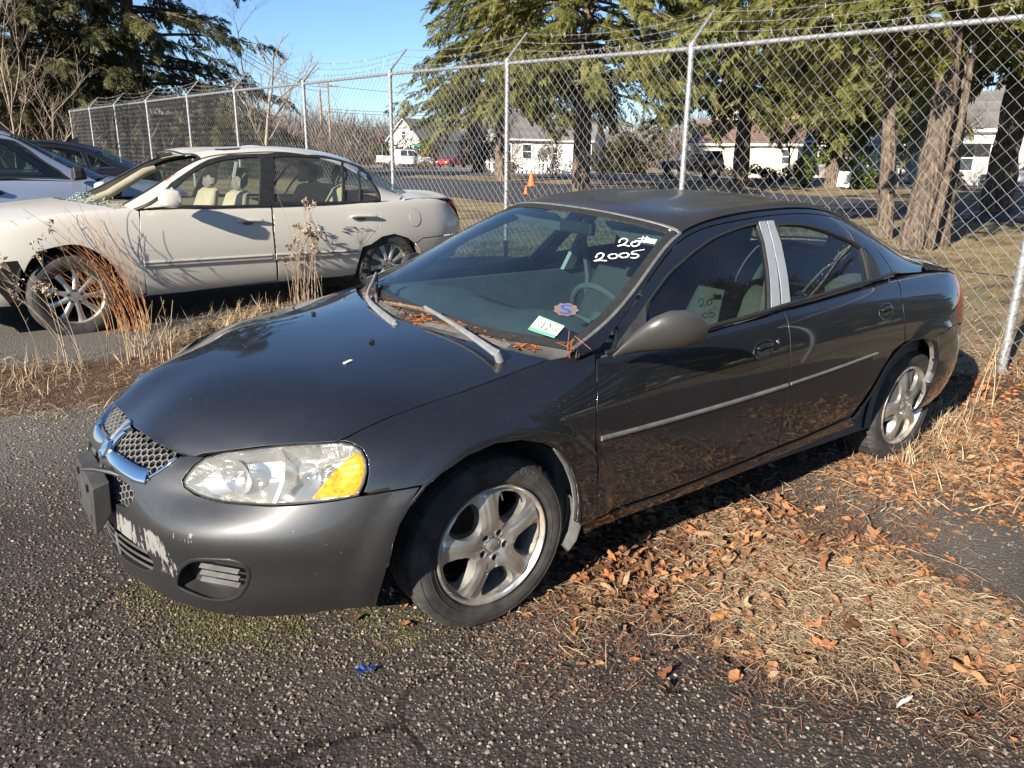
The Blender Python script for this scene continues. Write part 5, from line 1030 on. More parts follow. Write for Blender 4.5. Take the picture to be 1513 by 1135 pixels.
# front bumper half: bottom edge, arch, seam under the fender, headlight edge, hood corner, grille, centre line
bo = np.concatenate([np.array([(u, .004) for u in np.linspace(u0, lowL[0][0], 14)]), lowL, fB((571,834),(577,800),(587,772),(602,747),(619,718)), fB((605,721),(575,727),(545,732)), fB((529,734),(500,740),(465,744),(432,747),(399,748),(365,746),(331,743),(308,738),(288,731),(272,720),(269,710),(276,699),(287,686),(302,675)), fB((284,673),(272,674)),
    grille_edge, np.array([(u0, gc_lo[1])]), np.array([(u0, low_gr[0][1])]), low_gr[1:], np.array([(u0, intake[0][1])]), intake[1:]])
bo[:, 0] = np.maximum(bo[:, 0], u0)
bump = panel('front_bumper', NB, bo, M['bumperpaint'], hero, 'LR', holes=[fog], h=.024, free=MID, bend=flare, gap=.001, depth=.03)[0]
bump['label'] = 'front bumper with flaking clear coat in pale runs'
# fog lamp openings
fo = insets(fog, NB, -.004); P_, N_ = NB.evn(fog)
for sgn in (1, -1):
    b = MB(); ctr = P_.mean(0); nn = N_.mean(0); nn /= np.linalg.norm(nn); k = len(P_); q = ctr+(P_-ctr)*.90-nn*.05
    i0 = np.arange(k); b.add(np.concatenate([P_-N_*.004, q, [q.mean(0)-nn*.004]]), [np.stack([i0, np.roll(i0, -1), np.roll(i0, -1)+k, i0+k], 1), np.stack([i0+k, np.roll(i0, -1)+k, np.full(k, 2*k)], 1)])
    me = b.mesh('fog_recess', M['black'], smooth=False); o = link('fog_recess', me, bump)
    if sgn < 0: o.data = me.copy(); o.data.transform(Matrix.Scale(-1, 4, (0, 1, 0))); o.data.flip_normals()
    ax = np.array([-nn[1], nn[0], 0]); ax /= np.linalg.norm(ax)
    if ax[1] > 0: ax = -ax
    for j, dz in enumerate((.027, .004, -.019)):
        s = MB(); c0 = ctr-nn*.018+np.array([0, 0, dz]); L = .085
        for m_ in (1,):
            A = [c0-ax*(L*.55)+nn*.0, c0+ax*L]; s.add(np.array([a+nn*e+np.array([0, 0, g]) for a in A for e, g in ((0, .004), (.012, .0), (.012, -.003), (0, -.003))]), [np.array([(0, 1, 5, 4), (1, 2, 6, 5), (2, 3, 7, 6), (3, 0, 4, 7)]), np.array([(0, 3, 2, 1), (4, 5, 6, 7)])])
        o = s.obj('fog_slat', M['greytrim'], bump, smooth=False)
        if sgn < 0: o.data.transform(Matrix.Scale(-1, 4, (0, 1, 0))); o.data.flip_normals()
strip('fog_rim', NB, insets(fog, NB, .003), .012, .003, M['bumperpaint'], bump, 'LR', True, .02)
# lower intake with slats, centre bar
def behind(uvs, name, d, mat, par):
    P, N = NB.evn(dens(uvs, NB, .02)); b = MB(); c = P.mean(0); k = len(P); q = P-N*d; q2 = np.concatenate([P+N*-.002, q, [q.mean(0)]]); i0 = np.arange(k)
    b.add(q2, [np.stack([i0, np.roll(i0, -1), np.roll(i0, -1)+k, i0+k], 1), np.stack([i0+k, np.roll(i0, -1)+k, np.full(k, 2*k)], 1)])
    o = b.obj(name, mat, par, smooth=False); o2 = link(name, o.data.copy(), par); o2.data.transform(Matrix.Scale(-1, 4, (0, 1, 0))); o2.data.flip_normals()
inn = MB(); inn.box(-.90, -.86, -.30, .30, .22, .64); inn.obj('nose_cavity', M['dark'], hero, smooth=False)
for zz in (.365, .338, .311):
    s = MB(); ys = np.linspace(-.335, .335, 25); 
    P = np.array([NB.ev([NB.cast((-4, -abs(y), zz), (1, 0, 0))])[0]*np.array([1, 0, 1])+np.array([.012, y, 0]) for y in ys]); N = np.tile((-.94, 0, .34), (25, 1)).astype(float)
    V, F = sweep(P, N, [(-.003, -.02), (-.004, .008), (.004, .008), (.003, -.02)]); s.add(V, F); s.obj('intake_slat', M['dullblack'], bump, smooth=False)
for yy in (-.11, .11):
    s = MB(); P = [NB.ev([NB.cast((-4, -abs(yy), z), (1, 0, 0))])[0]*np.array([1, 0, 1])+np.array([.006, yy, 0]) for z in (.285, .31, .34, .37, .395)]; s.tube(P, .006, 6); s.obj('intake_post', M['greytrim'], bump)
# honeycomb grilles
def hexfield(net, poly, pitch, wall, depth, mat, par, name, sides='LR', lift=-.012):
    poly = dens(np.asarray(poly), net, .02); c = poly.mean(0); p0, a, b = net.ev([c], True); a, b = a[0], b[0]; G = np.array([[a@a, a@b], [a@b, b@b]]); Lc = np.linalg.cholesky(np.linalg.inv(G))   # metric frame
    inv = np.linalg.inv(Lc); Q = (poly-c)@inv.T; lo, hi = Q.min(0)-pitch, Q.max(0)+pitch; R = pitch/math.sqrt(3); mb = MB()
    for i in range(int((hi[0]-lo[0])/(1.5*R))+2):
        for j in range(int((hi[1]-lo[1])/pitch)+2):
            q = np.array([lo[0]+i*1.5*R, lo[1]+j*pitch+(pitch/2 if i % 2 else 0)])
            ang = np.arange(6)*np.pi/3; O = q+R*np.stack([np.cos(ang), np.sin(ang)], 1); I_ = q+(R-wall)*np.stack([np.cos(ang), np.sin(ang)], 1)
            if inside(np.concatenate([[q], O]), Q).sum() < 4: continue
            uv = c+np.concatenate([O, I_])@Lc.T; uv[:, 0] = np.maximum(uv[:, 0], u0); P, N = net.evn(uv); P = P+N*lift
            k = np.arange(6); V = np.concatenate([P, P[6:]-N[6:]*depth]); mb.add(V, np.concatenate([np.stack([k, np.roll(k, -1), np.roll(k, -1)+6, k+6], 1), np.stack([k+6, np.roll(k, -1)+6, np.roll(k, -1)+12, k+12], 1)]))
    o = mb.obj(name, mat, par, smooth=False)
    if 'R' in sides:
        o2 = link(name, o.data.copy(), par); o2.data.transform(Matrix.Scale(-1, 4, (0, 1, 0))); o2.data.flip_normals()
    return o
gfull = np.concatenate([grille_edge, [(u0, gc_lo[1])], [(u0, vtop)], fB((205,640),(227,652),(250,666))]); gfull[:, 0] = np.maximum(gfull[:, 0], u0)
hexfield(NB, gfull, .0265, .0028, .02, M['greytrim'], hero, 'honeycomb_grille')
lg = low_gr.copy(); hexfield(NB, np.concatenate([lg, [(u0, lg[-1][1])]]), .0265, .0028, .02, M['greytrim'], hero, 'lower_honeycomb')
# chrome surround with cross bars
def ribbon(uvs, w, hgt, mat, name, par=hero, lift=0.0, prof=None, closed=False):
    uvs = np.asarray(uvs, float).copy(); uvs[:, 0] = np.maximum(uvs[:, 0], u0); uv = dens(uvs, NB, .012, closed); P, N = NB.evn(uv); P = P+N*lift
    w_ = w; pr = prof or [(-w_/2, -.012), (-w_/2, hgt*.55), (-w_*.40, hgt*.85), (-w_*.2, hgt), (w_*.2, hgt), (w_*.40, hgt*.85), (w_/2, hgt*.55), (w_/2, -.012)]
    V, F = sweep(P, N, pr, closed); me = np_mesh(name, V, F, mat); auto_smooth(me, 1.0); o = link(name, me, par)
    me2 = me.copy(); me2.transform(Matrix.Scale(-1, 4, (0, 1, 0))); me2.flip_normals(); link(name, me2, par); return o
outer = fB((262,677),(250,687),(236,697),(222,705))
ribbon(outer, .010, .006, M['chrome'], 'grille_surround')
ribbon(fB((219,705),(205,702),(190,694),(176,685),(162,675),(150,667)), .050, .010, M['chrome'], 'grille_bar')
ribbon(fB((222,709),(207,712),(190,704),(174,693),(156,679),(146,670)), .007, .006, M['chrome'], 'grille_lower_lip')
ribbon(fB((147,664),(158,652),(170,641),(182,632),(196,627)), .036, .010, M['chrome'], 'grille_upright')
cb = MB(); uvc = np.array([(u0, v) for v in np.linspace(gc_lo[1]-.012, vtop+.01, 14)]); P, N = NB.evn(uvc); V, F = sweep(P+N*.002, N, [(-.014, -.01), (-.012, .006), (0, .013), (.012, .006), (.014, -.01)]); cb.add(V, F); cb.obj('grille_centre_bar', M['greytrim'], hero)
# horned-head emblem on the crossing
em = MB(); hd = np.array([(0, -.034), (.010, -.028), (.014, -.008), (.022, .006), (.030, -.008), (.026, -.026), (.037, -.016), (.039, .010), (.026, .028), (.010, .026), (0, .029)]); hd = np.concatenate([hd, hd[-2:0:-1]*np.array([-1, 1])]); k = len(hd)
ep = NB.ev([(u0, gc_lo[1]+.006)])[0]; A = np.stack([np.full(k, ep[0]-.008), hd[:, 0], ep[2]+hd[:, 1]], 1); A[:, 0] += (A[:, 2]-ep[2])*.55; Bm = A.copy(); Bm[:, 0] -= .012; Bm[:, 1] *= .86; i0 = np.arange(k)
em.add(np.concatenate([A, Bm, [(ep[0]-.030, 0, ep[2]-.004)]]), [np.stack([i0, np.roll(i0, -1), np.roll(i0, -1)+k, i0+k], 1), np.stack([i0+k, np.roll(i0, -1)+k, np.full(k, 2*k)], 1)]); em.obj('ram_head_emblem', M['chrome'], hero, smooth=False)
# licence plate bracket
br = MB(); br.add([(x, y, z) for y in (-.158, .158) for x, z in ((-1.106, .395), (-1.098, .555), (-1.045, .568), (-1.05, .46), (-1.09, .40))], [np.array([(0, 1, 6, 5), (1, 2, 7, 6), (2, 3, 8, 7), (3, 4, 9, 8), (4, 0, 5, 9)]), np.array([(4, 3, 2, 1, 0), (5, 6, 7, 8, 9)])]); o = br.obj('plate_bracket', M['dullblack'], hero, bevel=.005)
for y, z in ((-.085, .53), (.085, .53), (-.105, .43), (.105, .43)):
    hb = MB(); hb.box(-1.106, -1.1005, y-.006, y+.006, z-.012, z+.012); hb.obj('bracket_slot', M['dark'], o, smooth=False)
bc = MB(); bc.tube([(-1.10, -.02, .572), (-1.07, -.06, .580), (-1.03, -.12, .582), (-1.01, -.15, .575)], [.006, .009, .009, .005], 8); bc.obj('bracket_clip', M['black'], o)
# headlights
for sd in 'LR':
    hs = panel('headlight', NB, insets(hl, NB, .001), M['lens'], hero, sd, h=.02, lift=.003, gap=0, depth=.012, rnd=.003)[0]
    mir = (lambda o: (o.data.transform(Matrix.Scale(-1, 4, (0, 1, 0))), o.data.flip_normals())) if sd == 'R' else (lambda o: None)
    P, N = NB.evn(dens(hl, NB, .015)); k = len(P); ctr = P.mean(0); nn = N.mean(0); nn /= np.linalg.norm(nn); q = ctr+(P-ctr)*.93-N*.055; i0 = np.arange(k)
    b = MB(); b.add(np.concatenate([P-N*.006, q, [q.mean(0)-nn*.01]]), [np.stack([i0, np.roll(i0, -1), np.roll(i0, -1)+k, i0+k], 1), np.stack([i0+k, np.roll(i0, -1)+k, np.full(k, 2*k)], 1)]); o = b.obj('lamp_housing', M['reflector'], hs, smooth=False); mir(o)
    bez = HX([(411,661),(417,675),(418,690),(416,708),(410,726),(403,743)], NB); P2, N2 = NB.evn(dens(bez, NB, .01, False)); V, F = sweep(P2-N2*.012, N2, [(-.012, -.05), (-.005, .004), (.005, .004), (.012, -.05)]); b = MB(); b.add(V, F); o = b.obj('lamp_divider', M['reflector'], hs); mir(o)
    for px, rad in (((345,702), .058), ((455,703), .040)):
        c_, n_ = NB.evn(HX([px], NB)); c_ = c_[0]; ax = np.array([-.86, -.50, -.05]); ax /= np.linalg.norm(ax)
        V, F = lathe([(-.004, rad), (.010, rad*.86), (.024, rad*.55), (.032, rad*.2), (.033, .001)], 28); Q = Vector((0, -1, 0)).rotation_difference(Vector(ax)).to_matrix(); V = V@np.array(Q).T+c_-n_[0]*.018
        b = MB(); b.add(V, F); o = b.obj('lamp_bowl', M['reflector'], hs); mir(o)
        b = MB(); V, F = lathe([(-.020, .0008), (-.018, .007), (.0, .009), (.02, .009)], 14); V = V@np.array(Q).T+c_-n_[0]*.022; b.add(V, F); o = b.obj('lamp_bulb', M['chrome'], hs); mir(o)
    am = HX([(462,737),(478,716),(492,699),(507,684),(523,671),(533,672),(538,684),(538,700),(533,716),(526,729),(500,734)], NB)
    panel('amber_marker', NB, am, M['amber'], hs, sd, h=.015, lift=.0045, gap=0, depth=.004)
    strip('lamp_seal', NB, insets(hl, NB, -.001), .0045, .003, M['rubber'], hs, sd, True, .02)
# hood
hood_out = np.concatenate([HX([(194,628),(208,639),(227,651),(248,663),(266,671),(277,674)], NH), HX([(300,671),(332,667),(365,663),(399,659),(434,656),(465,655),(495,653)], NH), HX([(535,634),(576,616),(620,600),(682,579),(745,556),(812,531)], NH)])
vm = NH.kv[4]; rear = np.array([(NH.ku[-1]-.008, v) for v in np.linspace(hood_out[-1][1], vm, 9)]); rear[0] = hood_out[-1]; rear[:, 0] = np.linspace(hood_out[-1][0], NH.ku[-1]-.01, 9)
front = np.array([(hood_out[0][0], vm), hood_out[0]])
ho = np.concatenate([front[:-1], hood_out, rear[1:]]); ho[:, 1] = np.minimum(ho[:, 1], vm)
hood = panel('hood', NH, ho, M['paint'], hero, 'LR', h=.045, free=MID, depth=.02, gap=.002)[0]
inn = panel('under_hood', NH, np.array([(NH.ku[0]+.05, NH.kv[0]), (NH.ku[-1], NH.kv[0]), (NH.ku[-1], NH.kv[-1]), (NH.ku[0]+.05, NH.kv[-1])]), M['dark'], hero, 'L', h=.12, lift=-.06, depth=0)
# chip of paper and two squirts on the hood
for px in ((463,465), (549,506)):
    c_, n_ = NH.evn(fH(px)); b = MB(); b.tube([c_[0]+np.array([.0, 0, .0]), c_[0]+np.array([.004, 0, .008])], [.012, .007], 10); b.box(c_[0][0]-.006, c_[0][0]+.006, c_[0][1]-.010, c_[0][1]+.010, c_[0][2]+.004, c_[0][2]+.011); b.obj('washer_jet', M['black'], hood, smooth=False)
# front fenders, doors, quarter panels: outlines shared by both flanks
seam_hf = [(495,653),(535,634),(576,616),(620,600),(682,579),(745,556),(812,531)]
fen = np.concatenate([fB(*seam_hf), fB((838,526),(858,521),(878,517)), fB((880,530),(881,560),(881,600),(881,640),(880,676),(879,720),(878,766)), fB((864,775),(855,776)), uA[::-1][1:-4], fB((612,719),(585,725),(545,731)), fB((536,728),(541,716),(544,698),(543,680),(535,664),(520,655),(508,652))])
panel('front_fender', NB, fen, M['paint'], hero, 'LS', h=.02, bend=flare)
dsF = [(880,530),(881,560),(881,600),(881,640),(880,676),(879,720),(878,763)]
dsM = [(1155,457),(1162,470),(1166,488),(1168,515),(1167,545),(1164,575),(1158,610),(1152,640),(1149,660)]
dsR = [(1322,408),(1331,435),(1335,460),(1337,480),(1338,505)]
beltF = [(1155,457),(1100,474),(1047,488),(1000,500),(953,511),(915,521),(895,526)]
beltR = [(1322,408),(1300,415),(1260,426),(1210,441),(1155,457)]
dF = np.concatenate([fB(*beltF), fB(*dsF), fB((925,746),(985,726),(1050,701),(1100,681)), fB(*dsM[::-1])[:-1]])
dR = np.concatenate([fB(*beltR), fB(*dsM)[1:], fB((1185,646),(1225,628),(1257,613)), fB((1275,592),(1290,569),(1305,543),(1320,519),(1337,505)), fB(*dsR[::-1])[1:-1]])
uAr = uB_
rock = np.concatenate([fB((860,776),(878,768),(925,749),(985,729),(1050,704),(1100,684),(1150,663),(1185,649),(1225,631),(1258,617)), fB((1262,629),(1225,643),(1150,675),(1100,697),(1050,717),(985,742),(925,763),(862,790))])
panel('rocker_panel', NB, rock, M['paint'], hero, 'LS', h=.04)
quart = np.concatenate([fB(*dsR[::-1]), fB((1316,398),(1325,399)), fB((1336,402),(1360,400),(1385,400),(1404,401)), fB((1412,420),(1415,450),(1416,478)), fB((1400,485),(1384,494),(1381,508)), uB_[::-1][4:7], fB((1338,506))])
panel('rear_quarter_panel', NB, quart, M['paint'], hero, 'LS', h=.02, bend=flare)
ue = NB.ku[-4]; a_ = fB((1381,508))[0]; b_ = fB((1372,566))[0]
rb = np.concatenate([fB((1381,508),(1384,494),(1400,485),(1416,478)), np.array([(u, v) for u, v in zip(np.linspace(fB((1416,478))[0][0]+.02, ue, 6), np.full(6, NB.kv[4]))]), np.array([(u, .01) for u in np.linspace(ue, b_[0]+.05, 8)]), uB_[::-1][:4]])
rb[:, 0] = np.minimum(rb[:, 0], ue)
panel('rear_bumper', NB, rb, M['paint'], hero, 'LR', h=.035, bend=flare, free=MID)
tq = fB((1404,402),(1412,420),(1415,450),(1416,477)); tail = np.concatenate([np.array([(u, NB.kv[6]-.004) for u in np.linspace(tq[0][0]+.01, ue, 9)]), np.array([(u, NB.kv[4]+.004) for u in np.linspace(ue, tq[3][0]+.03, 9)]), tq[::-1][0:3]])
panel('tail_lamp', NB, tail, M['redlens'], hero, 'LR', h=.04, free=MID, lift=-.002)
# arch lips and liners
for nm, uu in (('front', uA), ('rear', uB_)):
    P, N = NB.evn(dens(uu, NB, .02, False)); Pb = flare(P, N); V, F = sweep(Pb, N, [(-.004, -.03), (-.004, -.001), (0, .0012), (.004, -.002)]); 
    for sg in (1, -1):
        m = np.array([1, sg, 1]); link('arch_lip', np_mesh('arch_lip', V*m, F if sg == 1 else [f[:, ::-1] for f in F], M['paint']), hero)
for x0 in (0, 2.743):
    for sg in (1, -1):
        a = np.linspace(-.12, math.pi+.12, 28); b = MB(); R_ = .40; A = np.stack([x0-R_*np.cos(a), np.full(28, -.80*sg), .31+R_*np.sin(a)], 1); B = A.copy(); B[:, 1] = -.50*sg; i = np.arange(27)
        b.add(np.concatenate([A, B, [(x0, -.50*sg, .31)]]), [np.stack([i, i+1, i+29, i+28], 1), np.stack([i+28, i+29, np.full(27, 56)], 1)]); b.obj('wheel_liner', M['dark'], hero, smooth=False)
mf = MB(); P = np.array([(.315, -.86, .40), (.325, -.855, .33), (.312, -.85, .27), (.285, -.845, .235)]); V, F = sweep(P, np.tile((.9, -.3, .2), (4, 1)), [(-.02, -.004), (-.02, .004), (.09, .004), (.09, -.004)][::1]); mf.add(V, F); mf.obj('mud_flap', M['greytrim'], hero)
P, N = NB.evn(dens(fB((826,662),(842,687),(852,715),(856,741),(854,768)), NB, .02, False)); V, F = sweep(P-np.array([.008, 0, 0])+N*.0, N, [(-.009, -.014), (-.009, -.006), (.003, -.006), (.003, -.014)]); b = MB(); b.add(V, F); b.obj('liner_edge', M['greytrim2'], hero)
P, N = NB.evn(dens(uB_[7:], NB, .02, False)); V, F = sweep(P+np.array([.004, 0, 0]), N, [(-.008, -.030), (-.008, -.008), (.002, -.008), (.002, -.030)]); b = MB(); b.add(V, F); b.obj('liner_edge', M['greytrim'], hero)
# ---- greenhouse
k3 = NG.kv[3]; k9 = NG.kv[9]; g = NG.ku
wA = [(952,474),(953,453),(969,431),(987,407),(1011,386),(1035,366),(1058,351),(1088,339),(1105,334),(1119,331),(1127,354),(1133,389),(1136,425),(1136,461),(1100,470),(1050,482),(1000,495),(953,507)]
wB = [(1150,334),(1165,332),(1192,334),(1216,340),(1240,349),(1261,358),(1273,366),(1280,389),(1285,417),(1250,428),(1210,440),(1168,451),(1165,428),(1158,380)]
qt = [(1277,367),(1284,374),(1291,384),(1298,397),(1304,410),(1303,414),(1287,418),(1282,389)]
bF = [(1121,328),(1132,326.5),(1140,356),(1147,390),(1151,424),(1153,456),(1139,460),(1138,430),(1135,392),(1129,358)]
bR = [(1133,326.5),(1143,326),(1154,358),(1162,398),(1166,428),(1168,451),(1155,455.5),(1153,424),(1148,390),(1141,356)]
GA, GB, GQ = fG(*wA), fG(*wB), fG(*qt)
crease = np.array([(u, k3-.012) for u in np.linspace(g[0]+.02, g[8], 26)])
v_rail = NG.kv[2]+.030
um = fG((1127,310))[0][0]; ud = fG((1155,457))[0]; ur = fG((1298,372))[0]
vb = 0.018
railline = lambda a, b, n: np.array([(u, v_rail) for u in np.linspace(a, b, n)])
fd_up = np.concatenate([fG((905,524),(953,512),(1047,490),(1155,458)), fG((1150,415),(1144,370),(1136,335)), railline(um, g[1]+.16, 12), fG((948,436),(930,455),(912,480))])
rd_up = np.concatenate([fG((1155,458),(1210,442),(1260,428),(1322,409)), fG((1311,389),(1299,373)), railline(ur[0]-.05, um, 10), fG((1136,335),(1144,370),(1150,415))])
doors = {}
for sd in 'LR':
    for nm, lo_, up_, hole in (('front_door', dF, fd_up, [GA]), ('rear_door', dR, rd_up, [GB])):
        d = panel(nm, NB, lo_, M['paint'], hero, sd, h=.034, bend=flare)[0]; doors[nm+sd] = d
        panel('window_frame', NG, up_, M['paint'], d, sd, h=.035, holes=[insets(h_, NG, -.006) for h_ in hole]+([insets(GQ, NG, -.001)] if nm == 'rear_door' else []), depth=.03)
        for h_ in hole:
            panel('window_glass', NG, insets(h_, NG, -.008), M['glass'], d, sd, h=.05, lift=-.010, depth=0, gap=0)
            strip('window_seal', NG, insets(h_, NG, -.004), .009, .002, M['rubber'], d, sd, True, .025, sink=.012)
        bl = beltF if nm == 'front_door' else beltR
        strip('belt_moulding', NG, fG(*[(x, y-4.5) for x, y in bl]), .016, .006, M['black'], d, sd, False, .03)
        strip('pillar_trim', NG, fG(*( [(1130,328),(1139,362),(1146,400),(1149,430),(1146,458)] if nm == 'front_door' else [(1138,327),(1148,362),(1156,400),(1159,430),(1161,454)])), .001, .0, M['silver'], d, sd) if False else None
        panel('pillar_trim', NG, fG(*(bF if nm == 'front_door' else bR)), M['silver'], d, sd, h=.03, lift=.0025, gap=.0008, depth=.006)
    panel('quarter_trim', NG, insets(GQ, NG, .0005), M['black'], doors['rear_door'+sd], sd, h=.03, lift=.001, gap=0, depth=.01)
    # body-side mouldings and handles
    strip('side_moulding', NB, fB((888,648),(930,637),(1000,618),(1080,595),(1163,569)), .017, .009, M['greytrim'], doors['front_door'+sd], sd, h=.05)
    strip('side_moulding', NB, fB((1168,567),(1210,553),(1250,539),(1296,522)), .013, .008, M['greytrim'], doors['rear_door'+sd], sd, h=.05)
    for px, dn, rx in (((1128,517), 'front_door', 1), ((1309,460.5), 'rear_door', .9)):
        c0 = fB(px)[0]; a = np.linspace(0, 2*np.pi, 40, endpoint=False); p, du, dv = NB.ev([c0], True); lu, lv = np.linalg.norm(du), np.linalg.norm(dv)
        el = lambda ra, rb, ox=0, oz=0: np.stack([c0[0]+(ra*np.cos(a)+.25*rb*np.sin(a)+ox)/lu, c0[1]+(rb*np.sin(a)+oz)/lv], 1)
        strip('door_handle', NB, el(.062, .038), .010, .0035, M['paint'], doors[dn+sd], sd, True, .02)
        hd_ = [ch for ch in doors[dn+sd].children if ch.name.startswith('door_handle')][-1]
        panel('handle_recess', NB, el(.046, .020, .0, -.004), M['dark'], doors[dn+sd], sd, h=.02, lift=.0012, depth=0, gap=0)
        P, N = NB.evn(np.stack([c0[0]+np.linspace(-.046, .05, 12)/lu, c0[1]+(.010+.006*np.sin(np.linspace(0, math.pi, 12)))/lv], 1)); V, F = tube(P+N*.006, np.r_[.005, np.full(10, .0095), .005], 8); V = V if sd == 'L' else V*np.array([1, -1, 1])
        link('handle_grip', np_mesh('handle_grip', V, F if sd == 'L' else [f[:, ::-1] for f in F], M['paint']), doors[dn+sd])
lk, ln = NB.evn(fB((1150,505))); b = MB(); V, F = lathe([(-.002, .0005), (-.003, .009), (.002, .0115)], 16); b.add(V+lk[0], F); b.obj('lock_barrel', M['chrome'], doors['front_doorL'])
# roof rail, pillars and sail panel
rail = np.concatenate([np.array([(g[0]+.03, NG.kv[1]+.02)]), fG((884,516),(905,490),(925,464),(945,438))*1.0, railline(g[1]+.14, ur[0]-.05, 26), fG((1299,373),(1311,389),(1320,404)), fG((1336,404),(1350,403),(1362,402)), np.array([(u, k3-.004) for u in np.linspace(g[9]-.06, g[0]+.02, 40)])])
panel('roof_rail', NG, rail, M['paint'], hero, 'LR', h=.03, depth=.02, gap=.0015)
roof = np.array([(u, k3+.006) for u in np.linspace(g[3]+.01, g[7]-.02, 14)]+[(g[7]-.02+.0*t_, k3+.006+(NG.kv[6]-k3-.006)*t_) for t_ in np.linspace(0, 1, 8)][1:]+[(g[3]+.01, NG.kv[6]-(NG.kv[6]-k3-.006)*t_) for t_ in np.linspace(0, 1, 8)][:-1])
rf = panel('roof', NG, roof, M['roofpaint'], hero, 'LR', h=.05, free=MID, gap=.0015)[0]
wsp = np.array([(u, k3+.010) for u in np.linspace(g[0]+.004, g[3]-.008, 14)]+[(g[3]-.008, v) for v in np.linspace(k3+.01, NG.kv[6], 8)][1:]+[(g[0]+.004, v) for v in np.linspace(NG.kv[6], k3+.01, 8)][:-1])
def full(o): return np.concatenate([o, np.stack([o[::-1, 0], NG.kv[12]-o[::-1, 1]], 1)])
wfull = np.array([(u, k3+.010) for u in np.linspace(g[0]+.004, g[3]-.008, 14)]+[(g[3]-.008, v) for v in np.linspace(k3+.01, k9-.01, 16)][1:]+[(u, k9-.010) for u in np.linspace(g[3]-.008, g[0]+.004, 14)][1:]+[(g[0]+.004, v) for v in np.linspace(k9-.01, k3+.01, 16)][1:-1])
ws = panel('windscreen', NG, wfull, M['windglass'], hero, 'L', h=.06, lift=-.004, depth=0, gap=0)[0]
bfull = np.array([(u, k3+.010) for u in np.linspace(g[7], g[9]-.03, 10)]+[(g[9]-.03, v) for v in np.linspace(k3+.01, k9-.01, 16)][1:]+[(u, k9-.010) for u in np.linspace(g[9]-.03, g[7], 10)][1:]+[(g[7], v) for v in np.linspace(k9-.01, k3+.01, 16)][1:-1])
panel('rear_window', NG, bfull, M['glass'], hero, 'L', h=.06, lift=-.004, depth=0, gap=0)
strip('rear_window_seal', NG, bfull, .022, .002, M['rubber'], hero, 'L', True, .03, sink=.008)
# black frit border, drip trim
strip('windscreen_border', NG, insets(wfull, NG, .018), .040, .0, M['rubber'], ws, 'L', True, .03, sink=.005, round_=False)
strip('windscreen_trim', NG, np.array([(u, k3+.003) for u in np.linspace(g[0]+.01, g[3]-.002, 20)]+[(g[3]-.001, v) for v in np.linspace(k3+.006, k9-.006, 24)]+[(u, k9-.003) for u in np.linspace(g[3]-.002, g[0]+.01, 20)]), .013, .004, M['greytrim'], hero, 'L', False, .03, sink=.008)
# trunk lid
tv = NTk.kv; tr_o = np.array([(u, tv[0]+.002) for u in np.linspace(NTk.ku[0]+.03, NTk.ku[-1]-.003, 10)]+[(NTk.ku[-1]-.003, v) for v in np.linspace(tv[0]+.002, tv[-1]-.002, 18)][1:]+[(u, tv[-1]-.002) for u in np.linspace(NTk.ku[-1]-.003, NTk.ku[0]+.03, 10)][1:]+[(NTk.ku[0]+.03, v) for v in np.linspace(tv[-1]-.002, tv[0]+.002, 18)][1:-1])
panel('trunk_lid', NTk, tr_o, M['paint'], hero, 'L', h=.05, depth=.03, gap=.0)
# ---- cowl, wipers, mirrors
def lofted(secs, caps=True):
    """closed sections (k points each) -> skin"""
    S = np.array(secs, float); m, k = S.shape[:2]; i = np.arange(m*k).reshape(m, k)
    F = [np.stack([i[:-1], np.roll(i, -1, 1)[:-1], np.roll(i, -1, 1)[1:], i[1:]], -1).reshape(-1, 4)]; V = S.reshape(-1, 3)
    if caps:
        V = np.concatenate([V, S[0].mean(0)[None], S[-1].mean(0)[None]]); kk = np.arange(k)
        F.append(np.concatenate([np.stack([np.roll(kk, -1), kk, np.full(k, m*k)], 1), np.stack([i[-1], np.roll(i[-1], -1), np.full(k, m*k+1)], 1)]))
    return V, F
hr = [(NH.ku[-1]-.012, v) for v in np.linspace(NH.kv[0]+.02, NH.kv[-1]-.02, 41)]; Ph = NH.ev(hr)
Pw = NG.ev([(g[0]+.03, v) for v in np.linspace(k3+.02, k9-.02, 41)])
secs = []
for s_ in np.linspace(0, 1, 7):
    r = Ph*(1-s_)+Pw*s_; r[:, 2] -= .022*math.sin(math.pi*s_)*.6+.012*(1-s_)+.004; r[:, 0] += .004; secs.append(r)
A = np.array(secs); i = np.arange(7*41).reshape(7, 41)
b = MB(); b.add(A.reshape(-1, 3), np.stack([i[:-1, :-1], i[1:, :-1], i[1:, 1:], i[:-1, 1:]], -1).reshape(-1, 4)[:, ::-1]); cowl = b.obj('cowl', M['dullblack'], hero)
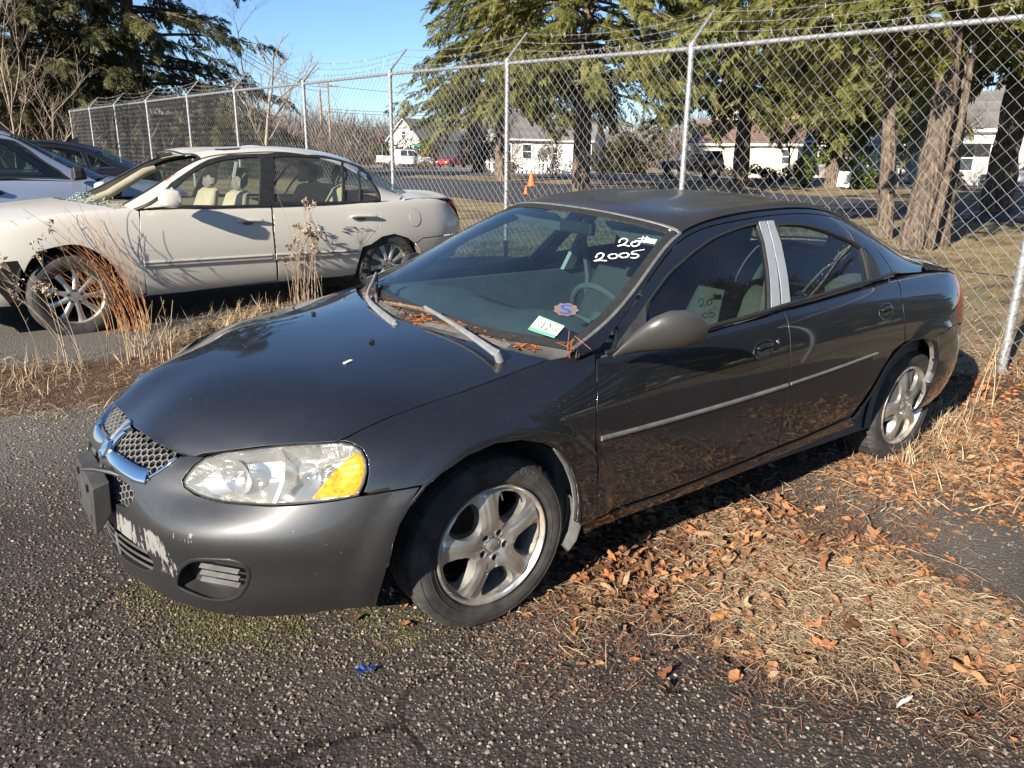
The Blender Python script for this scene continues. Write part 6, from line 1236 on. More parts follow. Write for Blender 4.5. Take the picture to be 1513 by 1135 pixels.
for lo_, hi_ in ((4, 17), (20, 33)):       # raised vents with mesh on the cowl
    n_ = hi_-lo_+1; R1, R2, R3 = A[0, lo_:hi_+1]*1., A[2, lo_:hi_+1]*1., A[4, lo_:hi_+1]*1.
    tap = np.sin(np.linspace(0, math.pi, n_))[:, None]**.5
    b = MB(); up = np.array([0, 0, .022])*tap; k = n_; V = np.concatenate([R1+up*.45, R1*.6+R2*.4+up, R2*.5+R3*.5+up*.8, R3+up*.1]); ii = np.arange(4*k).reshape(4, k)
    b.add(V, np.stack([ii[:-1, :-1], ii[1:, :-1], ii[1:, 1:], ii[:-1, 1:]], -1).reshape(-1, 4)[:, ::-1]); hump = b.obj('cowl_vent', M['dullblack'], cowl)
    mb = MB(); L0, L1 = R1*.62+R2*.38+up*1.02+np.array([0, 0, .002]), R2*.5+R3*.5+up*.82+np.array([0, 0, .002])
    for q in np.linspace(.5, k-1.5, 44):
        j = int(q); f_ = q-j; a0, a1 = L0[j]*(1-f_)+L0[j+1]*f_, L1[j]*(1-f_)+L1[j+1]*f_; mb.tube([a0, a1], .0016, 4)
    for q in np.linspace(.05, .95, 6): mb.tube((L0*(1-q)+L1*q)[1:-1], .0016, 4)
    mb.obj('vent_mesh', M['greytrim'], hump, smooth=False)
db = MB()      # pine needles and crumbled leaf caught under the wiper
for _ in range(420):
    q = RNG.uniform(.52, .93) if RNG.random() < .8 else RNG.uniform(.1, .5); j = (1-q)*40; s_ = RNG.uniform(2.6, 5.6); a_, bb = int(j), int(s_); p = A[bb, min(a_, 39)]*(1-(j-a_))+A[bb, min(a_+1, 40)]*(j-a_)+np.array([0, 0, RNG.uniform(.003, .016)])
    an = RNG.uniform(0, 6.28); L = RNG.uniform(.008, .022); d = np.array([math.cos(an), math.sin(an), RNG.uniform(-.3, .3)])*L; w_ = np.array([-d[1], d[0], 0])*.22; db.add([p-d-w_, p+d-w_, p+d+w_, p-d+w_+np.array([0, 0, .003])], np.array([(0, 1, 2, 3)]))
o = link('leaf_debris', db.mesh('leaf_debris', M['leafdebris'], smooth=False), cowl); o['kind'] = 'stuff'
def onG(px, lift): 
    P, N = NG.evn(fG(*px)); return P+N*lift
M['wiper'] = simple('chalky_wiper_arm', (.19, .193, .197), .55, .15, .2, 30); M['blade'] = simple('dusty_wiper_blade', (.13, .085, .06), .85, 0, .6, 40)
def on_plane(px, mid, lift):   # ray / plane: the glass plane under the wiper, raised by lift
    P, N = NG.evn(fG(mid)); P, N = P[0]+N[0]*lift, N[0]; c_, A_ = lcam(HROT, HLOC); out = []
    for x, y in px: d = A_[2]+(x-PW/2)/FPX*A_[0]-(y-PH/2)/FPX*A_[1]; out.append(c_+d*(((P-c_)@N)/(d@N)))
    return np.array(out), N
def wiper(arm, blade, mid):
    P, N = on_plane(arm, mid, .028); P = smooth_poly(P, 6, False); n = len(P); b = MB(); w_ = np.interp(np.linspace(0, 1, n), [0, .12, .55, .62, 1], [.013, .015, .010, .0075, .006]); T, _, _ = frames(P); S = np.cross(np.tile(N, (n, 1)), T)
    V = np.concatenate([P+S*w_[:, None]*k+N*h_ for k, h_ in ((1, -.004), (1, .002), (.55, .007), (-.55, .007), (-1, .002), (-1, -.004))]); ii = np.arange(6*n).reshape(6, n)
    F = np.concatenate([np.stack([ii[a_, :-1], ii[a_, 1:], ii[(a_+1) % 6, 1:], ii[(a_+1) % 6, :-1]], 1) for a_ in range(6)]); b.add(V, [F]); b.add(P[:1], np.zeros((0, 4), int)); wo = b.obj('wiper_arm', M['wiper'], hero, smooth=False)
    bm = bmesh.new(); bm.from_mesh(wo.data); bmesh.ops.holes_fill(bm, edges=[e for e in bm.edges if e.is_boundary]); bmesh.ops.recalc_face_normals(bm, faces=bm.faces); bm.to_mesh(wo.data); bm.free()
    pv = MB(); V, F = lathe([(-.010, .0005), (-.010, .011), (.004, .015), (.03, .016)], 18); Q = Vector((0, -1, 0)).rotation_difference(Vector(N)).to_matrix(); pv.add(V@np.array(Q).T+P[0], F); pv.obj('wiper_pivot', M['wiper'], wo)
    Q, _ = on_plane(blade, mid, .013); Q = smooth_poly(Q, 8, False); c = MB(); c.tube(Q, np.interp(np.linspace(0, 1, len(Q)), [0, .5, 1], [.004, .009, .004]), 6); c.tube(Q-N*.009, .003, 4); c.obj('wiper_blade', M['blade'], wo)
    m_ = Q[len(Q)//3:2*len(Q)//3]; c = MB(); c.tube(m_+N*.010, .005, 6); c.obj('blade_bridge', M['dullblack'], wo); return wo
wiper([(735,523),(722,514),(690,492),(655,470),(628,454)], [(687,485),(655,468),(620,456),(568,446)], (660,478))
wiper([(583,478),(567,465),(549,449),(543,436),(552,414),(556,404)], [(557,450),(556,436),(556,420),(557,406)], (565,448))
b = MB()
for px in ((838,516),(842,514),(832,515)):
    p = onG([px], .012)[0]
    for _ in range(3): b.tube([p, p+RNG.normal(0, .02, 3)+np.array([0, -.01, .015]), p+RNG.normal(0, .03, 3)+np.array([0, -.02, .02])], .0012, 3)
b.obj('caught_stems', M['leafdebris'], cowl)
# mirrors: swept shell on a triangular foot
def px_at(px, y): 
    c, A_ = lcam(HROT, HLOC); d = A_[2]+(px[0]-PW/2)/FPX*A_[0]-(px[1]-PH/2)/FPX*A_[1]; return c+d*((y-c[1])/d[1])
def mirror(sd):
    tp = [((908,524), (909,528), -.87, .012), ((925,505), (930,522), -.885, .03), ((945,485), (955,519), -.925, .05), ((967,468), (985,517), -.97, .07), ((990,459), (1012,513), -1.005, .085), ((1015,458), (1032,507), -1.03, .09), ((1034,466), (1043,498), -1.045, .075), ((1043,478), (1046,490), -1.05, .045)]
    S = []
    for (t_, b_, y, dp) in tp:
        T_, B_ = px_at(t_, y), px_at(b_, y); c = (T_+B_)/2; h_ = np.linalg.norm(T_-B_)/2; upv = (T_-B_)/max(2*h_, 1e-6); fw = np.array([-.95, -.12, -.1])
        a = np.linspace(0, 2*np.pi, 28, endpoint=False); S.append([c+upv*h_*math.sin(q)*1.0+fw*(dp*(math.cos(q) if math.cos(q) > 0 else math.cos(q)*.25)) for q in a])
    V, F = lofted(S); V = V if sd == 'L' else V*np.array([1, -1, 1])+np.array([.17, .03, -.09]); F = F if sd == 'R' else [f[:, ::-1] for f in F]
    me = np_mesh('wing_mirror', V, F, M['mirrorpaint']); auto_smooth(me, 1.2)
    o = link('wing_mirror', me, doors['front_door'+sd]); bm = bmesh.new(); bm.from_mesh(me); bmesh.ops.recalc_face_normals(bm, faces=bm.faces); bm.to_mesh(me); bm.free()
    s3 = S[4]; cc = np.array(s3).mean(0); gl = MB(); pts = np.array(S[3:7]).reshape(-1, 3); back = []
    for s_ in S[3:8]: s_ = np.array(s_); back += [s_[6], s_[22]] if False else []
    panel('sail_panel', NG, fG((905,524),(953,511),(953,452),(945,462),(930,482),(915,503)), M['dullblack'], doors['front_door'+sd], sd, h=.03, lift=.004, gap=.0, depth=.01)
M['mirrorpaint'] = paint_mat('scuffed_mirror_shell', (.055, .055, .053), .35, .42, .25, .16, coat_r=.25)
for sd in 'LR': mirror(sd)
# ---- cabin
cab = MB(); cab.box(.35, 2.95, -.74, .74, .22, .30); cab.box(.30, .42, -.74, .74, .25, .72); cab.box(2.72, 2.78, -.70, .70, .3, .86)
for sg in (-1, 1): cab.box(.4, 2.8, sg*.77-.015, sg*.77+.015, .25, .92)
cab.obj('cabin_shell', M['interior'], hero, smooth=False)
da = MB(); secs = []
for y in np.linspace(-.74, .74, 25):
    hump = .05*math.exp(-((y+.37)/.20)**2)+.018*math.exp(-((y-.42)/.22)**2); e = .02*(abs(y)/.74)**2
    secs.append([(.20+.10*(abs(y)/.74)**2, y, .925-e), (.36, y, .945+hump*.5-e), (.55, y, .945+hump-e), (.66, y, .925+hump-e), (.71, y, .87+hump*.5-e), (.70, y, .70), (.45, y, .62), (.25, y, .70)])
V, F = lofted(secs); da.add(V, F); dash = da.obj('dashboard', M['dashtop'] if 'dashtop' in M else M['interior'], hero)
P = MB(); a = np.linspace(0, 2*np.pi, 40, endpoint=False); sw = np.stack([.86+.19*np.sin(a)*-.42, -.37+.19*np.cos(a), .90+.19*np.sin(a)*.90], 1); P.tube(sw, .014, 8, closed=True); st = P.obj('steering_wheel', M['interior'], hero)
P = MB(); V, F = lathe([(-.03, .001), (-.03, .06), (0, .075), (.03, .05)], 20); Q = Vector((0, -1, 0)).rotation_difference(Vector((.92, 0, .40))).to_matrix(); P.add(V@np.array(Q).T+np.array([.85, -.37, .89]), F)
for q in (0, math.pi, -math.pi/2): P.tube([(.85, -.37, .89), (.86+.19*math.sin(q)*-.42, -.37+.19*math.cos(q), .90+.19*math.sin(q)*.9)], .016, 6)
P.tube([(.85, -.37, .89), (.62, -.37, .80)], .03, 8); P.obj('steering_hub', M['interior'], st)
def seat(x, y, w, parent, mat, bench=False, z0=.32, hr=True):
    def ring(cx, cz, hw, th, tx, tz, yy=None):
        a = np.linspace(0, 2*np.pi, 20, endpoint=False); return [(cx+th*math.sin(q)*tx, y+hw*np.sign(math.cos(q))*abs(math.cos(q))**.45, cz+th*math.sin(q)*tz) for q in a]
    c = MB(); V, F = lofted([ring(x-.28, z0+.10, w*.86, .06, .2, 1), ring(x-.24, z0+.13, w, .085, .1, 1), ring(x, z0+.11, w, .085, 0, 1), ring(x+.20, z0+.08, w*.95, .085, 0, 1)]); c.add(V, F); s = c.obj('seat', mat, parent)
    c = MB(); V, F = lofted([ring(x+.20, z0+.06, w*.9, .085, 1, .2), ring(x+.25, z0+.25, w, .09, 1, .25), ring(x+.34, z0+.50, w*.97, .075, 1, .25), ring(x+.39, z0+.66, w*.82, .06, 1, .25), ring(x+.40, z0+.685, w*.6, .03, 1, .25)]); c.add(V, F); c.obj('seat_back', mat, s)
    for dy in ((0,) if not bench else (-.38, .38)):
        if not hr: continue
        c = MB(); yo = y; 
        R = lambda cx, cz, hw, th: [(cx+th*math.sin(q), y+dy+hw*np.sign(math.cos(q))*abs(math.cos(q))**.5, cz+.2*th*math.sin(q)) for q in np.linspace(0, 2*np.pi, 16, endpoint=False)]
        V, F = lofted([R(x+.40, z0+.70, .09, .03), R(x+.41, z0+.73, .125, .05), R(x+.43, z0+.82, .125, .048), R(x+.44, z0+.87, .10, .03), R(x+.445, z0+.885, .06, .012)]); c.add(V, F); c.obj('headrest', mat, s)
        c = MB(); [c.tube([(x+.40, y+dy+e, z0+.62), (x+.405, y+dy+e, z0+.74)], .006, 6) for e in (-.06, .06)]; c.obj('headrest_post', M['chrome'], s)
    return s
for yy in (-.37, .37): seat(1.32, yy, .25, hero, M['seatcloth'])
seat(2.22, 0, .60, hero, M['seatcloth'], True, .36, True)
for sd, sg in (('L', -1), ('R', 1)):
    b = MB(); V, F = lofted([[(1.60+dx, sg*(.735-.0+dy), .92) for dx, dy in ((-.035, 0), (.035, 0), (.035, .03), (-.035, .03))], [(1.63+dx, sg*(.60+dy), 1.20) for dx, dy in ((-.03, 0), (.03, 0), (.03, .03), (-.03, .03))], [(1.64+dx, sg*(.545+dy), 1.30) for dx, dy in ((-.03, 0), (.03, 0), (.03, .03), (-.03, .03))]]); b.add(V, F); b.obj('pillar_cover', M['lighttrim'], hero)
    b = MB(); b.tube([(1.60, sg*.63, 1.16), (1.64, sg*.60, .9), (1.66, sg*.62, .6)], .018, 4); b.obj('seat_belt', M['greytrim'], hero)
    b = MB(); P = np.array([(2.36, sg*.60, 1.19), (2.44, sg*.60, 1.13), (2.52, sg*.63, 1.03), (2.55, sg*.66, .93)]); b.tube(P, [.022, .024, .022, .02], 6); b.obj('rear_pillar_cover', M['lighttrim'], hero)
hl_ = MB(); 
P, N = NG.evn(np.array([(u, v) for u in np.linspace(g[3]+.02, g[7]-.03, 12) for v in np.linspace(k3+.03, k9-.03, 12)])); ii = np.arange(144).reshape(12, 12); hl_.add(P-N*.035, np.stack([ii[:-1, :-1], ii[1:, :-1], ii[1:, 1:], ii[:-1, 1:]], -1).reshape(-1, 4)[:, ::-1]); hl_.obj('headliner', M['lighttrim'], hero)
b = MB(); b.box(.985, 1.02, -.11, .11, 1.235, 1.29); mo = b.obj('rear_view_mirror', M['black'], hero, bevel=.01); b = MB(); b.tube([(1.0, 0, 1.28), (.985, 0, 1.33)], .008, 6); b.obj('mirror_stem', M['black'], mo)
for yy in (-.36, .36):
    b = MB(); b.box(-.008, .008, -.19, .19, -.075, .075, Matrix.Translation((1.075, yy, 1.262)) @ Matrix.Rotation(-.95, 4, 'Y')); b.obj('sun_visor', M['lighttrim'], hero, bevel=.006)
# ---- writing on the windscreen, sticker, dealer decal
def ink(strokes, w, name):
    b = MB()
    for s_ in strokes:
        pts = smooth_poly(s_, 5, False) if len(s_) > 2 else np.array(s_, float); uv = HX([tuple(p) for p in pts], NG); P, N = NG.evn(uv); P = P+N*.0005
        n = len(P); T = np.gradient(P, axis=0); S = np.cross(N, T); S /= np.maximum(np.linalg.norm(S, axis=1, keepdims=True), 1e-9); w_ = w*np.interp(np.arange(n), [0, 1, n-2, n-1], [.5, 1, 1, .5])[:, None]*(1+.15*np.sin(np.arange(n)))[:, None]
        b.add(np.concatenate([P-S*w_, P+S*w_]), np.stack([np.arange(n-1), np.arange(1, n), np.arange(1, n)+n, np.arange(n-1)+n], 1))
    return b.obj(name, M['white_ink'], ws, smooth=False)
Z = lambda L: [(480+x/2.8019, 270+y/2.8019) for x, y in L]
ink([Z([(1218,248),(1224,236),(1240,231),(1252,238),(1245,250),(1226,260),(1212,262),(1235,258),(1262,264)]), Z([(1290,244),(1276,246),(1268,256),(1280,264),(1298,258),(1302,246),(1290,240),(1282,248)]),
     Z([(1318,222),(1308,248)]), Z([(1334,222),(1322,250)]), Z([(1296,232),(1342,228)]), Z([(1300,242),(1338,240)]),
     Z([(1122,312),(1128,298),(1142,292),(1154,298),(1146,312),(1124,322),(1114,324),(1140,322),(1168,324)]),
     Z([(1196,296),(1182,298),(1174,306),(1184,314),(1204,312),(1212,302),(1200,294)]), Z([(1244,292),(1228,294),(1220,302),(1230,310),(1250,308),(1258,298),(1246,290)]),
     Z([(1276,284),(1270,296),(1290,296),(1298,304),(1284,312),(1264,310)]), Z([(1278,284),(1324,277)])], .0031, 'marker_writing')
def quadmap(c4):  # maps (s,t) in unit square onto 4 pixel corners (tl,tr,br,bl)
    c4 = np.array(c4, float); return lambda s_, t_: c4[0]*(1-s_)*(1-t_)+c4[1]*s_*(1-t_)+c4[2]*s_*t_+c4[3]*(1-s_)*t_
def decal(poly, net, mat, name, par, lift):
    return panel(name, net, HX(poly, net), mat, par, 'L', h=.02, lift=lift, depth=0, gap=0, rnd=0)[0]
def decal_text(txt, q, s0, s1, t0, t1, mat, name, par, lift):
    V, T = text_mesh(txt, 1.0); lo, hi = V.min(0), V.max(0); s_ = s0+(V[:, 0]-lo[0])/(hi[0]-lo[0])*(s1-s0); t_ = t1-(V[:, 1]-lo[1])/(hi[1]-lo[1])*(t1-t0)
    px = [tuple(q(a, c)) for a, c in zip(s_, t_)]; P, N = NG.evn(HX(px, NG)); return link(name, np_mesh(name, P+N*lift, T, mat, smooth=False), par)
M['stickwhite'] = simple('sticker_paper', (.72, .80, .66), .6, 0, .05); M['stickgreen'] = simple('sticker_green', (.10, .36, .22), .6, 0, .05); M['stickblack'] = simple('sticker_ink', (.02, .02, .02), .6); M['decalblue'] = simple('decal_blue', (.03, .05, .28), .5, 0, .1); M['decalred'] = simple('decal_border', (.16, .10, .09), .6, 0, .2)
cor = [(797,467),(834,482),(819,500),(780,487)]; q = quadmap(cor)
stk = decal(cor, NG, M['stickwhite'], 'inspection_sticker', ws, .001)
decal([tuple(q(a, b_)) for a, b_ in ((0, .80), (1, .80), (1, 1), (0, 1))], NG, M['stickgreen'], 'sticker_band', stk, .0016)
decal([tuple(q(a, b_)) for a, b_ in ((.03, .02), (.97, .02), (.97, .09), (.03, .09))], NG, M['stickgreen'], 'sticker_band', stk, .0016)
decal_text('20', q, .08, .27, .30, .62, M['stickblack'], 'sticker_numeral', stk, .002); decal_text('12', q, .34, .64, .22, .70, M['stickblack'], 'sticker_numeral', stk, .002); decal_text('18', q, .72, .92, .30, .62, M['stickblack'], 'sticker_numeral', stk, .002)
q = quadmap([(818,447),(857,450),(854,468),(816,466)])
decal([tuple(q(.5+.46*math.cos(a_)*(1+.08*math.cos(9*a_)), .5+.5*math.sin(a_)*(1+.08*math.cos(9*a_)))) for a_ in np.linspace(0, 2*math.pi, 40, endpoint=False)], NG, M['decalred'], 'window_decal', ws, .0008)
decal([tuple(q(.5+.36*math.cos(a_), .5+.38*math.sin(a_))) for a_ in np.linspace(0, 2*math.pi, 26, endpoint=False)], NG, M['interior'], 'decal_disc', ws, .0012)
decal_text('S', q, .28, .72, .12, .88, M['decalblue'], 'decal_letter', ws, .0018)
q = quadmap([(940,350),(971,354),(967,361),(936,356)])
decal([tuple(q(a, b_)) for a, b_ in ((.45, .0), (1, .0), (1, 1), (.40, 1))], NG, simple('mint_label', (.42, .66, .58), .5, 0, .1), 'corner_label', ws, .0002)
# ---- wheels
wheels = []
for (x, y, steer) in ((0, -1, -.03), (2.743, -1, 0), (0, 1, -.03), (2.743, 1, 0)):
    w_ = link('front_wheel' if x == 0 else 'rear_wheel', None, hero, loc=(x, y*.70, .315)); w_.rotation_euler = (0, 0, (steer if y < 0 else math.pi+steer)); w_.empty_display_size = .1; wheels.append(w_)
wh0 = wheels[0]
make_tyre(.318, .219, .205, wh0, letters='POTENZA', n=216); five_spoke(wh0, .216, .46); brake_pack(wh0)
for ch in wh0.children: ch.location = ch.location+Vector((0, -.0, 0))
for ch in wh0.children:
    if ch.name.split('.')[0] in ('rim', 'spokes', 'lug_nut', 'lug_ring', 'centre_cap', 'valve'): ch.location.y -= .082; ch.scale = (1.022, 1, 1.022)
for w_ in wheels[1:]:
    for ch in list(wh0.children):
        c = copy_tree(ch, w_)
        
for i_, w_ in enumerate(wheels): w_.rotation_euler.y += (0, 1.1, .4, 2.)[i_]

# the far front corner stands a little further forward than the near one
for o in [hero]+list(hero.children_recursive):
    if o.type == 'MESH' and not o.get('_nose') and o.parent is not None and 'wheel' not in o.parent.name:
        n = len(o.data.vertices); co = np.empty(n*3, np.float32); o.data.vertices.foreach_get('co', co); co = co.reshape(-1, 3); w_ = sstep(.04, .30, co[:, 1])*sstep(-.45, -.85, co[:, 0])
        if w_.max() > 0 and 'bracket' not in o.name: co[:, 0] -= .050*w_; co[:, 2] += .008*w_; o.data.vertices.foreach_set('co', co.ravel()); o.data.update()
# ------------------------------------------------------------------ the other parked cars
def gen_belt(st, nose=3, tail=3):
    f = np.array([0, .12, .30, .47, .66, .86, 1.0, 1.05]); wv = np.array([.90, .95, .985, 1, .993, .962, .905, .83]); L = []
    for x, w, zb, zt, tuck in st: L.append([(x+tuck*(abs(q-.42)**1.7)*1.6, w*k if w > 0 else 0, zb+(zt-zb)*q) for q, k in zip(f, wv)])
    return belt_net(L, nose, tail)
def gen_over(st):
    """(belt x,w,z), (rail x,w,z), (centre x,z)"""
    L = []
    for (x0, w0, z0), (x3, w3, z3), (xc, zc) in st:
        h = z3-z0; L.append([(x0, w0, z0), (x0+(x3-x0)*.4, w0+(w3-w0)*.30, z0+h*.40), (x0+(x3-x0)*.85, w0+(w3-w0)*.80, z0+h*.86), (x3, w3, z3), (x3+(xc-x3)*.62, w3*.70, z3+(zc-z3)*.62), (x3+(xc-x3)*.92, w3*.36, z3+(zc-z3)*.92), (xc, 0, zc)])
    return over_net(L)
def auto_hood(nb, rows):
    us = np.linspace(nb.ku[0], nb.ku[-1], 400); p = nb.ev(np.stack([us, np.full(400, nb.kv[6]-.006)], 1)); k = p[:, 0].argmin(); ok = np.arange(400) > k; ok &= p[:, 1] < 0; L = []
    for xc, xe, zc in rows:
        i = np.where(ok)[0][np.abs(p[ok][:, 0]-xe).argmin()]; ws, zs = abs(p[i, 1]), p[i, 2]; r = [(xc+(xe-xc)*s**2, ws*s, zc-(zc-zs)*s**2.6) for s in (0, .3, .58, .82, 1.0)]; L.append([(x, -w, z) for x, w, z in r[::-1]]+[(x, w, z) for x, w, z in r[1:]])
    return Net(L)
def RZ(a): c, s = math.cos(a), math.sin(a); return np.array([[c, -s, 0], [s, c, 0], [0, 0, 1.]])
def arch_uv(nb, x0, z0, R, a0=-.35, a1=math.pi+.35, n=20): return nb.side([(x0-R*math.cos(a), z0+R*math.sin(a)) for a in np.linspace(a0, a1, n)])
def cabin(root, x0, x1, w, zb, mat, seats=(), seatmat=None, rear=None):
    c = MB(); c.box(x0, x1, -w, w, .25, .33); [c.box(x0, x1, s*(w+.02)-.015, s*(w+.02)+.015, .3, zb) for s in (-1, 1)]; c.obj('cabin_shell', mat, root, smooth=False)
    for x in seats:
        for y in (-.38, .38): seat(x, y, .25, root, seatmat or mat, False, .36)
    if rear: seat(rear, 0, .60, root, seatmat or mat, True, .40, True)
    d = MB(); V, F = lofted([[(x0+a, y, z) for a, z in ((0, zb-.04), (.2, zb+.0), (.42, zb-.01), (.5, zb-.10), (.45, zb-.35), (.1, zb-.3))] for y in np.linspace(-w, w, 9)]); d.add(V, F); d.obj('dashboard', mat, root)
def spoke_wheel(parent, R, rr, w, nspoke, flat=0., rot=0.):
    make_tyre(R, rr-.002, w, parent, flat=flat)
    V, F = lathe([(.10, rr*.86), (.0, rr*.90), (-w/2+.035, rr*.93), (-w/2+.022, rr*.97), (-w/2+.020, rr), (-w/2+.028, rr+.003)], 64); me = np_mesh('rim', V, [f[:, ::-1] for f in F], M['alloy']); auto_smooth(me, .8); link('rim', me, parent)
    y0 = -w/2+.045
    for k in range(nspoke):
        a = rot+k*2*math.pi/nspoke; d = np.array([math.cos(a), 0, math.sin(a)]); n_ = np.array([-math.sin(a), 0, math.cos(a)]); S = []
        for r_, hw, y in ((.045, .024, y0-.012), (.09, .018, y0-.012), (rr*.70, .020, y0-.004), (rr*.90, .029, y0+.004), (rr*.95, .034, y0+.010)):
            S.append([d*r_+n_*hw*q+np.array([0, y+dy, 0]) for q, dy in ((-1, .022), (-1, .003), (-.6, -.005), (0, -.007), (.6, -.005), (1, .003), (1, .022))])
        V, F = lofted(S); b = MB(); b.add(V, F); o = b.obj('spoke', M['alloy'], parent); bm = bmesh.new(); bm.from_mesh(o.data); bmesh.ops.recalc_face_normals(bm, faces=bm.faces); bm.to_mesh(o.data); bm.free()
    b = MB(); V, F = lathe([(y0-.016, .0005), (y0-.017, .03), (y0-.012, .062), (y0+.01, .075)], 30); b.add(V, F); hb = b.obj('hub', M['alloy'], parent)
    for k in range(5):
        a = rot+.3+k*2*math.pi/5; b = MB(); V, F = lathe([(y0-.020, .0005), (y0-.020, .009), (y0-.004, .0125)], 10); b.add(V+np.array([.048*math.cos(a), 0, .048*math.sin(a)]), F); b.obj('lug_nut', M['dark'], hb)
    d = MB(); V, F = lathe([(.05, .001), (.05, rr*.9)], 40); d.add(V, F); d.obj('rim_back', M['dark'], parent)
def wheels_for(root, xs, W, R, rr, w, ns, z=None, flats=(0, 0)):
    made = {}
    for x, fl in zip(xs, flats):
        for s in (-1, 1):
            h = link('front_wheel' if x == xs[0] else 'rear_wheel', None, root, loc=(x, s*(W-w/2-.02), (z or R)-fl)); h.rotation_euler.z = 0 if s < 0 else math.pi; h.empty_display_size = .1
            if fl in made: [copy_tree(ch, h) for ch in list(made[fl].children)]
            else: spoke_wheel(h, R, rr, w, ns, fl, .17*x); made[fl] = h
def liners(root, xs, W, zc, R):
    for x0 in xs:
        for sg in (1, -1):
            a = np.linspace(-.12, math.pi+.12, 24); b = MB(); A = np.stack([x0-R*np.cos(a), np.full(24, -(W-.08)*sg), zc+R*np.sin(a)], 1); B = A.copy(); B[:, 1] = -(W-.42)*sg; i = np.arange(23)
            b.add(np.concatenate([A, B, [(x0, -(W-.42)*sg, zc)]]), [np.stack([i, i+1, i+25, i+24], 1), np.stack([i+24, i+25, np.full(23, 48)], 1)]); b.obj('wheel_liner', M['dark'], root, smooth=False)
# ---- white sedan
M['whitepaint'] = paint_mat('weathered_white_paint', (.53, .505, .45), .03, .36, .6, .42, (.44, .40, .33), False, False, .12)
M['beige'] = simple('beige_interior', (.27, .25, .18), .8, 0, .12, 10); M['beigedark'] = simple('dark_headrest', (.10, .10, .095), .85, 0, .2, 20)
M['clearglass'] = glass_mat('side_glass_pale', (.80, .86, .80), 0, 1.5, .06); M['crumb'] = simple('shattered_glass', (.24, .34, .32), .25, 0, .25, 80, .4, 200, spec=.6)
WR, WL = RZ(math.radians(3.5)), np.array((-.613, 4.888, .235)); WX, WPR = caster(WR, WL)
white = empty('sedan', 'dirty white sedan with smashed-out windscreen and a flat front tyre, parked behind the grey sedan', 'car', tuple(WL), math.radians(3.5))
NB2 = gen_belt([(-1.02,0,.24,.74,.0),(-.98,.40,.24,.75,.0),(-.86,.70,.24,.775,.0),(-.62,.86,.24,.815,.0),(-.40,.905,.24,.852,0),(0,.922,.24,.912,0),(.42,.926,.22,.945,0),(1.0,.93,.22,.945,0),(1.62,.93,.225,.945,0),(2.3,.925,.235,.95,0),(2.83,.912,.26,.958,0),(3.3,.87,.28,.955,-.02),(3.68,.78,.30,.945,-.09),(3.90,.59,.31,.94,-.12),(3.98,.31,.31,.94,-.13),(4.0,0,.31,.94,-.13)])
NG2 = gen_over([((.40,.868,.915),(.43,.79,.955),(.17,.985)), ((.72,.875,.915),(.74,.70,1.11),(.52,1.15)), ((1.04,.88,.918),(1.06,.612,1.283),(.96,1.345)), ((1.16,.88,.92),(1.15,.592,1.318),(1.05,1.385)), ((1.5,.88,.925),(1.5,.572,1.372),(1.48,1.428)), ((1.9,.878,.928),(1.9,.566,1.386),(1.9,1.442)), ((2.3,.87,.93),(2.3,.57,1.335),(2.34,1.425)), ((2.65,.852,.935),(2.62,.592,1.225),(2.74,1.352)), ((2.95,.83,.94),(2.90,.625,1.065),(3.08,1.20)), ((3.26,.79,.945),(3.20,.665,.962),(3.42,1.0))])
NH2 = auto_hood(NB2, [(-1.0,-.86,.76),(-.9,-.72,.815),(-.7,-.55,.87),(-.4,-.35,.925),(-.1,-.05,.962),(.13,.40,.985)])
f2 = lambda *p: WX(p, NB2); g2 = lambda *p: WX(p, NG2); WP = M['whitepaint']
aF = [(36,404),(44,387),(58,373),(85,365),(112,362),(140,371),(166,391),(182,415),(191,440)]; aF = [tuple(q) for q in smooth_poly(aF, 3, False)]; aR = [(527,417),(531,395),(538,376),(548,362),(565,350),(583,346),(603,352),(620,368),(628,390)]
fn = np.concatenate([f2((-40,339),(0,331),(60,319),(120,312),(168,309)), f2((190,307),(205,312)), f2((207,325),(207,355),(210,378),(213,400),(216,433)), f2((200,441)), f2(*aF[::-1])[1:], f2((26,386),(-40,392))])
panel('front_fender', NB2, fn, WP, white, 'LS', h=.035)
sM2 = [(400,306),(403,340),(406,370),(409,395),(409,415)]
d1 = np.concatenate([f2((207,312),(300,307),(400,304)), f2(*sM2)[1:], f2((300,428),(217,437)), f2((213,400),(210,378),(207,355),(207,330))]); d2 = np.concatenate([f2((402,304),(500,301),(553,299)), f2((559,308),(562,320),(560,335),(549,350),(536,366)), f2((529,390),(525,405)), f2((410,416)), f2(*[(x+2, y) for x, y in sM2[::-1]])[:-1]])
seatB = M['beige']
wdo = {}
AR = WX([(200,310),(253,271),(281,252),(307,237),(338,229.5),(392,227.5),(454,229),(503,236),(533,246.5),(550,264),(561,286),(562,296),(556,298.5),(500,301),(400,304.5),(300,307.5)], NG2)
gl1 = WX([(262,303),(258,279),(281,258),(307,244),(332,237),(364,233),(383,233),(384,250),(382,301.5),(329,303)], NG2); gl2 = WX([(404,233),(442,232),(479,235),(504,239.5),(505,297),(406,298)], NG2); gl3 = WX([(509,240.5),(526,247),(530,251),(531,296.5),(510,297)], NG2); gl4 = WX([(533,253),(541,258),(552,277),(560,293),(549,296.5),(534,296.5)], NG2)
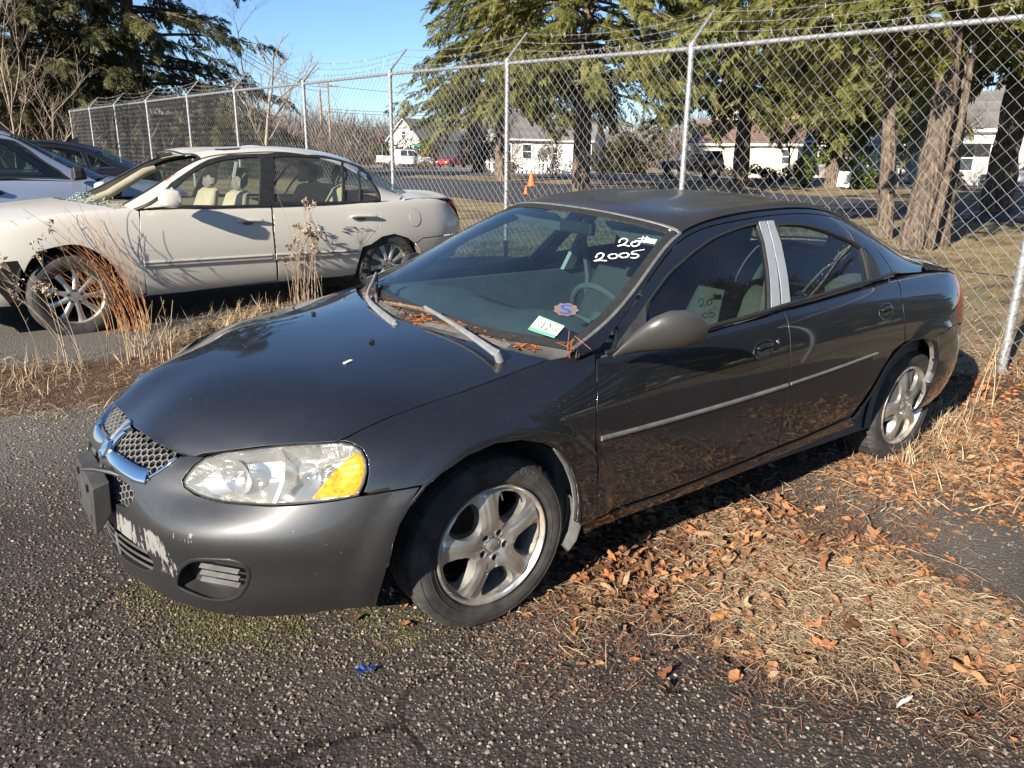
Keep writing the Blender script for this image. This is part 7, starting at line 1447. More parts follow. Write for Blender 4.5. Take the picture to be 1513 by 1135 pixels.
for sd in 'LR':
    for nm, o_ in (('front_door', d1), ('rear_door', d2)): wdo[nm+sd] = panel(nm, NB2, o_, WP, white, sd, h=.04)[0]
    panel('window_surround', NG2, AR, M['black'], white, sd, holes=[insets(q, NG2, -.004) for q in (gl1, gl2, gl3, gl4)], h=.04, lift=.002, gap=0, depth=.02)
    for q, dn in ((gl1, 'front_door'), (gl2, 'rear_door'), (gl3, 'rear_door'), (gl4, 'rear_door')): panel('window_glass', NG2, insets(q, NG2, -.006), M['clearglass'], wdo[dn+sd], sd, h=.06, lift=-.008, depth=0, gap=0)
    panel('sail_panel', NG2, g2((212,308.5),(253,277),(260,283),(262,303),(255,305)), WP, wdo['front_door'+sd], sd, h=.03, lift=.006, gap=0, depth=.01)
    for dn, a_, b_ in (('front_door', (214,391.5), (402,380)), ('rear_door', (408,379.5), (527,373))):
        L = [(a_[0]+(b_[0]-a_[0])*t_, a_[1]+(b_[1]-a_[1])*t_) for t_ in np.linspace(0, 1, 5)]; strip('side_moulding', NB2, f2(*L), .058, .010, WP, wdo[dn+sd], sd, h=.06); strip('moulding_insert', NB2, f2(*[(x, y-1.6) for x, y in L]), .018, .0125, M['greytrim'], wdo[dn+sd], sd, h=.06); strip('moulding_chrome', NB2, f2(*[(x, y+2.6) for x, y in L]), .007, .0125, M['greytrim'], wdo[dn+sd], sd, h=.06)
    for dn, px in (('front_door', (369,327)), ('rear_door', (536,320.5))):
        P, N = NB2.evn(f2((px[0]-20, px[1]+1), (px[0]-8, px[1]-.5), (px[0]+8, px[1]-.6), (px[0]+19, px[1]-.2))); P = smooth_poly(P+N*.022, 5, False); N = np.tile(N.mean(0), (len(P), 1)); m_ = np.array([1, 1 if sd == 'L' else -1, 1]); V, F = tube(P, np.interp(np.linspace(0, 1, len(P)), [0, .1, .8, 1], [.010, .015, .016, .012]), 8); link('door_handle', np_mesh('door_handle', V*m_, F if sd == 'L' else [f[:, ::-1] for f in F], WP), wdo[dn+sd])
        c0 = f2((px[0]-2, px[1]+1))[0]; a = np.linspace(0, 2*np.pi, 24, endpoint=False); p_, du, dv = NB2.ev([c0], True); panel('handle_recess', NB2, np.stack([c0[0]+.055*np.cos(a)/np.linalg.norm(du), c0[1]+.030*np.sin(a)/np.linalg.norm(dv)], 1), M['greytrim'], wdo[dn+sd], sd, h=.02, lift=.001, depth=0, gap=0)
ue2 = NB2.ku[-4]
q2 = np.concatenate([f2((553,299.5),(559,308),(562,320),(560,335),(549,350),(537,365)), f2((548,362),(565,350),(583,346),(603,352),(614,360)), f2((625,352),(660,347),(679,343)), f2((681,335),(672,312),(660,298)), f2((640,293),(604,293),(575,297))])
panel('rear_quarter_panel', NB2, q2, WP, white, 'LS', h=.04)
rb2 = np.concatenate([f2((614,361),(625,353),(660,348),(679,344)), np.array([(u, NB2.kv[4]) for u in np.linspace(f2((679,344))[0][0]+.08, ue2, 6)]), np.array([(u, .02) for u in np.linspace(ue2, f2((628,390))[0][0]+.1, 8)]), f2((628,390),(622,372))]); rb2[:, 0] = np.minimum(rb2[:, 0], ue2); panel('rear_bumper', NB2, rb2, WP, white, 'LR', h=.05, free=MID)
tl2 = np.concatenate([f2((658,299),(668,303),(676,315),(681,328),(683,341)), np.array([(f2((683,341))[0][0]+.25, v) for v in np.linspace(f2((683,341))[0][1], NB2.kv[6]-.01, 5)])]); panel('tail_lamp', NB2, tl2, M['redlens'], white, 'LS', h=.03, lift=.004, gap=.0)
tp2 = np.array([(u, NB2.kv[6]-.01) for u in np.linspace(tl2[-1][0], ue2, 7)]+[(u, NB2.kv[4]+.01) for u in np.linspace(ue2, tl2[-1][0], 7)]); panel('rear_panel', NB2, tp2, WP, white, 'LR', h=.05, free=MID)
rk2 = np.concatenate([f2((197,443),(217,438),(300,429),(409,417),(525,406),(527,416)), np.array([(u, .02) for u in np.linspace(f2((527,416))[0][0], f2((197,443))[0][0], 8)])]); panel('rocker_panel', NB2, rk2, WP, white, 'LS', h=.05)
fc = f2((613,322))[0]; a = np.linspace(0, 2*np.pi, 30, endpoint=False); p_, du, dv = NB2.ev([fc], True); el = np.stack([fc[0]+.072*np.cos(a)/np.linalg.norm(du), fc[1]+.085*np.sin(a)/np.linalg.norm(dv)], 1); fd = panel('fuel_flap', NB2, el, WP, white, 'L', h=.03, lift=.003, gap=0)[0]; strip('flap_gap', NB2, el, .006, .0008, M['black'], fd, 'L', True, .02)
# roof side rail, roof, hood, trunk
g_ = NG2.ku; k3b = NG2.kv[3]; k9b = NG2.kv[9]
rl = np.concatenate([g2((196,309)), g2((253,270.5),(281,251.5),(307,236.5),(338,229),(392,227),(454,228.5),(503,235.5),(533,246),(550,263),(562,285),(564,297)), g2((590,297)), np.array([(u, k3b-.004) for u in np.linspace(g_[9]-.02, g_[0]+.02, 34)])]); panel('roof_rail', NG2, rl, WP, white, 'LS', h=.04)
rf2 = np.array([(u, k3b+.005) for u in np.linspace(g_[3], g_[7], 14)]+[(g_[7], v) for v in np.linspace(k3b+.005, NG2.kv[6], 8)][1:]+[(g_[3], v) for v in np.linspace(NG2.kv[6], k3b+.005, 8)][:-1]); panel('roof', NG2, rf2, WP, white, 'LR', h=.06, free=MID)
bk2 = np.array([(u, k3b+.012) for u in np.linspace(g_[7], g_[9]-.03, 10)]+[(g_[9]-.03, v) for v in np.linspace(k3b+.012, k9b-.012, 14)][1:]+[(u, k9b-.012) for u in np.linspace(g_[9]-.03, g_[7], 10)][1:]+[(g_[7], v) for v in np.linspace(k9b-.012, k3b+.012, 14)][1:-1]); panel('rear_window', NG2, bk2, M['clearglass'], white, 'L', h=.08, lift=-.004, depth=0, gap=0)
hd2 = np.array([(u, NH2.kv[0]+.004) for u in np.linspace(NH2.ku[0]+.02, NH2.ku[-1]-.01, 14)]+[(NH2.ku[-1]-.01, v) for v in np.linspace(NH2.kv[0]+.004, NH2.kv[-1]-.004, 14)][1:]+[(u, NH2.kv[-1]-.004) for u in np.linspace(NH2.ku[-1]-.01, NH2.ku[0]+.02, 14)][1:]+[(NH2.ku[0]+.02, v) for v in np.linspace(NH2.kv[-1]-.004, NH2.kv[0]+.004, 14)][1:-1]); panel('hood', NH2, hd2, WP, white, 'L', h=.07)
TK2 = Net([[(xe+(xc-xe)*(1-abs(s))**.8, s*we, zc-(zc-ze)*abs(s)**2.4) for s in (-1, -.72, -.4, 0, .4, .72, 1)] for xc, xe, zc, ze, we in ((3.30,3.02,1.02,.955,.84), (3.46,3.3,1.008,.962,.785), (3.72,3.54,.998,.955,.74), (3.90,3.70,.985,.945,.68), (3.95,3.75,.95,.925,.65))]); kv, ku = TK2.kv, TK2.ku
panel('trunk_lid', TK2, np.array([(u, kv[0]+.004) for u in np.linspace(ku[0], ku[-1], 10)]+[(ku[-1], v) for v in np.linspace(kv[0], kv[-1], 14)][1:]+[(u, kv[-1]-.004) for u in np.linspace(ku[-1], ku[0], 10)][1:]+[(ku[0], v) for v in np.linspace(kv[-1], kv[0], 14)][1:-1]), WP, white, 'L', h=.06)
liners(white, (0, 2.807), .92, .32, .37); wheels_for(white, (0, 2.807), .92, .322, .215, .215, 9, .322, (.035, 0))
cabin(white, .45, 3.1, .78, .92, M['beige'], (1.14,), M['beige'], 2.15)
for o in list(white.children_recursive):
    if o.name.startswith('headrest') and 'post' not in o.name: o.data.materials.clear(); o.data.materials.append(M['beigedark'])
# lower body: engine bay darkness, dropped bumper piece, mirror, broken glass, curtain of trim
b = MB(); b.box(-.92, .38, -.72, .72, .24, .70); b.obj('engine_bay', M['dark'], white, smooth=False)
bp = np.array([(u, v) for u, v in zip(np.r_[np.linspace(NB2.ku[3]+.02, NB2.side([(-.42, .4)])[0][0], 8), np.linspace(NB2.side([(-.42, .4)])[0][0]-.08, NB2.ku[3]+.02, 8)], np.r_[np.full(8, .01), np.full(8, NB2.kv[2]-.02)])]); panel('dropped_bumper', NB2, bp, M['bumperpaint2'] if 'bumperpaint2' in M else WP, white, 'LS', h=.05)
b = MB(); S = []
for (T_, B_, y, dp) in (((243,284), (243,304), -.945, .03), ((247,280), (247,306.5), -.98, .07), ((255,279), (256,307), -1.05, .10), ((261,282), (263,306), -1.10, .09), ((263.5,287), (264,302), -1.115, .05)):
    c_, A_ = lcam(WR, WL); hit_ = lambda px: c_+(lambda d: d*((y-c_[1])/d[1]))(A_[2]+(px[0]-PW/2)/FPX*A_[0]-(px[1]-PH/2)/FPX*A_[1]); t1, b1 = hit_(T_), hit_(B_); c0 = (t1+b1)/2; h_ = np.linalg.norm(t1-b1)/2; S.append([c0+np.array([-dp*(math.cos(q) if math.cos(q) > 0 else .35*math.cos(q)), 0, h_*np.sign(math.sin(q))*abs(math.sin(q))**.45]) for q in np.linspace(0, 2*np.pi, 22, endpoint=False)])
for sg in (1, -1):
    V, F = lofted(S); b = MB(); b.add(V*np.array([1, sg, 1]), F); o = b.obj('wing_mirror', WP, wdo['front_door'+('L' if sg == 1 else 'R')]); bm = bmesh.new(); bm.from_mesh(o.data); bmesh.ops.recalc_face_normals(bm, faces=bm.faces); bm.to_mesh(o.data); bm.free()
def at_w(px, y): c_, A_ = lcam(WR, WL); d = A_[2]+(px[0]-PW/2)/FPX*A_[0]-(px[1]-PH/2)/FPX*A_[1]; return c_+d*((y-c_[1])/d[1])
b = MB(); b.tube([at_w(p, .45) for p in ((112,303),(132,298),(160,287),(190,269),(214,254),(229,249))], [.02, .038, .04, .04, .038, .03], 10); b.obj('loose_pillar_trim', M['beige'], white)
b = MB(); n = 420; uv = np.stack([g_[0]+.03+RNG.random(n)**1.8*.15, k3b+.05+RNG.random(n)*(k9b-k3b-.1)], 1); P, N = NG2.evn(uv); P = P-N*RNG.uniform(.03, .09, n)[:, None]; tv = np.array([(-1, -.6, 0), (.9, -.8, .2), (.2, 1, .1), (0, 0, 1.)]); V, F = scatter(tv, np.array([(0, 1, 3), (1, 2, 3), (2, 0, 3)]), P, rots(RNG.uniform(0, 6.3, n), RNG.uniform(-1, 1, n), RNG.uniform(-1, 1, n)), RNG.uniform(.004, .010, n)); b.add(V, F); o = b.obj('shattered_glass', M['crumb'], white, smooth=False); o['kind'] = 'stuff'
wtop = np.array([(g_[3]-.01-.05*abs(math.sin(k*1.7))*RNG.random(), v) for k, v in enumerate(np.linspace(k3b+.02, k9b-.02, 30))]+[(g_[3]-.004, v) for v in np.linspace(k9b-.02, k3b+.02, 12)]); panel('windscreen_remnant', NG2, wtop, M['crumb'], white, 'L', h=.05, lift=-.004, depth=0, gap=0)
strip('windscreen_seal', NG2, np.array([(u, k3b+.006) for u in np.linspace(g_[0]+.02, g_[3], 14)]+[(g_[3], v) for v in np.linspace(k3b+.006, k9b-.006, 16)]+[(u, k9b-.006) for u in np.linspace(g_[3], g_[0]+.02, 14)]), .02, .004, M['black'], white, 'L', False, .04)
b = MB(); b.tube([at_w(p, -.1) for p in ((352,219.5),(358,217.2),(370,216.2),(384,217.2),(392,219.3))], .012, 6); b.obj('sunroof_deflector', WP, white); b = MB(); 
so_ = WX([(316,222),(338,219.6),(356,219.2),(352,221),(330,222.6)], NG2); panel('sunroof', NG2, so_, M['black'], white, 'L', h=.05, lift=.003, depth=0, gap=0)
rp = WX([(245,268),(253,262),(258,258),(259,256),(253,258),(243,266)], NG2); panel('rust_patch', NG2, rp, simple('rust', (.26, .10, .04), .9, 0, .5, 40), white, 'L', h=.02, lift=.0015, depth=0, gap=0)
b = MB(); P = [at_w(p, -.62) for p in ((350,238),(349,250),(346,262))]; b.box(-.012, .012, -.002, .002, -.07, .07, Matrix.Translation(Vector(at_w((347,251), -.62))) @ Matrix.Rotation(.25, 4, 'Y')); b.obj('hanging_tag', M_WHITE, white, smooth=False)
# ---- silver-blue estate facing right, black saloon behind it
def plain_car(name, label, loc, rz, nb, ng, nh, paint, R, rr, ns, xw, W, wins, glassm, dark, doors_x, belt=None, cat='car', seats=(1.35,), rear=2.25):
    root = empty(name, label, cat, tuple(loc), rz); X, _ = caster(RZ(rz), np.array(loc)); aF_, aR_ = arch_uv(nb, 0, R, R+.07), arch_uv(nb, xw, R, R+.07); vt = nb.kv[6]-.004; uF = nb.ku[3]; uE = nb.ku[-4]
    lows = [(uF, .02)]+list(aF_[np.argsort(aF_[:, 0])] if False else aF_)+list(aR_)+[(uE, .02)]; body = np.array(lows+[(u, vt) for u in np.linspace(uE, uF, 50)]); 
    panel('body_side', nb, body, paint, root, 'LR', h=.05, free=MID)
    k3_, k9_ = ng.kv[3], ng.kv[9]; q = ng.ku
    shell = np.array([(u, .02) for u in np.linspace(q[0]+.02, q[-1]-.02, 30)]+[(u, k3_-.004) for u in np.linspace(q[-1]-.02, q[0]+.02, 30)]); 
    panel('pillars', ng, shell, paint, root, 'LS', holes=[insets(w_, ng, -.006) for w_ in wins], h=.04)
    for w_ in wins:
        for sd in 'LR': panel('window_glass', ng, insets(w_, ng, -.010), glassm, root, sd, h=.06, lift=-.008, depth=0, gap=0); strip('window_trim', ng, insets(w_, ng, -.004), .016, .003, M['black'], root, sd, True, .04, sink=.012)
    rfp = np.array([(u, k3_+.004) for u in np.linspace(q[3], q[7], 12)]+[(q[7], v) for v in np.linspace(k3_+.004, ng.kv[6], 8)][1:]+[(q[3], v) for v in np.linspace(ng.kv[6], k3_+.004, 8)][:-1]); panel('roof', ng, rfp, paint, root, 'LR', h=.08, free=MID)
    for nm, a_, b_ in (('windscreen', q[0]+.01, q[3]-.01), ('rear_window', q[7]+.01, q[9]-.02)): panel(nm, ng, np.array([(u, k3_+.012) for u in np.linspace(a_, b_, 10)]+[(b_, v) for v in np.linspace(k3_+.012, k9_-.012, 14)][1:]+[(u, k9_-.012) for u in np.linspace(b_, a_, 10)][1:]+[(a_, v) for v in np.linspace(k9_-.012, k3_+.012, 14)][1:-1]), glassm, root, 'L', h=.08, depth=0, gap=0, lift=-.003); strip(nm+'_trim', ng, np.array([(u, k3_+.005) for u in np.linspace(a_, b_, 10)]), .016, .004, M['black'], root, 'LR', False, .05)
    panel('hood', nh, np.array([(u, nh.kv[0]+.003) for u in np.linspace(nh.ku[0]+.02, nh.ku[-1], 12)]+[(nh.ku[-1], v) for v in np.linspace(nh.kv[0]+.003, nh.kv[-1]-.003, 12)][1:]+[(u, nh.kv[-1]-.003) for u in np.linspace(nh.ku[-1], nh.ku[0]+.02, 12)][1:]+[(nh.ku[0]+.02, v) for v in np.linspace(nh.kv[-1]-.003, nh.kv[0]+.003, 12)][1:-1]), paint, root, 'L', h=.08)
    for x in doors_x: strip('door_gap', nb, nb.side([(x, .30), (x+.0, .6), (x-.01, .85), (x-.02, vt*0+.93)]), .006, .0004, M['black'], root, 'LR')
    liners(root, (0, xw), W, R, R+.06); wheels_for(root, (0, xw), W, R, rr, .2, ns); cabin(root, .4, xw+.2, W-.15, .95, dark, seats, dark, rear); return root, X
M['bluepaint'] = paint_mat('silver_blue_paint', (.30, .35, .46), .45, .34, .8, .14, (.40, .40, .38), True, False, .06); M['blackpaint'] = paint_mat('faded_black_paint', (.012, .012, .014), .2, .35, .6, .10, (.16, .15, .14), False, False, .1)
SL = pix((143,267), dist=9.25); srz = math.pi+.03; SLOC = SL-RZ(srz)@np.array([.36, .83, 0]); SLOC[2] = float(ground_z(SLOC[0], SLOC[1]))
NB3 = gen_belt([(-.86,0,.26,.80,0),(-.82,.40,.26,.81,0),(-.68,.70,.26,.84,0),(-.45,.835,.26,.88,0),(-.2,.86,.26,.92,0),(0,.87,.26,.945,0),(.4,.875,.25,.98,0),(1.0,.88,.25,.99,0),(1.6,.88,.25,1.0,0),(2.1,.88,.26,1.01,0),(2.55,.87,.28,1.02,0),(3.0,.85,.3,1.03,0),(3.3,.76,.32,1.04,0),(3.42,.5,.33,1.04,0),(3.47,.25,.33,1.04,0),(3.48,0,.33,1.04,0)])
NG3 = gen_over([((.32,.80,.955),(.36,.76,.985),(.12,1.02)), ((.62,.815,.965),(.66,.70,1.16),(.45,1.20)), ((.95,.82,.97),(.98,.645,1.37),(.85,1.42)), ((1.15,.82,.975),(1.15,.63,1.465),(1.08,1.52)), ((1.5,.82,.98),(1.5,.62,1.51),(1.5,1.57)), ((2.0,.82,.985),(2.0,.62,1.515),(2.0,1.58)), ((2.5,.81,.99),(2.5,.61,1.50),(2.5,1.565)), ((3.05,.79,1.0),(3.05,.60,1.46),(3.1,1.53)), ((3.2,.775,1.01),(3.2,.62,1.28),(3.3,1.33)), ((3.36,.75,1.02),(3.34,.66,1.05),(3.42,1.07))])
NH3 = auto_hood(NB3, [(-.84,-.68,.82),(-.7,-.5,.90),(-.4,-.3,.965),(-.1,-.05,1.0),(.10,.34,1.03)])
side3 = lambda L: NG3.side(L)
suv, SX = plain_car('estate_car', 'silver-blue estate car with roof rails facing right, behind the white sedan bonnet', SLOC, srz, NB3, NG3, NH3, M['bluepaint'], .325, .205, 7, 2.52, .875, [side3([(.64,1.0),(.74,1.10),(1.0,1.32),(1.12,1.41),(1.2,1.43),(1.52,1.445),(1.56,1.0)]), side3([(1.66,1.0),(1.64,1.445),(2.3,1.435),(2.42,1.01)]), side3([(2.52,1.02),(2.42,1.42),(2.9,1.40),(3.0,1.04)])], M['glass'], M['interior'], (.5, 1.6))
for s in (-1, 1):
    b = MB(); b.tube([(1.15, s*.585, 1.52), (1.25, s*.58, 1.575), (1.6, s*.575, 1.60), (2.6, s*.57, 1.60), (2.85, s*.57, 1.56)], .02, 8); b.obj('roof_rail_bar', M['black'], suv)
    b = MB(); V, F = lofted([[(x+dx*q, s*y, z+dz*r_) for q, r_ in ((-1, -.8), (1, -1), (1, 1), (-.6, 1))] for x, y, z, dx, dz in ((.60, .84, 1.03, .03, .03), (.56, .90, 1.06, .07, .075), (.56, 1.02, 1.065, .075, .08), (.58, 1.05, 1.06, .05, .05))]); b.add(V, F); o = b.obj('wing_mirror', M['black'], suv, bevel=.02)
    b = MB(); V, F = lathe([(-.012, .0005), (-.012, .03), (0, .04)], 20); b.add(np.column_stack([V[:, 0]*2.4+1.42, s*(.868-V[:, 1]), V[:, 2]*.9+.86]), F); b.tube([(1.34, s*.885, .865), (1.42, s*.90, .87), (1.50, s*.885, .865)], .016, 8); b.obj('door_handle', M['black'], suv)
BL = pix((196,236), dist=13.0); BLOC = BL-np.array([3.15, -.55, 0]); BLOC[2] = float(ground_z(BLOC[0], BLOC[1]))
NB4 = gen_belt([(-.92,0,.24,.74,0),(-.88,.40,.24,.75,0),(-.76,.68,.24,.78,0),(-.5,.84,.24,.83,0),(-.25,.875,.24,.87,0),(0,.885,.24,.90,0),(.45,.89,.22,.94,0),(1.0,.895,.22,.95,0),(1.6,.895,.225,.965,0),(2.2,.89,.235,.985,0),(2.7,.88,.26,1.0,0),(3.15,.84,.28,1.0,0),(3.5,.74,.30,.99,-.04),(3.66,.5,.31,.98,-.06),(3.72,.25,.31,.98,-.06),(3.74,0,.31,.98,-.06)])
NG4 = gen_over([((.36,.83,.915),(.40,.77,.95),(.14,.98)), ((.70,.84,.92),(.72,.68,1.12),(.5,1.16)), ((1.02,.84,.925),(1.04,.60,1.28),(.95,1.34)), ((1.15,.84,.93),(1.14,.58,1.325),(1.05,1.39)), ((1.5,.84,.94),(1.5,.56,1.39),(1.48,1.44)), ((1.9,.838,.955),(1.9,.555,1.40),(1.9,1.455)), ((2.3,.83,.97),(2.3,.56,1.35),(2.34,1.43)), ((2.65,.81,.98),(2.62,.58,1.25),(2.74,1.35)), ((2.95,.79,.985),(2.92,.61,1.11),(3.06,1.21)), ((3.3,.75,.985),(3.24,.65,1.0),(3.42,1.03))])
NH4 = auto_hood(NB4, [(-.9,-.76,.76),(-.75,-.55,.84),(-.4,-.3,.91),(-.1,-.05,.95),(.10,.36,.975)])
s4 = lambda L: NG4.side(L)
blk, _ = plain_car('sedan', 'black sedan with fin aerial on its roof, behind the silver-blue estate', BLOC, .04, NB4, NG4, NH4, M['blackpaint'], .325, .21, 9, 2.75, .89, [s4([(.80,.97),(1.0,1.14),(1.3,1.29),(1.6,1.345),(1.62,.99)]), s4([(1.72,.99),(1.70,1.345),(2.15,1.32),(2.36,1.27),(2.40,1.02)]), s4([(2.47,1.03),(2.44,1.255),(2.62,1.17),(2.80,1.04)])], M['glass'], M['interior'], (.52, 1.66, 2.5))
strip('belt_chrome', NG4, s4([(.6,.955),(1.2,.965),(1.8,.985),(2.4,1.008),(2.82,1.022)]), .014, .006, M['chrome'], blk, 'LR')
b = MB(); b.add([(2.30, -.006, 1.425), (2.46, -.006, 1.40), (2.46, .006, 1.40), (2.30, .006, 1.425), (2.44, 0, 1.51), (2.47, 0, 1.51)], [np.array([(0, 1, 5, 4), (2, 3, 4, 5)]), np.array([(1, 2, 5), (3, 0, 4)])]); b.obj('fin_aerial', M['black'], blk, smooth=False)
# ------------------------------------------------------------------ what lies on the ground
def rnd_mat(name, cols, rough=.85, trl=.0):
    t = NT(name); oi = t.n('ShaderNodeObjectInfo'); a = t.attr('rnd'); r = t.math('FRACT', t.math('ADD', oi.outputs['Random'], a)); n = t.noise(60., t.coord(), 4)
    col = t.ramp(r, [(i/(len(cols)-1), c) for i, c in enumerate(cols)]); col = t.mix(t.mapr(n, .3, .75, 0, .45), col, (.05, .03, .018)); t.pbr(col, rough, spec=.25); return t.m
M_LEAF = rnd_mat('fallen_leaf', [(.09, .04, .02), (.30, .11, .045), (.40, .20, .09), (.16, .055, .028), (.36, .25, .15), (.12, .065, .038), (.30, .14, .06), (.22, .12, .07), (.46, .22, .075)])
M_NEEDLE = rnd_mat('rusty_needles', [(.16, .07, .04), (.26, .12, .065), (.10, .05, .03), (.32, .19, .11), (.20, .085, .045)]); M_STRAW = rnd_mat('dry_straw', [(.34, .25, .145), (.46, .36, .23), (.22, .15, .09), (.40, .29, .17), (.56, .47, .33), (.28, .17, .10)])
M_RED = rnd_mat('red_stem_grass', [(.38, .16, .07), (.48, .24, .10), (.30, .12, .06), (.50, .32, .16)]); M_PEB = rnd_mat('loose_stone', [(.05, .045, .04), (.12, .10, .085), (.20, .17, .14), (.08, .068, .06), (.30, .26, .21), (.16, .12, .085), (.10, .088, .078), (.36, .31, .25), (.14, .115, .092), (.10, .085, .07)], .8)
M_MOSS = rnd_mat('moss_tuft', [(.05, .055, .02), (.12, .12, .04), (.18, .165, .07), (.09, .085, .035)]); M_TWIG = rnd_mat('dry_twig', [(.24, .18, .13), (.42, .34, .25), (.16, .11, .08)]); M_GRASS = rnd_mat('winter_grass_blade', [(.38, .29, .14), (.28, .23, .10), (.14, .16, .045), (.46, .36, .19)])
def in_poly(n, poly, seed, edge=.0, clump=3.0, thr=.0):
    r = np.random.default_rng(seed); lo, hi = poly.min(0)-edge, poly.max(0)+edge; out = np.zeros((0, 2)); it = 0
    while len(out) < n and it < 60:
        P = lo+r.random((n*2, 2))*(hi-lo); w_ = soft(P, poly, .18+edge); k = nz(P, clump, seed)*.6+nz(P, clump*2.7, seed+1)*.4; out = np.concatenate([out, P[r.random(len(P)) < w_*sstep(thr-.15, thr+.25, k)]]); it += 1
    return out[:n]
def leaf_template(seed, lobed=True):
    r = np.random.default_rng(seed); m = 18; a = np.linspace(0, 2*np.pi, m, endpoint=False); rad = (.5*(1+.34*np.cos(5*a)*(1 if lobed else 0)+.12*np.cos(2*a)))*r.uniform(.8, 1.15, m); x, y = rad*np.cos(a)*(1.0 if lobed else 1.5), rad*np.sin(a)*(.9 if lobed else .55); c1, c2 = r.uniform(.3, 1.1), r.uniform(-.5, .8)
    z = c1*y*y+c2*x*x*.5+.12*np.sin(3*a+r.uniform(0, 6)); V = np.concatenate([np.stack([x, y, z], 1), np.stack([x*.5, y*.5, z*.25-.02], 1), [(0, 0, 0)]]); k = np.arange(m); F = np.concatenate([np.stack([k, np.roll(k, -1), np.roll(k, -1)+m], 1), np.stack([k, np.roll(k, -1)+m, k+m], 1), np.stack([k+m, np.roll(k, -1)+m, np.full(m, 2*m)], 1)])
    V = np.concatenate([V, [(-.5, -.012, .02), (-.5, .012, .02), (-.95, 0, .10)]]); F = np.concatenate([F, [(2*m+1, 2*m+2, 2*m+3)]]); V[:, 2] -= V[:, 2].min(); return V, F
def leaf_small(seed):
    r = np.random.default_rng(300+seed); m = 7; a = np.linspace(0, 2*np.pi, m, endpoint=False); x, y = .6*np.cos(a)*r.uniform(.7, 1.2, m), .36*np.sin(a)*r.uniform(.6, 1.3, m); z = 1.6*y*y+r.uniform(-.5, .9)*x*x+.05; V = np.concatenate([np.stack([x, y, z], 1), [(0, 0, 0)]]); k = np.arange(m); return V, np.stack([k, np.roll(k, -1), np.full(m, m)], 1)
LT = [leaf_template(s, s % 3 != 2) for s in range(9)]
def place(P, lift=0.): return np.column_stack([P, gz(P[:, 0], P[:, 1])+lift])
# loose leaves one can pick out: children of the ground
lp = np.concatenate([in_poly(120, LITTER, 41, .1, 2.5, .42), in_poly(90, pxpoly([(940,790),(1060,790),(1130,840),(1080,920),(960,900),(880,840)]), 42, .1, 3, .3), in_poly(70, LITTER2, 43, .3, 2, .4), in_poly(20, pxpoly([(900,1000),(1500,1080),(1500,900),(900,940)]), 44, .3, 2, .2)])
lms = []
for V, F in LT: me = np_mesh('leaf', V*.054, F, M_LEAF, smooth=False); at_ = me.attributes.new('rnd', 'FLOAT', 'POINT'); lms.append(me)
for i, (x, y) in enumerate(lp):
    o = link('leaf', lms[i % 9], ground); s = RNG.uniform(.55, 1.25); o.scale = (s,)*3; o.rotation_euler = (RNG.normal(0, .4), RNG.normal(0, .4), RNG.uniform(0, 6.28)); o.location = (x, y, float(gz(x, y))+.012+.012*RNG.random())
def stuff_scatter(name, P, templates, scale, mat, seed, tilt=.5, lift=.0, parent=None):
    r = np.random.default_rng(seed); n = len(P); w_ = r.integers(0, len(templates), n); b = MB(); rn = []
    scale = np.broadcast_to(scale, (n,)) if np.ndim(scale) < 2 else scale
    for k, (V, F) in enumerate(templates):
        m = w_ == k; c = int(m.sum())
        if not c: continue
        v, f = scatter(V, F, P[m]+np.array([0, 0, lift]), rots(r.uniform(0, 6.3, c), r.normal(0, tilt, c), r.normal(0, tilt, c)), scale[m]); b.add(v, f); rn.append(np.repeat(r.random(c), len(V)))
    return link(name, b.mesh(name, mat, smooth=False, attrs=dict(rnd=np.concatenate(rn))), parent, kind='stuff')
FEN = np.array([(3.6, -1.3), (6.5, -1.5), (6.2, 4.5), (5.9, 9), (4.6, 9), (4.55, 3), (3.7, .9)]); UNDER = np.array([(-.3, -.85), (3.6, -.95), (4.1, 1.2), (2.0, 1.1), (-.3, .9)])
ls = np.concatenate([in_poly(2900, LITTER2, 51, .3, 2, .36), in_poly(1900, LITTER, 52, .15, 2, .46), in_poly(2600, FEN, 53, .2, 1.5, .3), in_poly(700, UNDER, 54, .1, 2, .35), in_poly(2600, np.array([(5.4, -3), (15, -2), (15, 7), (5.4, 8)]), 57, .3, .9, .4)]); simple_leaf = [(np.array([(-.5, 0, 0), (-.1, -.3, .1), (.5, 0, .14), (-.1, .3, .12), (.05, 0, 0)]), np.array([(0, 1, 4), (1, 2, 4), (2, 3, 4), (3, 0, 4)])), (np.array([(-.5, 0, .1), (0, -.22, .0), (.6, .05, .2), (0, .25, .15), (.0, 0, .0)]), np.array([(0, 1, 4), (1, 2, 4), (2, 3, 4), (3, 0, 4)]))]
stuff_scatter('leaf_litter', place(ls), simple_leaf+[leaf_small(s) for s in range(4)], RNG.uniform(.014, .046, len(ls)), M_LEAF, 55, .28, .008)
def straw_template(seed, bend=.5):
    r = np.random.default_rng(seed); n = 5; s = np.linspace(0, 1, n); x = s; y = bend*r.uniform(-.5, .5)*np.sin(s*3)*.5; z = .10*np.sin(s*math.pi)*r.uniform(.2, 1.2)+.03*r.random(); w_ = .006*r.uniform(.6, 1.6)*(1-.5*s); V = np.concatenate([np.stack([x, y-w_, z], 1), np.stack([x, y+w_, z+.004], 1)]); k = np.arange(n-1); return V-np.array([.5, 0, 0]), np.stack([k, k+1, k+1+n, k+n], 1)
ST = [straw_template(s, 1.4) for s in range(6)]; CURL = []
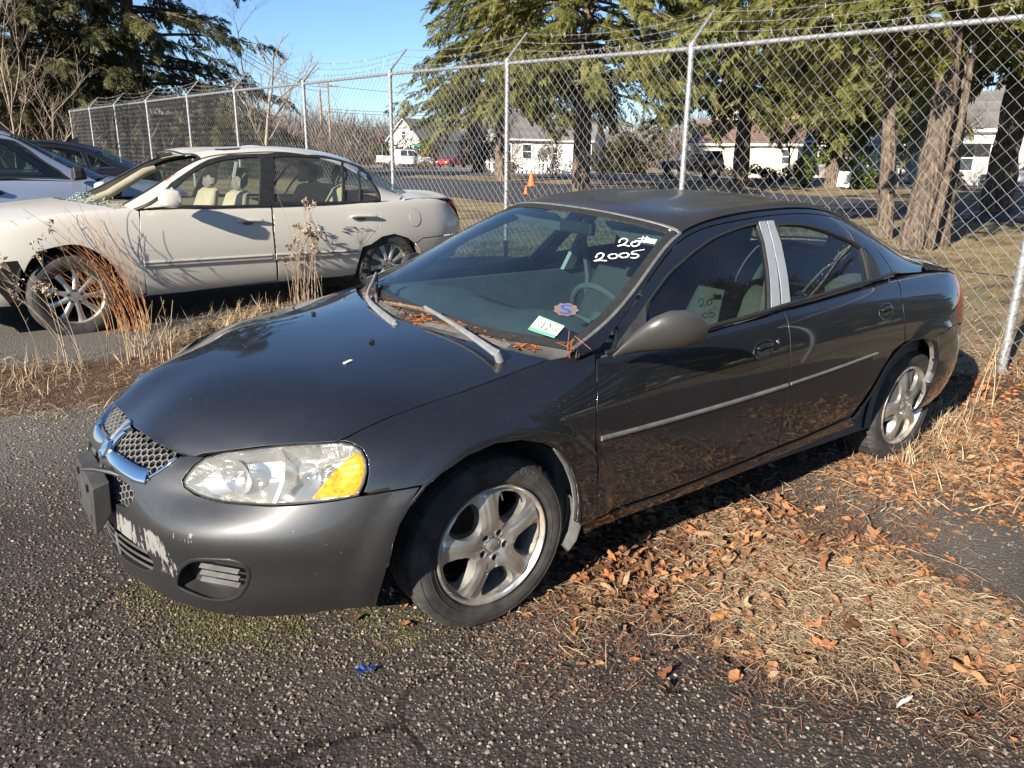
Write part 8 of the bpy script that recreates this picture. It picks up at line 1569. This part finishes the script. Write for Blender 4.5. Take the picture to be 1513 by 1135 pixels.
for s in range(5):   # curled dead grass
    r = np.random.default_rng(90+s); n = 7; q = np.linspace(0, 1, n); th = np.cumsum(r.uniform(.1, .75, n))*r.choice([-1, 1]); x = np.cumsum(np.cos(th))/n; y = np.cumsum(np.sin(th))/n; z = .22*np.sin(q*math.pi)*r.uniform(.3, 1.2); w_ = .013*(1-.6*q); V = np.concatenate([np.stack([x, y-w_, z], 1), np.stack([x, y+w_, z+.01], 1)]); k = np.arange(n-1); CURL.append((V-V.mean(0)*np.array([1, 1, 0]), np.stack([k, k+1, k+1+n, k+n], 1)))
PALE = pxpoly([(1090,900),(1230,860),(1400,900),(1513,970),(1513,1045),(1400,1030),(1280,985),(1150,960)])
sp = np.concatenate([in_poly(3600, LITTER, 61, .15, 2.6, .46), in_poly(2200, LITTER2, 62, .3, 2, .42), in_poly(2600, PALE, 63, .15, 2.5, .3), in_poly(3000, STRIP, 64, .15, 1.6, .46)]); stuff_scatter('dry_straw', place(sp), ST+CURL, RNG.uniform(.04, .17, len(sp))*RNG.uniform(.7, 1.1, len(sp)), M_STRAW, 65, .10, .009)
sp = np.concatenate([in_poly(3400, PALE, 66, .15, 3, .38), in_poly(1800, LITTER, 67, .1, 3, .4), in_poly(2200, STRIP, 68, .2, 2.5, .4), in_poly(1400, LITTER2, 69, .2, 2, .4)]); stuff_scatter('curled_dead_grass', place(sp), CURL, RNG.uniform(.035, .10, len(sp)), M_STRAW, 70, .4, .009)
# pine needles and bark crumbs
sp = np.concatenate([in_poly(17000, LITTER, 71, .4, 2, .22), in_poly(11000, LITTER2, 72, .3, 2, .25)]); stuff_scatter('needle_litter', place(sp), [(np.array([(-.5, -.03, 0), (.5, -.03, .05), (.5, .03, .05), (-.5, .03, 0)]), np.array([(0, 1, 2, 3)]))], RNG.uniform(.015, .05, len(sp)), M_NEEDLE, 73, .25, .010)
# twigs one can pick out
TW = []
for s in range(6):
    r = np.random.default_rng(200+s); P = [np.array([-.5, 0, .01])]
    for k in range(6): P.append(P[-1]+np.array([1/6, r.normal(0, .035), r.normal(0, .012)]))
    b = MB(); b.tube(P, np.linspace(.011, .005, 7), 5); 
    for k in (2, 4): b.tube([P[k], P[k]+np.array([.09, r.choice([-1, 1])*.07, .02]), P[k]+np.array([.19, r.choice([-1, 1])*.10, .01])], [.006, .004, .002], 4)
    me = b.mesh('twig', M_TWIG); me.attributes.new('rnd', 'FLOAT', 'POINT'); TW.append(me)
tw_px = [((1010,790),(1110,812)), ((1050,865),(1160,872)), ((960,952),(1045,958)), ((1060,700),(1150,790)), ((1240,745),(1290,812)), ((1300,765),(1335,740)), ((900,1015),(925,960)), ((1040,790),(1000,840)), ((830,815),(905,850)), ((1350,820),(1460,870)), ((1190,840),(1330,900)), ((1090,980),(1140,1005)), ((870,905),(940,925)), ((1420,900),(1500,930)), ((850,905),(800,915)), ((1395,605),(1425,590)), ((1160,905),(1220,950)), ((920,870),(960,900)), ((1250,930),(1330,960)), ((1400,700),(1500,745))]
for i, (a_, b_) in enumerate(tw_px):
    A, B = pix(a_), pix(b_); L = np.linalg.norm(B-A); o = link('twig', TW[i % 6], ground); c_ = (A+B)/2; o.location = (c_[0], c_[1], float(gz(c_[0], c_[1]))+.018); o.rotation_euler = (0, -math.atan2(float(gz(B[0], B[1])-gz(A[0], A[1])), L), math.atan2(B[1]-A[1], B[0]-A[0])); o.scale = (L, min(L, .5), min(L, .5)*.9)
# loose stones, thick near the lens
def stone_template(seed):
    r = np.random.default_rng(seed); v = np.array([(0, 0, -1), (.72, -.53, -.45), (-.28, -.85, -.45), (-.89, 0, -.45), (-.28, .85, -.45), (.72, .53, -.45), (.28, -.85, .45), (-.72, -.53, .45), (-.72, .53, .45), (.28, .85, .45), (.89, 0, .45), (0, 0, 1)])*r.uniform(.7, 1.2, (12, 1)); v *= np.array([1, r.uniform(.6, 1), r.uniform(.45, .8)])
    return v, np.array([(0,1,2),(1,0,5),(0,2,3),(0,3,4),(0,4,5),(1,5,10),(2,1,6),(3,2,7),(4,3,8),(5,4,9),(1,10,6),(2,6,7),(3,7,8),(4,8,9),(5,9,10),(6,10,11),(7,6,11),(8,7,11),(9,8,11),(10,9,11)])
PB = [stone_template(s) for s in range(7)]
NEAR = pxpoly([(-30,900),(200,880),(560,900),(800,890),(1513,1000),(1560,1160),(-60,1160)]); MIDP = pxpoly([(-40,600),(180,600),(110,700),(300,900),(850,900),(900,1000),(-40,1000)]); RGT = pxpoly([(800,900),(900,780),(1250,660),(1513,780),(1513,1100),(1000,1000)])
pp = np.concatenate([in_poly(7500, NEAR, 81, .1, 5, .1), in_poly(6000, MIDP, 82, .1, 5, .1), in_poly(2200, RGT, 83, .1, 4, .1)]); sz = .0028+.0066*RNG.random(len(pp))**2.0
stuff_scatter('gravel', place(pp), PB, sz, M_PEB, 84, .6, .0)
# moss
mp = np.concatenate([in_poly(n, m_, 90+i, .06, 9, .46) for i, (n, m_) in enumerate(zip((5200, 1200, 500, 300), MOSS))]); mt = [(np.array([(-.3, -.2, 0), (.3, -.2, 0), (0, .35, 0), (.05, .0, .9)]), np.array([(0, 1, 3), (1, 2, 3), (2, 0, 3)]))]; stuff_scatter('moss', place(mp), mt, RNG.uniform(.003, .009, len(mp)), M_MOSS, 95, .4, .0)
# blades: along the fence, round the back wheel, verge grass
def blade_template(seed):
    r = np.random.default_rng(seed); n = 4; s = np.linspace(0, 1, n); lean = r.uniform(.1, .9); x = lean*s**2; z = s*(1-.3*lean*s); w_ = .022*(1-s*.9); V = np.concatenate([np.stack([x, -w_, z], 1), np.stack([x, w_, z], 1)]); k = np.arange(n-1); return V, np.stack([k, k+1, k+1+n, k+n], 1)
BT = [blade_template(s) for s in range(6)]
WHEELP = pxpoly([(1270,675),(1300,640),(1375,600),(1410,620),(1360,690)]); FL = np.array([(5.0, -3), (5.5, -3), (5.2, 3), (4.9, 8), (4.3, 14), (4.1, 14), (4.5, 8), (4.7, 3)])
gp = np.concatenate([in_poly(900, WHEELP, 101, .06, 5, .3), in_poly(1500, FL, 102, .15, 2.5, .35), in_poly(900, STRIP, 103, .1, 2, .45), in_poly(150, LITTER2, 104, .1, 2, .5)]); stuff_scatter('dry_grass_tufts', place(gp), BT, RNG.uniform(.05, .17, len(gp)), M_STRAW, 105, .35)
VERGE = np.array([(5.3, -4), (16, -2), (16, 14), (11, 17), (5, 14)]); gp = in_poly(9000, VERGE, 106, .3, 1.2, .25); stuff_scatter('winter_grass', place(gp), BT, RNG.uniform(.05, .15, len(gp)), M_GRASS, 107, .5)
# tall dead stems between the cars
def clump(label, px, n, H, mat, lean, seed, spread=.06, heads=False, tip_px=None, name='dry_grass_clump', top=None):
    r = np.random.default_rng(seed); p = pix(px); o = empty(name, label, 'dead plant', (p[0], p[1], float(gz(p[0], p[1])))); 
    for i in range(n):
        b = MB(); h = H*r.uniform(.55, 1.05); a = r.uniform(0, 6.3); d = np.array([lean[0]+.22*math.cos(a), lean[1]+.22*math.sin(a)])*r.uniform(.4, 1.3); s = np.linspace(0, 1, 8); q = r.normal(0, spread, 2); P = np.stack([q[0]+d[0]*h*s**1.7, q[1]+d[1]*h*s**1.7, h*s*(1-.18*s*np.linalg.norm(d))], 1); b.tube(P, np.linspace(.0032, .0010, 8), 4)
        if heads and r.random() < .75:
            for k in range(int(r.integers(3, 7))):
                e = P[-1]+r.normal(0, .03, 3); b.tube([P[-2], e], .0010, 3)
                for _ in range(5): c_ = e+r.normal(0, .012, 3); b.add(np.array([c_+r.normal(0, .010, 3) for _ in range(4)]), np.array([(0, 1, 2), (1, 2, 3), (0, 2, 3)]))
        elif r.random() < .6:
            for k in range(5): c_ = P[int(3+k*.8)]; e = c_+np.array([r.normal(0, .02), r.normal(0, .02), .035]); b.tube([c_, e], .0014, 3)
        me = b.mesh('stem', mat, smooth=False, attrs=dict(rnd=np.full(b.n, r.random()))); link('stem', me, o)
    return o
clump('arching clump of red-brown grass in front of the white sedan front door', (208,490), 26, 1.15, M_RED, (-.42, .0), 1, .08)
clump('red-brown upright grass at the white sedan front wheel, right of the hub', (180,490), 22, .95, M_RED, (-.60, .05), 2, .07)
clump('thin pale weed stalks left of the white sedan front wheel hub', (112,545), 9, .95, M_TWIG, (-.35, .1), 3, .10, True, name='weed_stalks')
clump('seed-headed dry weed by the white sedan rear door', (458,461), 20, .74, M_TWIG, (.05, .0), 4, .10, True, name='weed_stalks')
clump('tallest seed-headed weed rising over the white sedan rear door handle', (450,461), 7, 1.02, M_TWIG, (-.02, .0), 5, .03, True, name='weed_stalks')
clump('short dry grass tuft at the grey sedan far front corner', (225,535), 30, .42, M_STRAW, (.1, .0), 6, .10)
clump('dry weed in front of the black sedan, seen past the white sedan windscreen', (150,300), 6, .9, M_TWIG, (.0, .0), 7, .10, True, name='weed_stalks')
clump('bent pale stalk leaning on the nearest fence post', (1445,600), 5, .75, M_STRAW, (.45, .1), 8, .04, name='weed_stalks')
b = MB(); p = pix((542,997)); 
for k in range(7): c_ = RNG.normal(0, .012, 3); c_[2] = abs(c_[2]); b.add(np.array([c_+RNG.normal(0, .009, 3) for _ in range(4)])+np.array([0, 0, .006]), np.array([(0, 1, 2), (1, 3, 2)]))
b.obj('plastic_scrap', simple('blue_plastic', (.02, .10, .55), .4), None, smooth=False, label='scrap of bright blue plastic on the gravel', cat='litter', loc=(p[0], p[1], float(gz(p[0], p[1])))) 
b = MB(); p = pix((1333,1054)); V, F = LT[2]; b.add(V*np.array([.055, .03, .02]), F); b.obj('paper_scrap', M_WHITE, None, smooth=False, label='white paper scrap under straw at the lower right', cat='litter', loc=(p[0], p[1], float(gz(p[0], p[1]))+.015))
b = MB(); c_, n_ = NH.evn(fH((514,535))); b.box(-.018, .018, -.007, .007, 0, .0015, Matrix.Rotation(.4, 4, 'Z')); o = b.obj('paper_chip', M_WHITE, None, smooth=False, label='tiny white paper chip lying on the grey bonnet', cat='litter'); wp = HROT@c_[0]+HLOC; o.location = tuple(wp+np.array([0, 0, .001])); o.rotation_euler = (.02, -.1, 0)
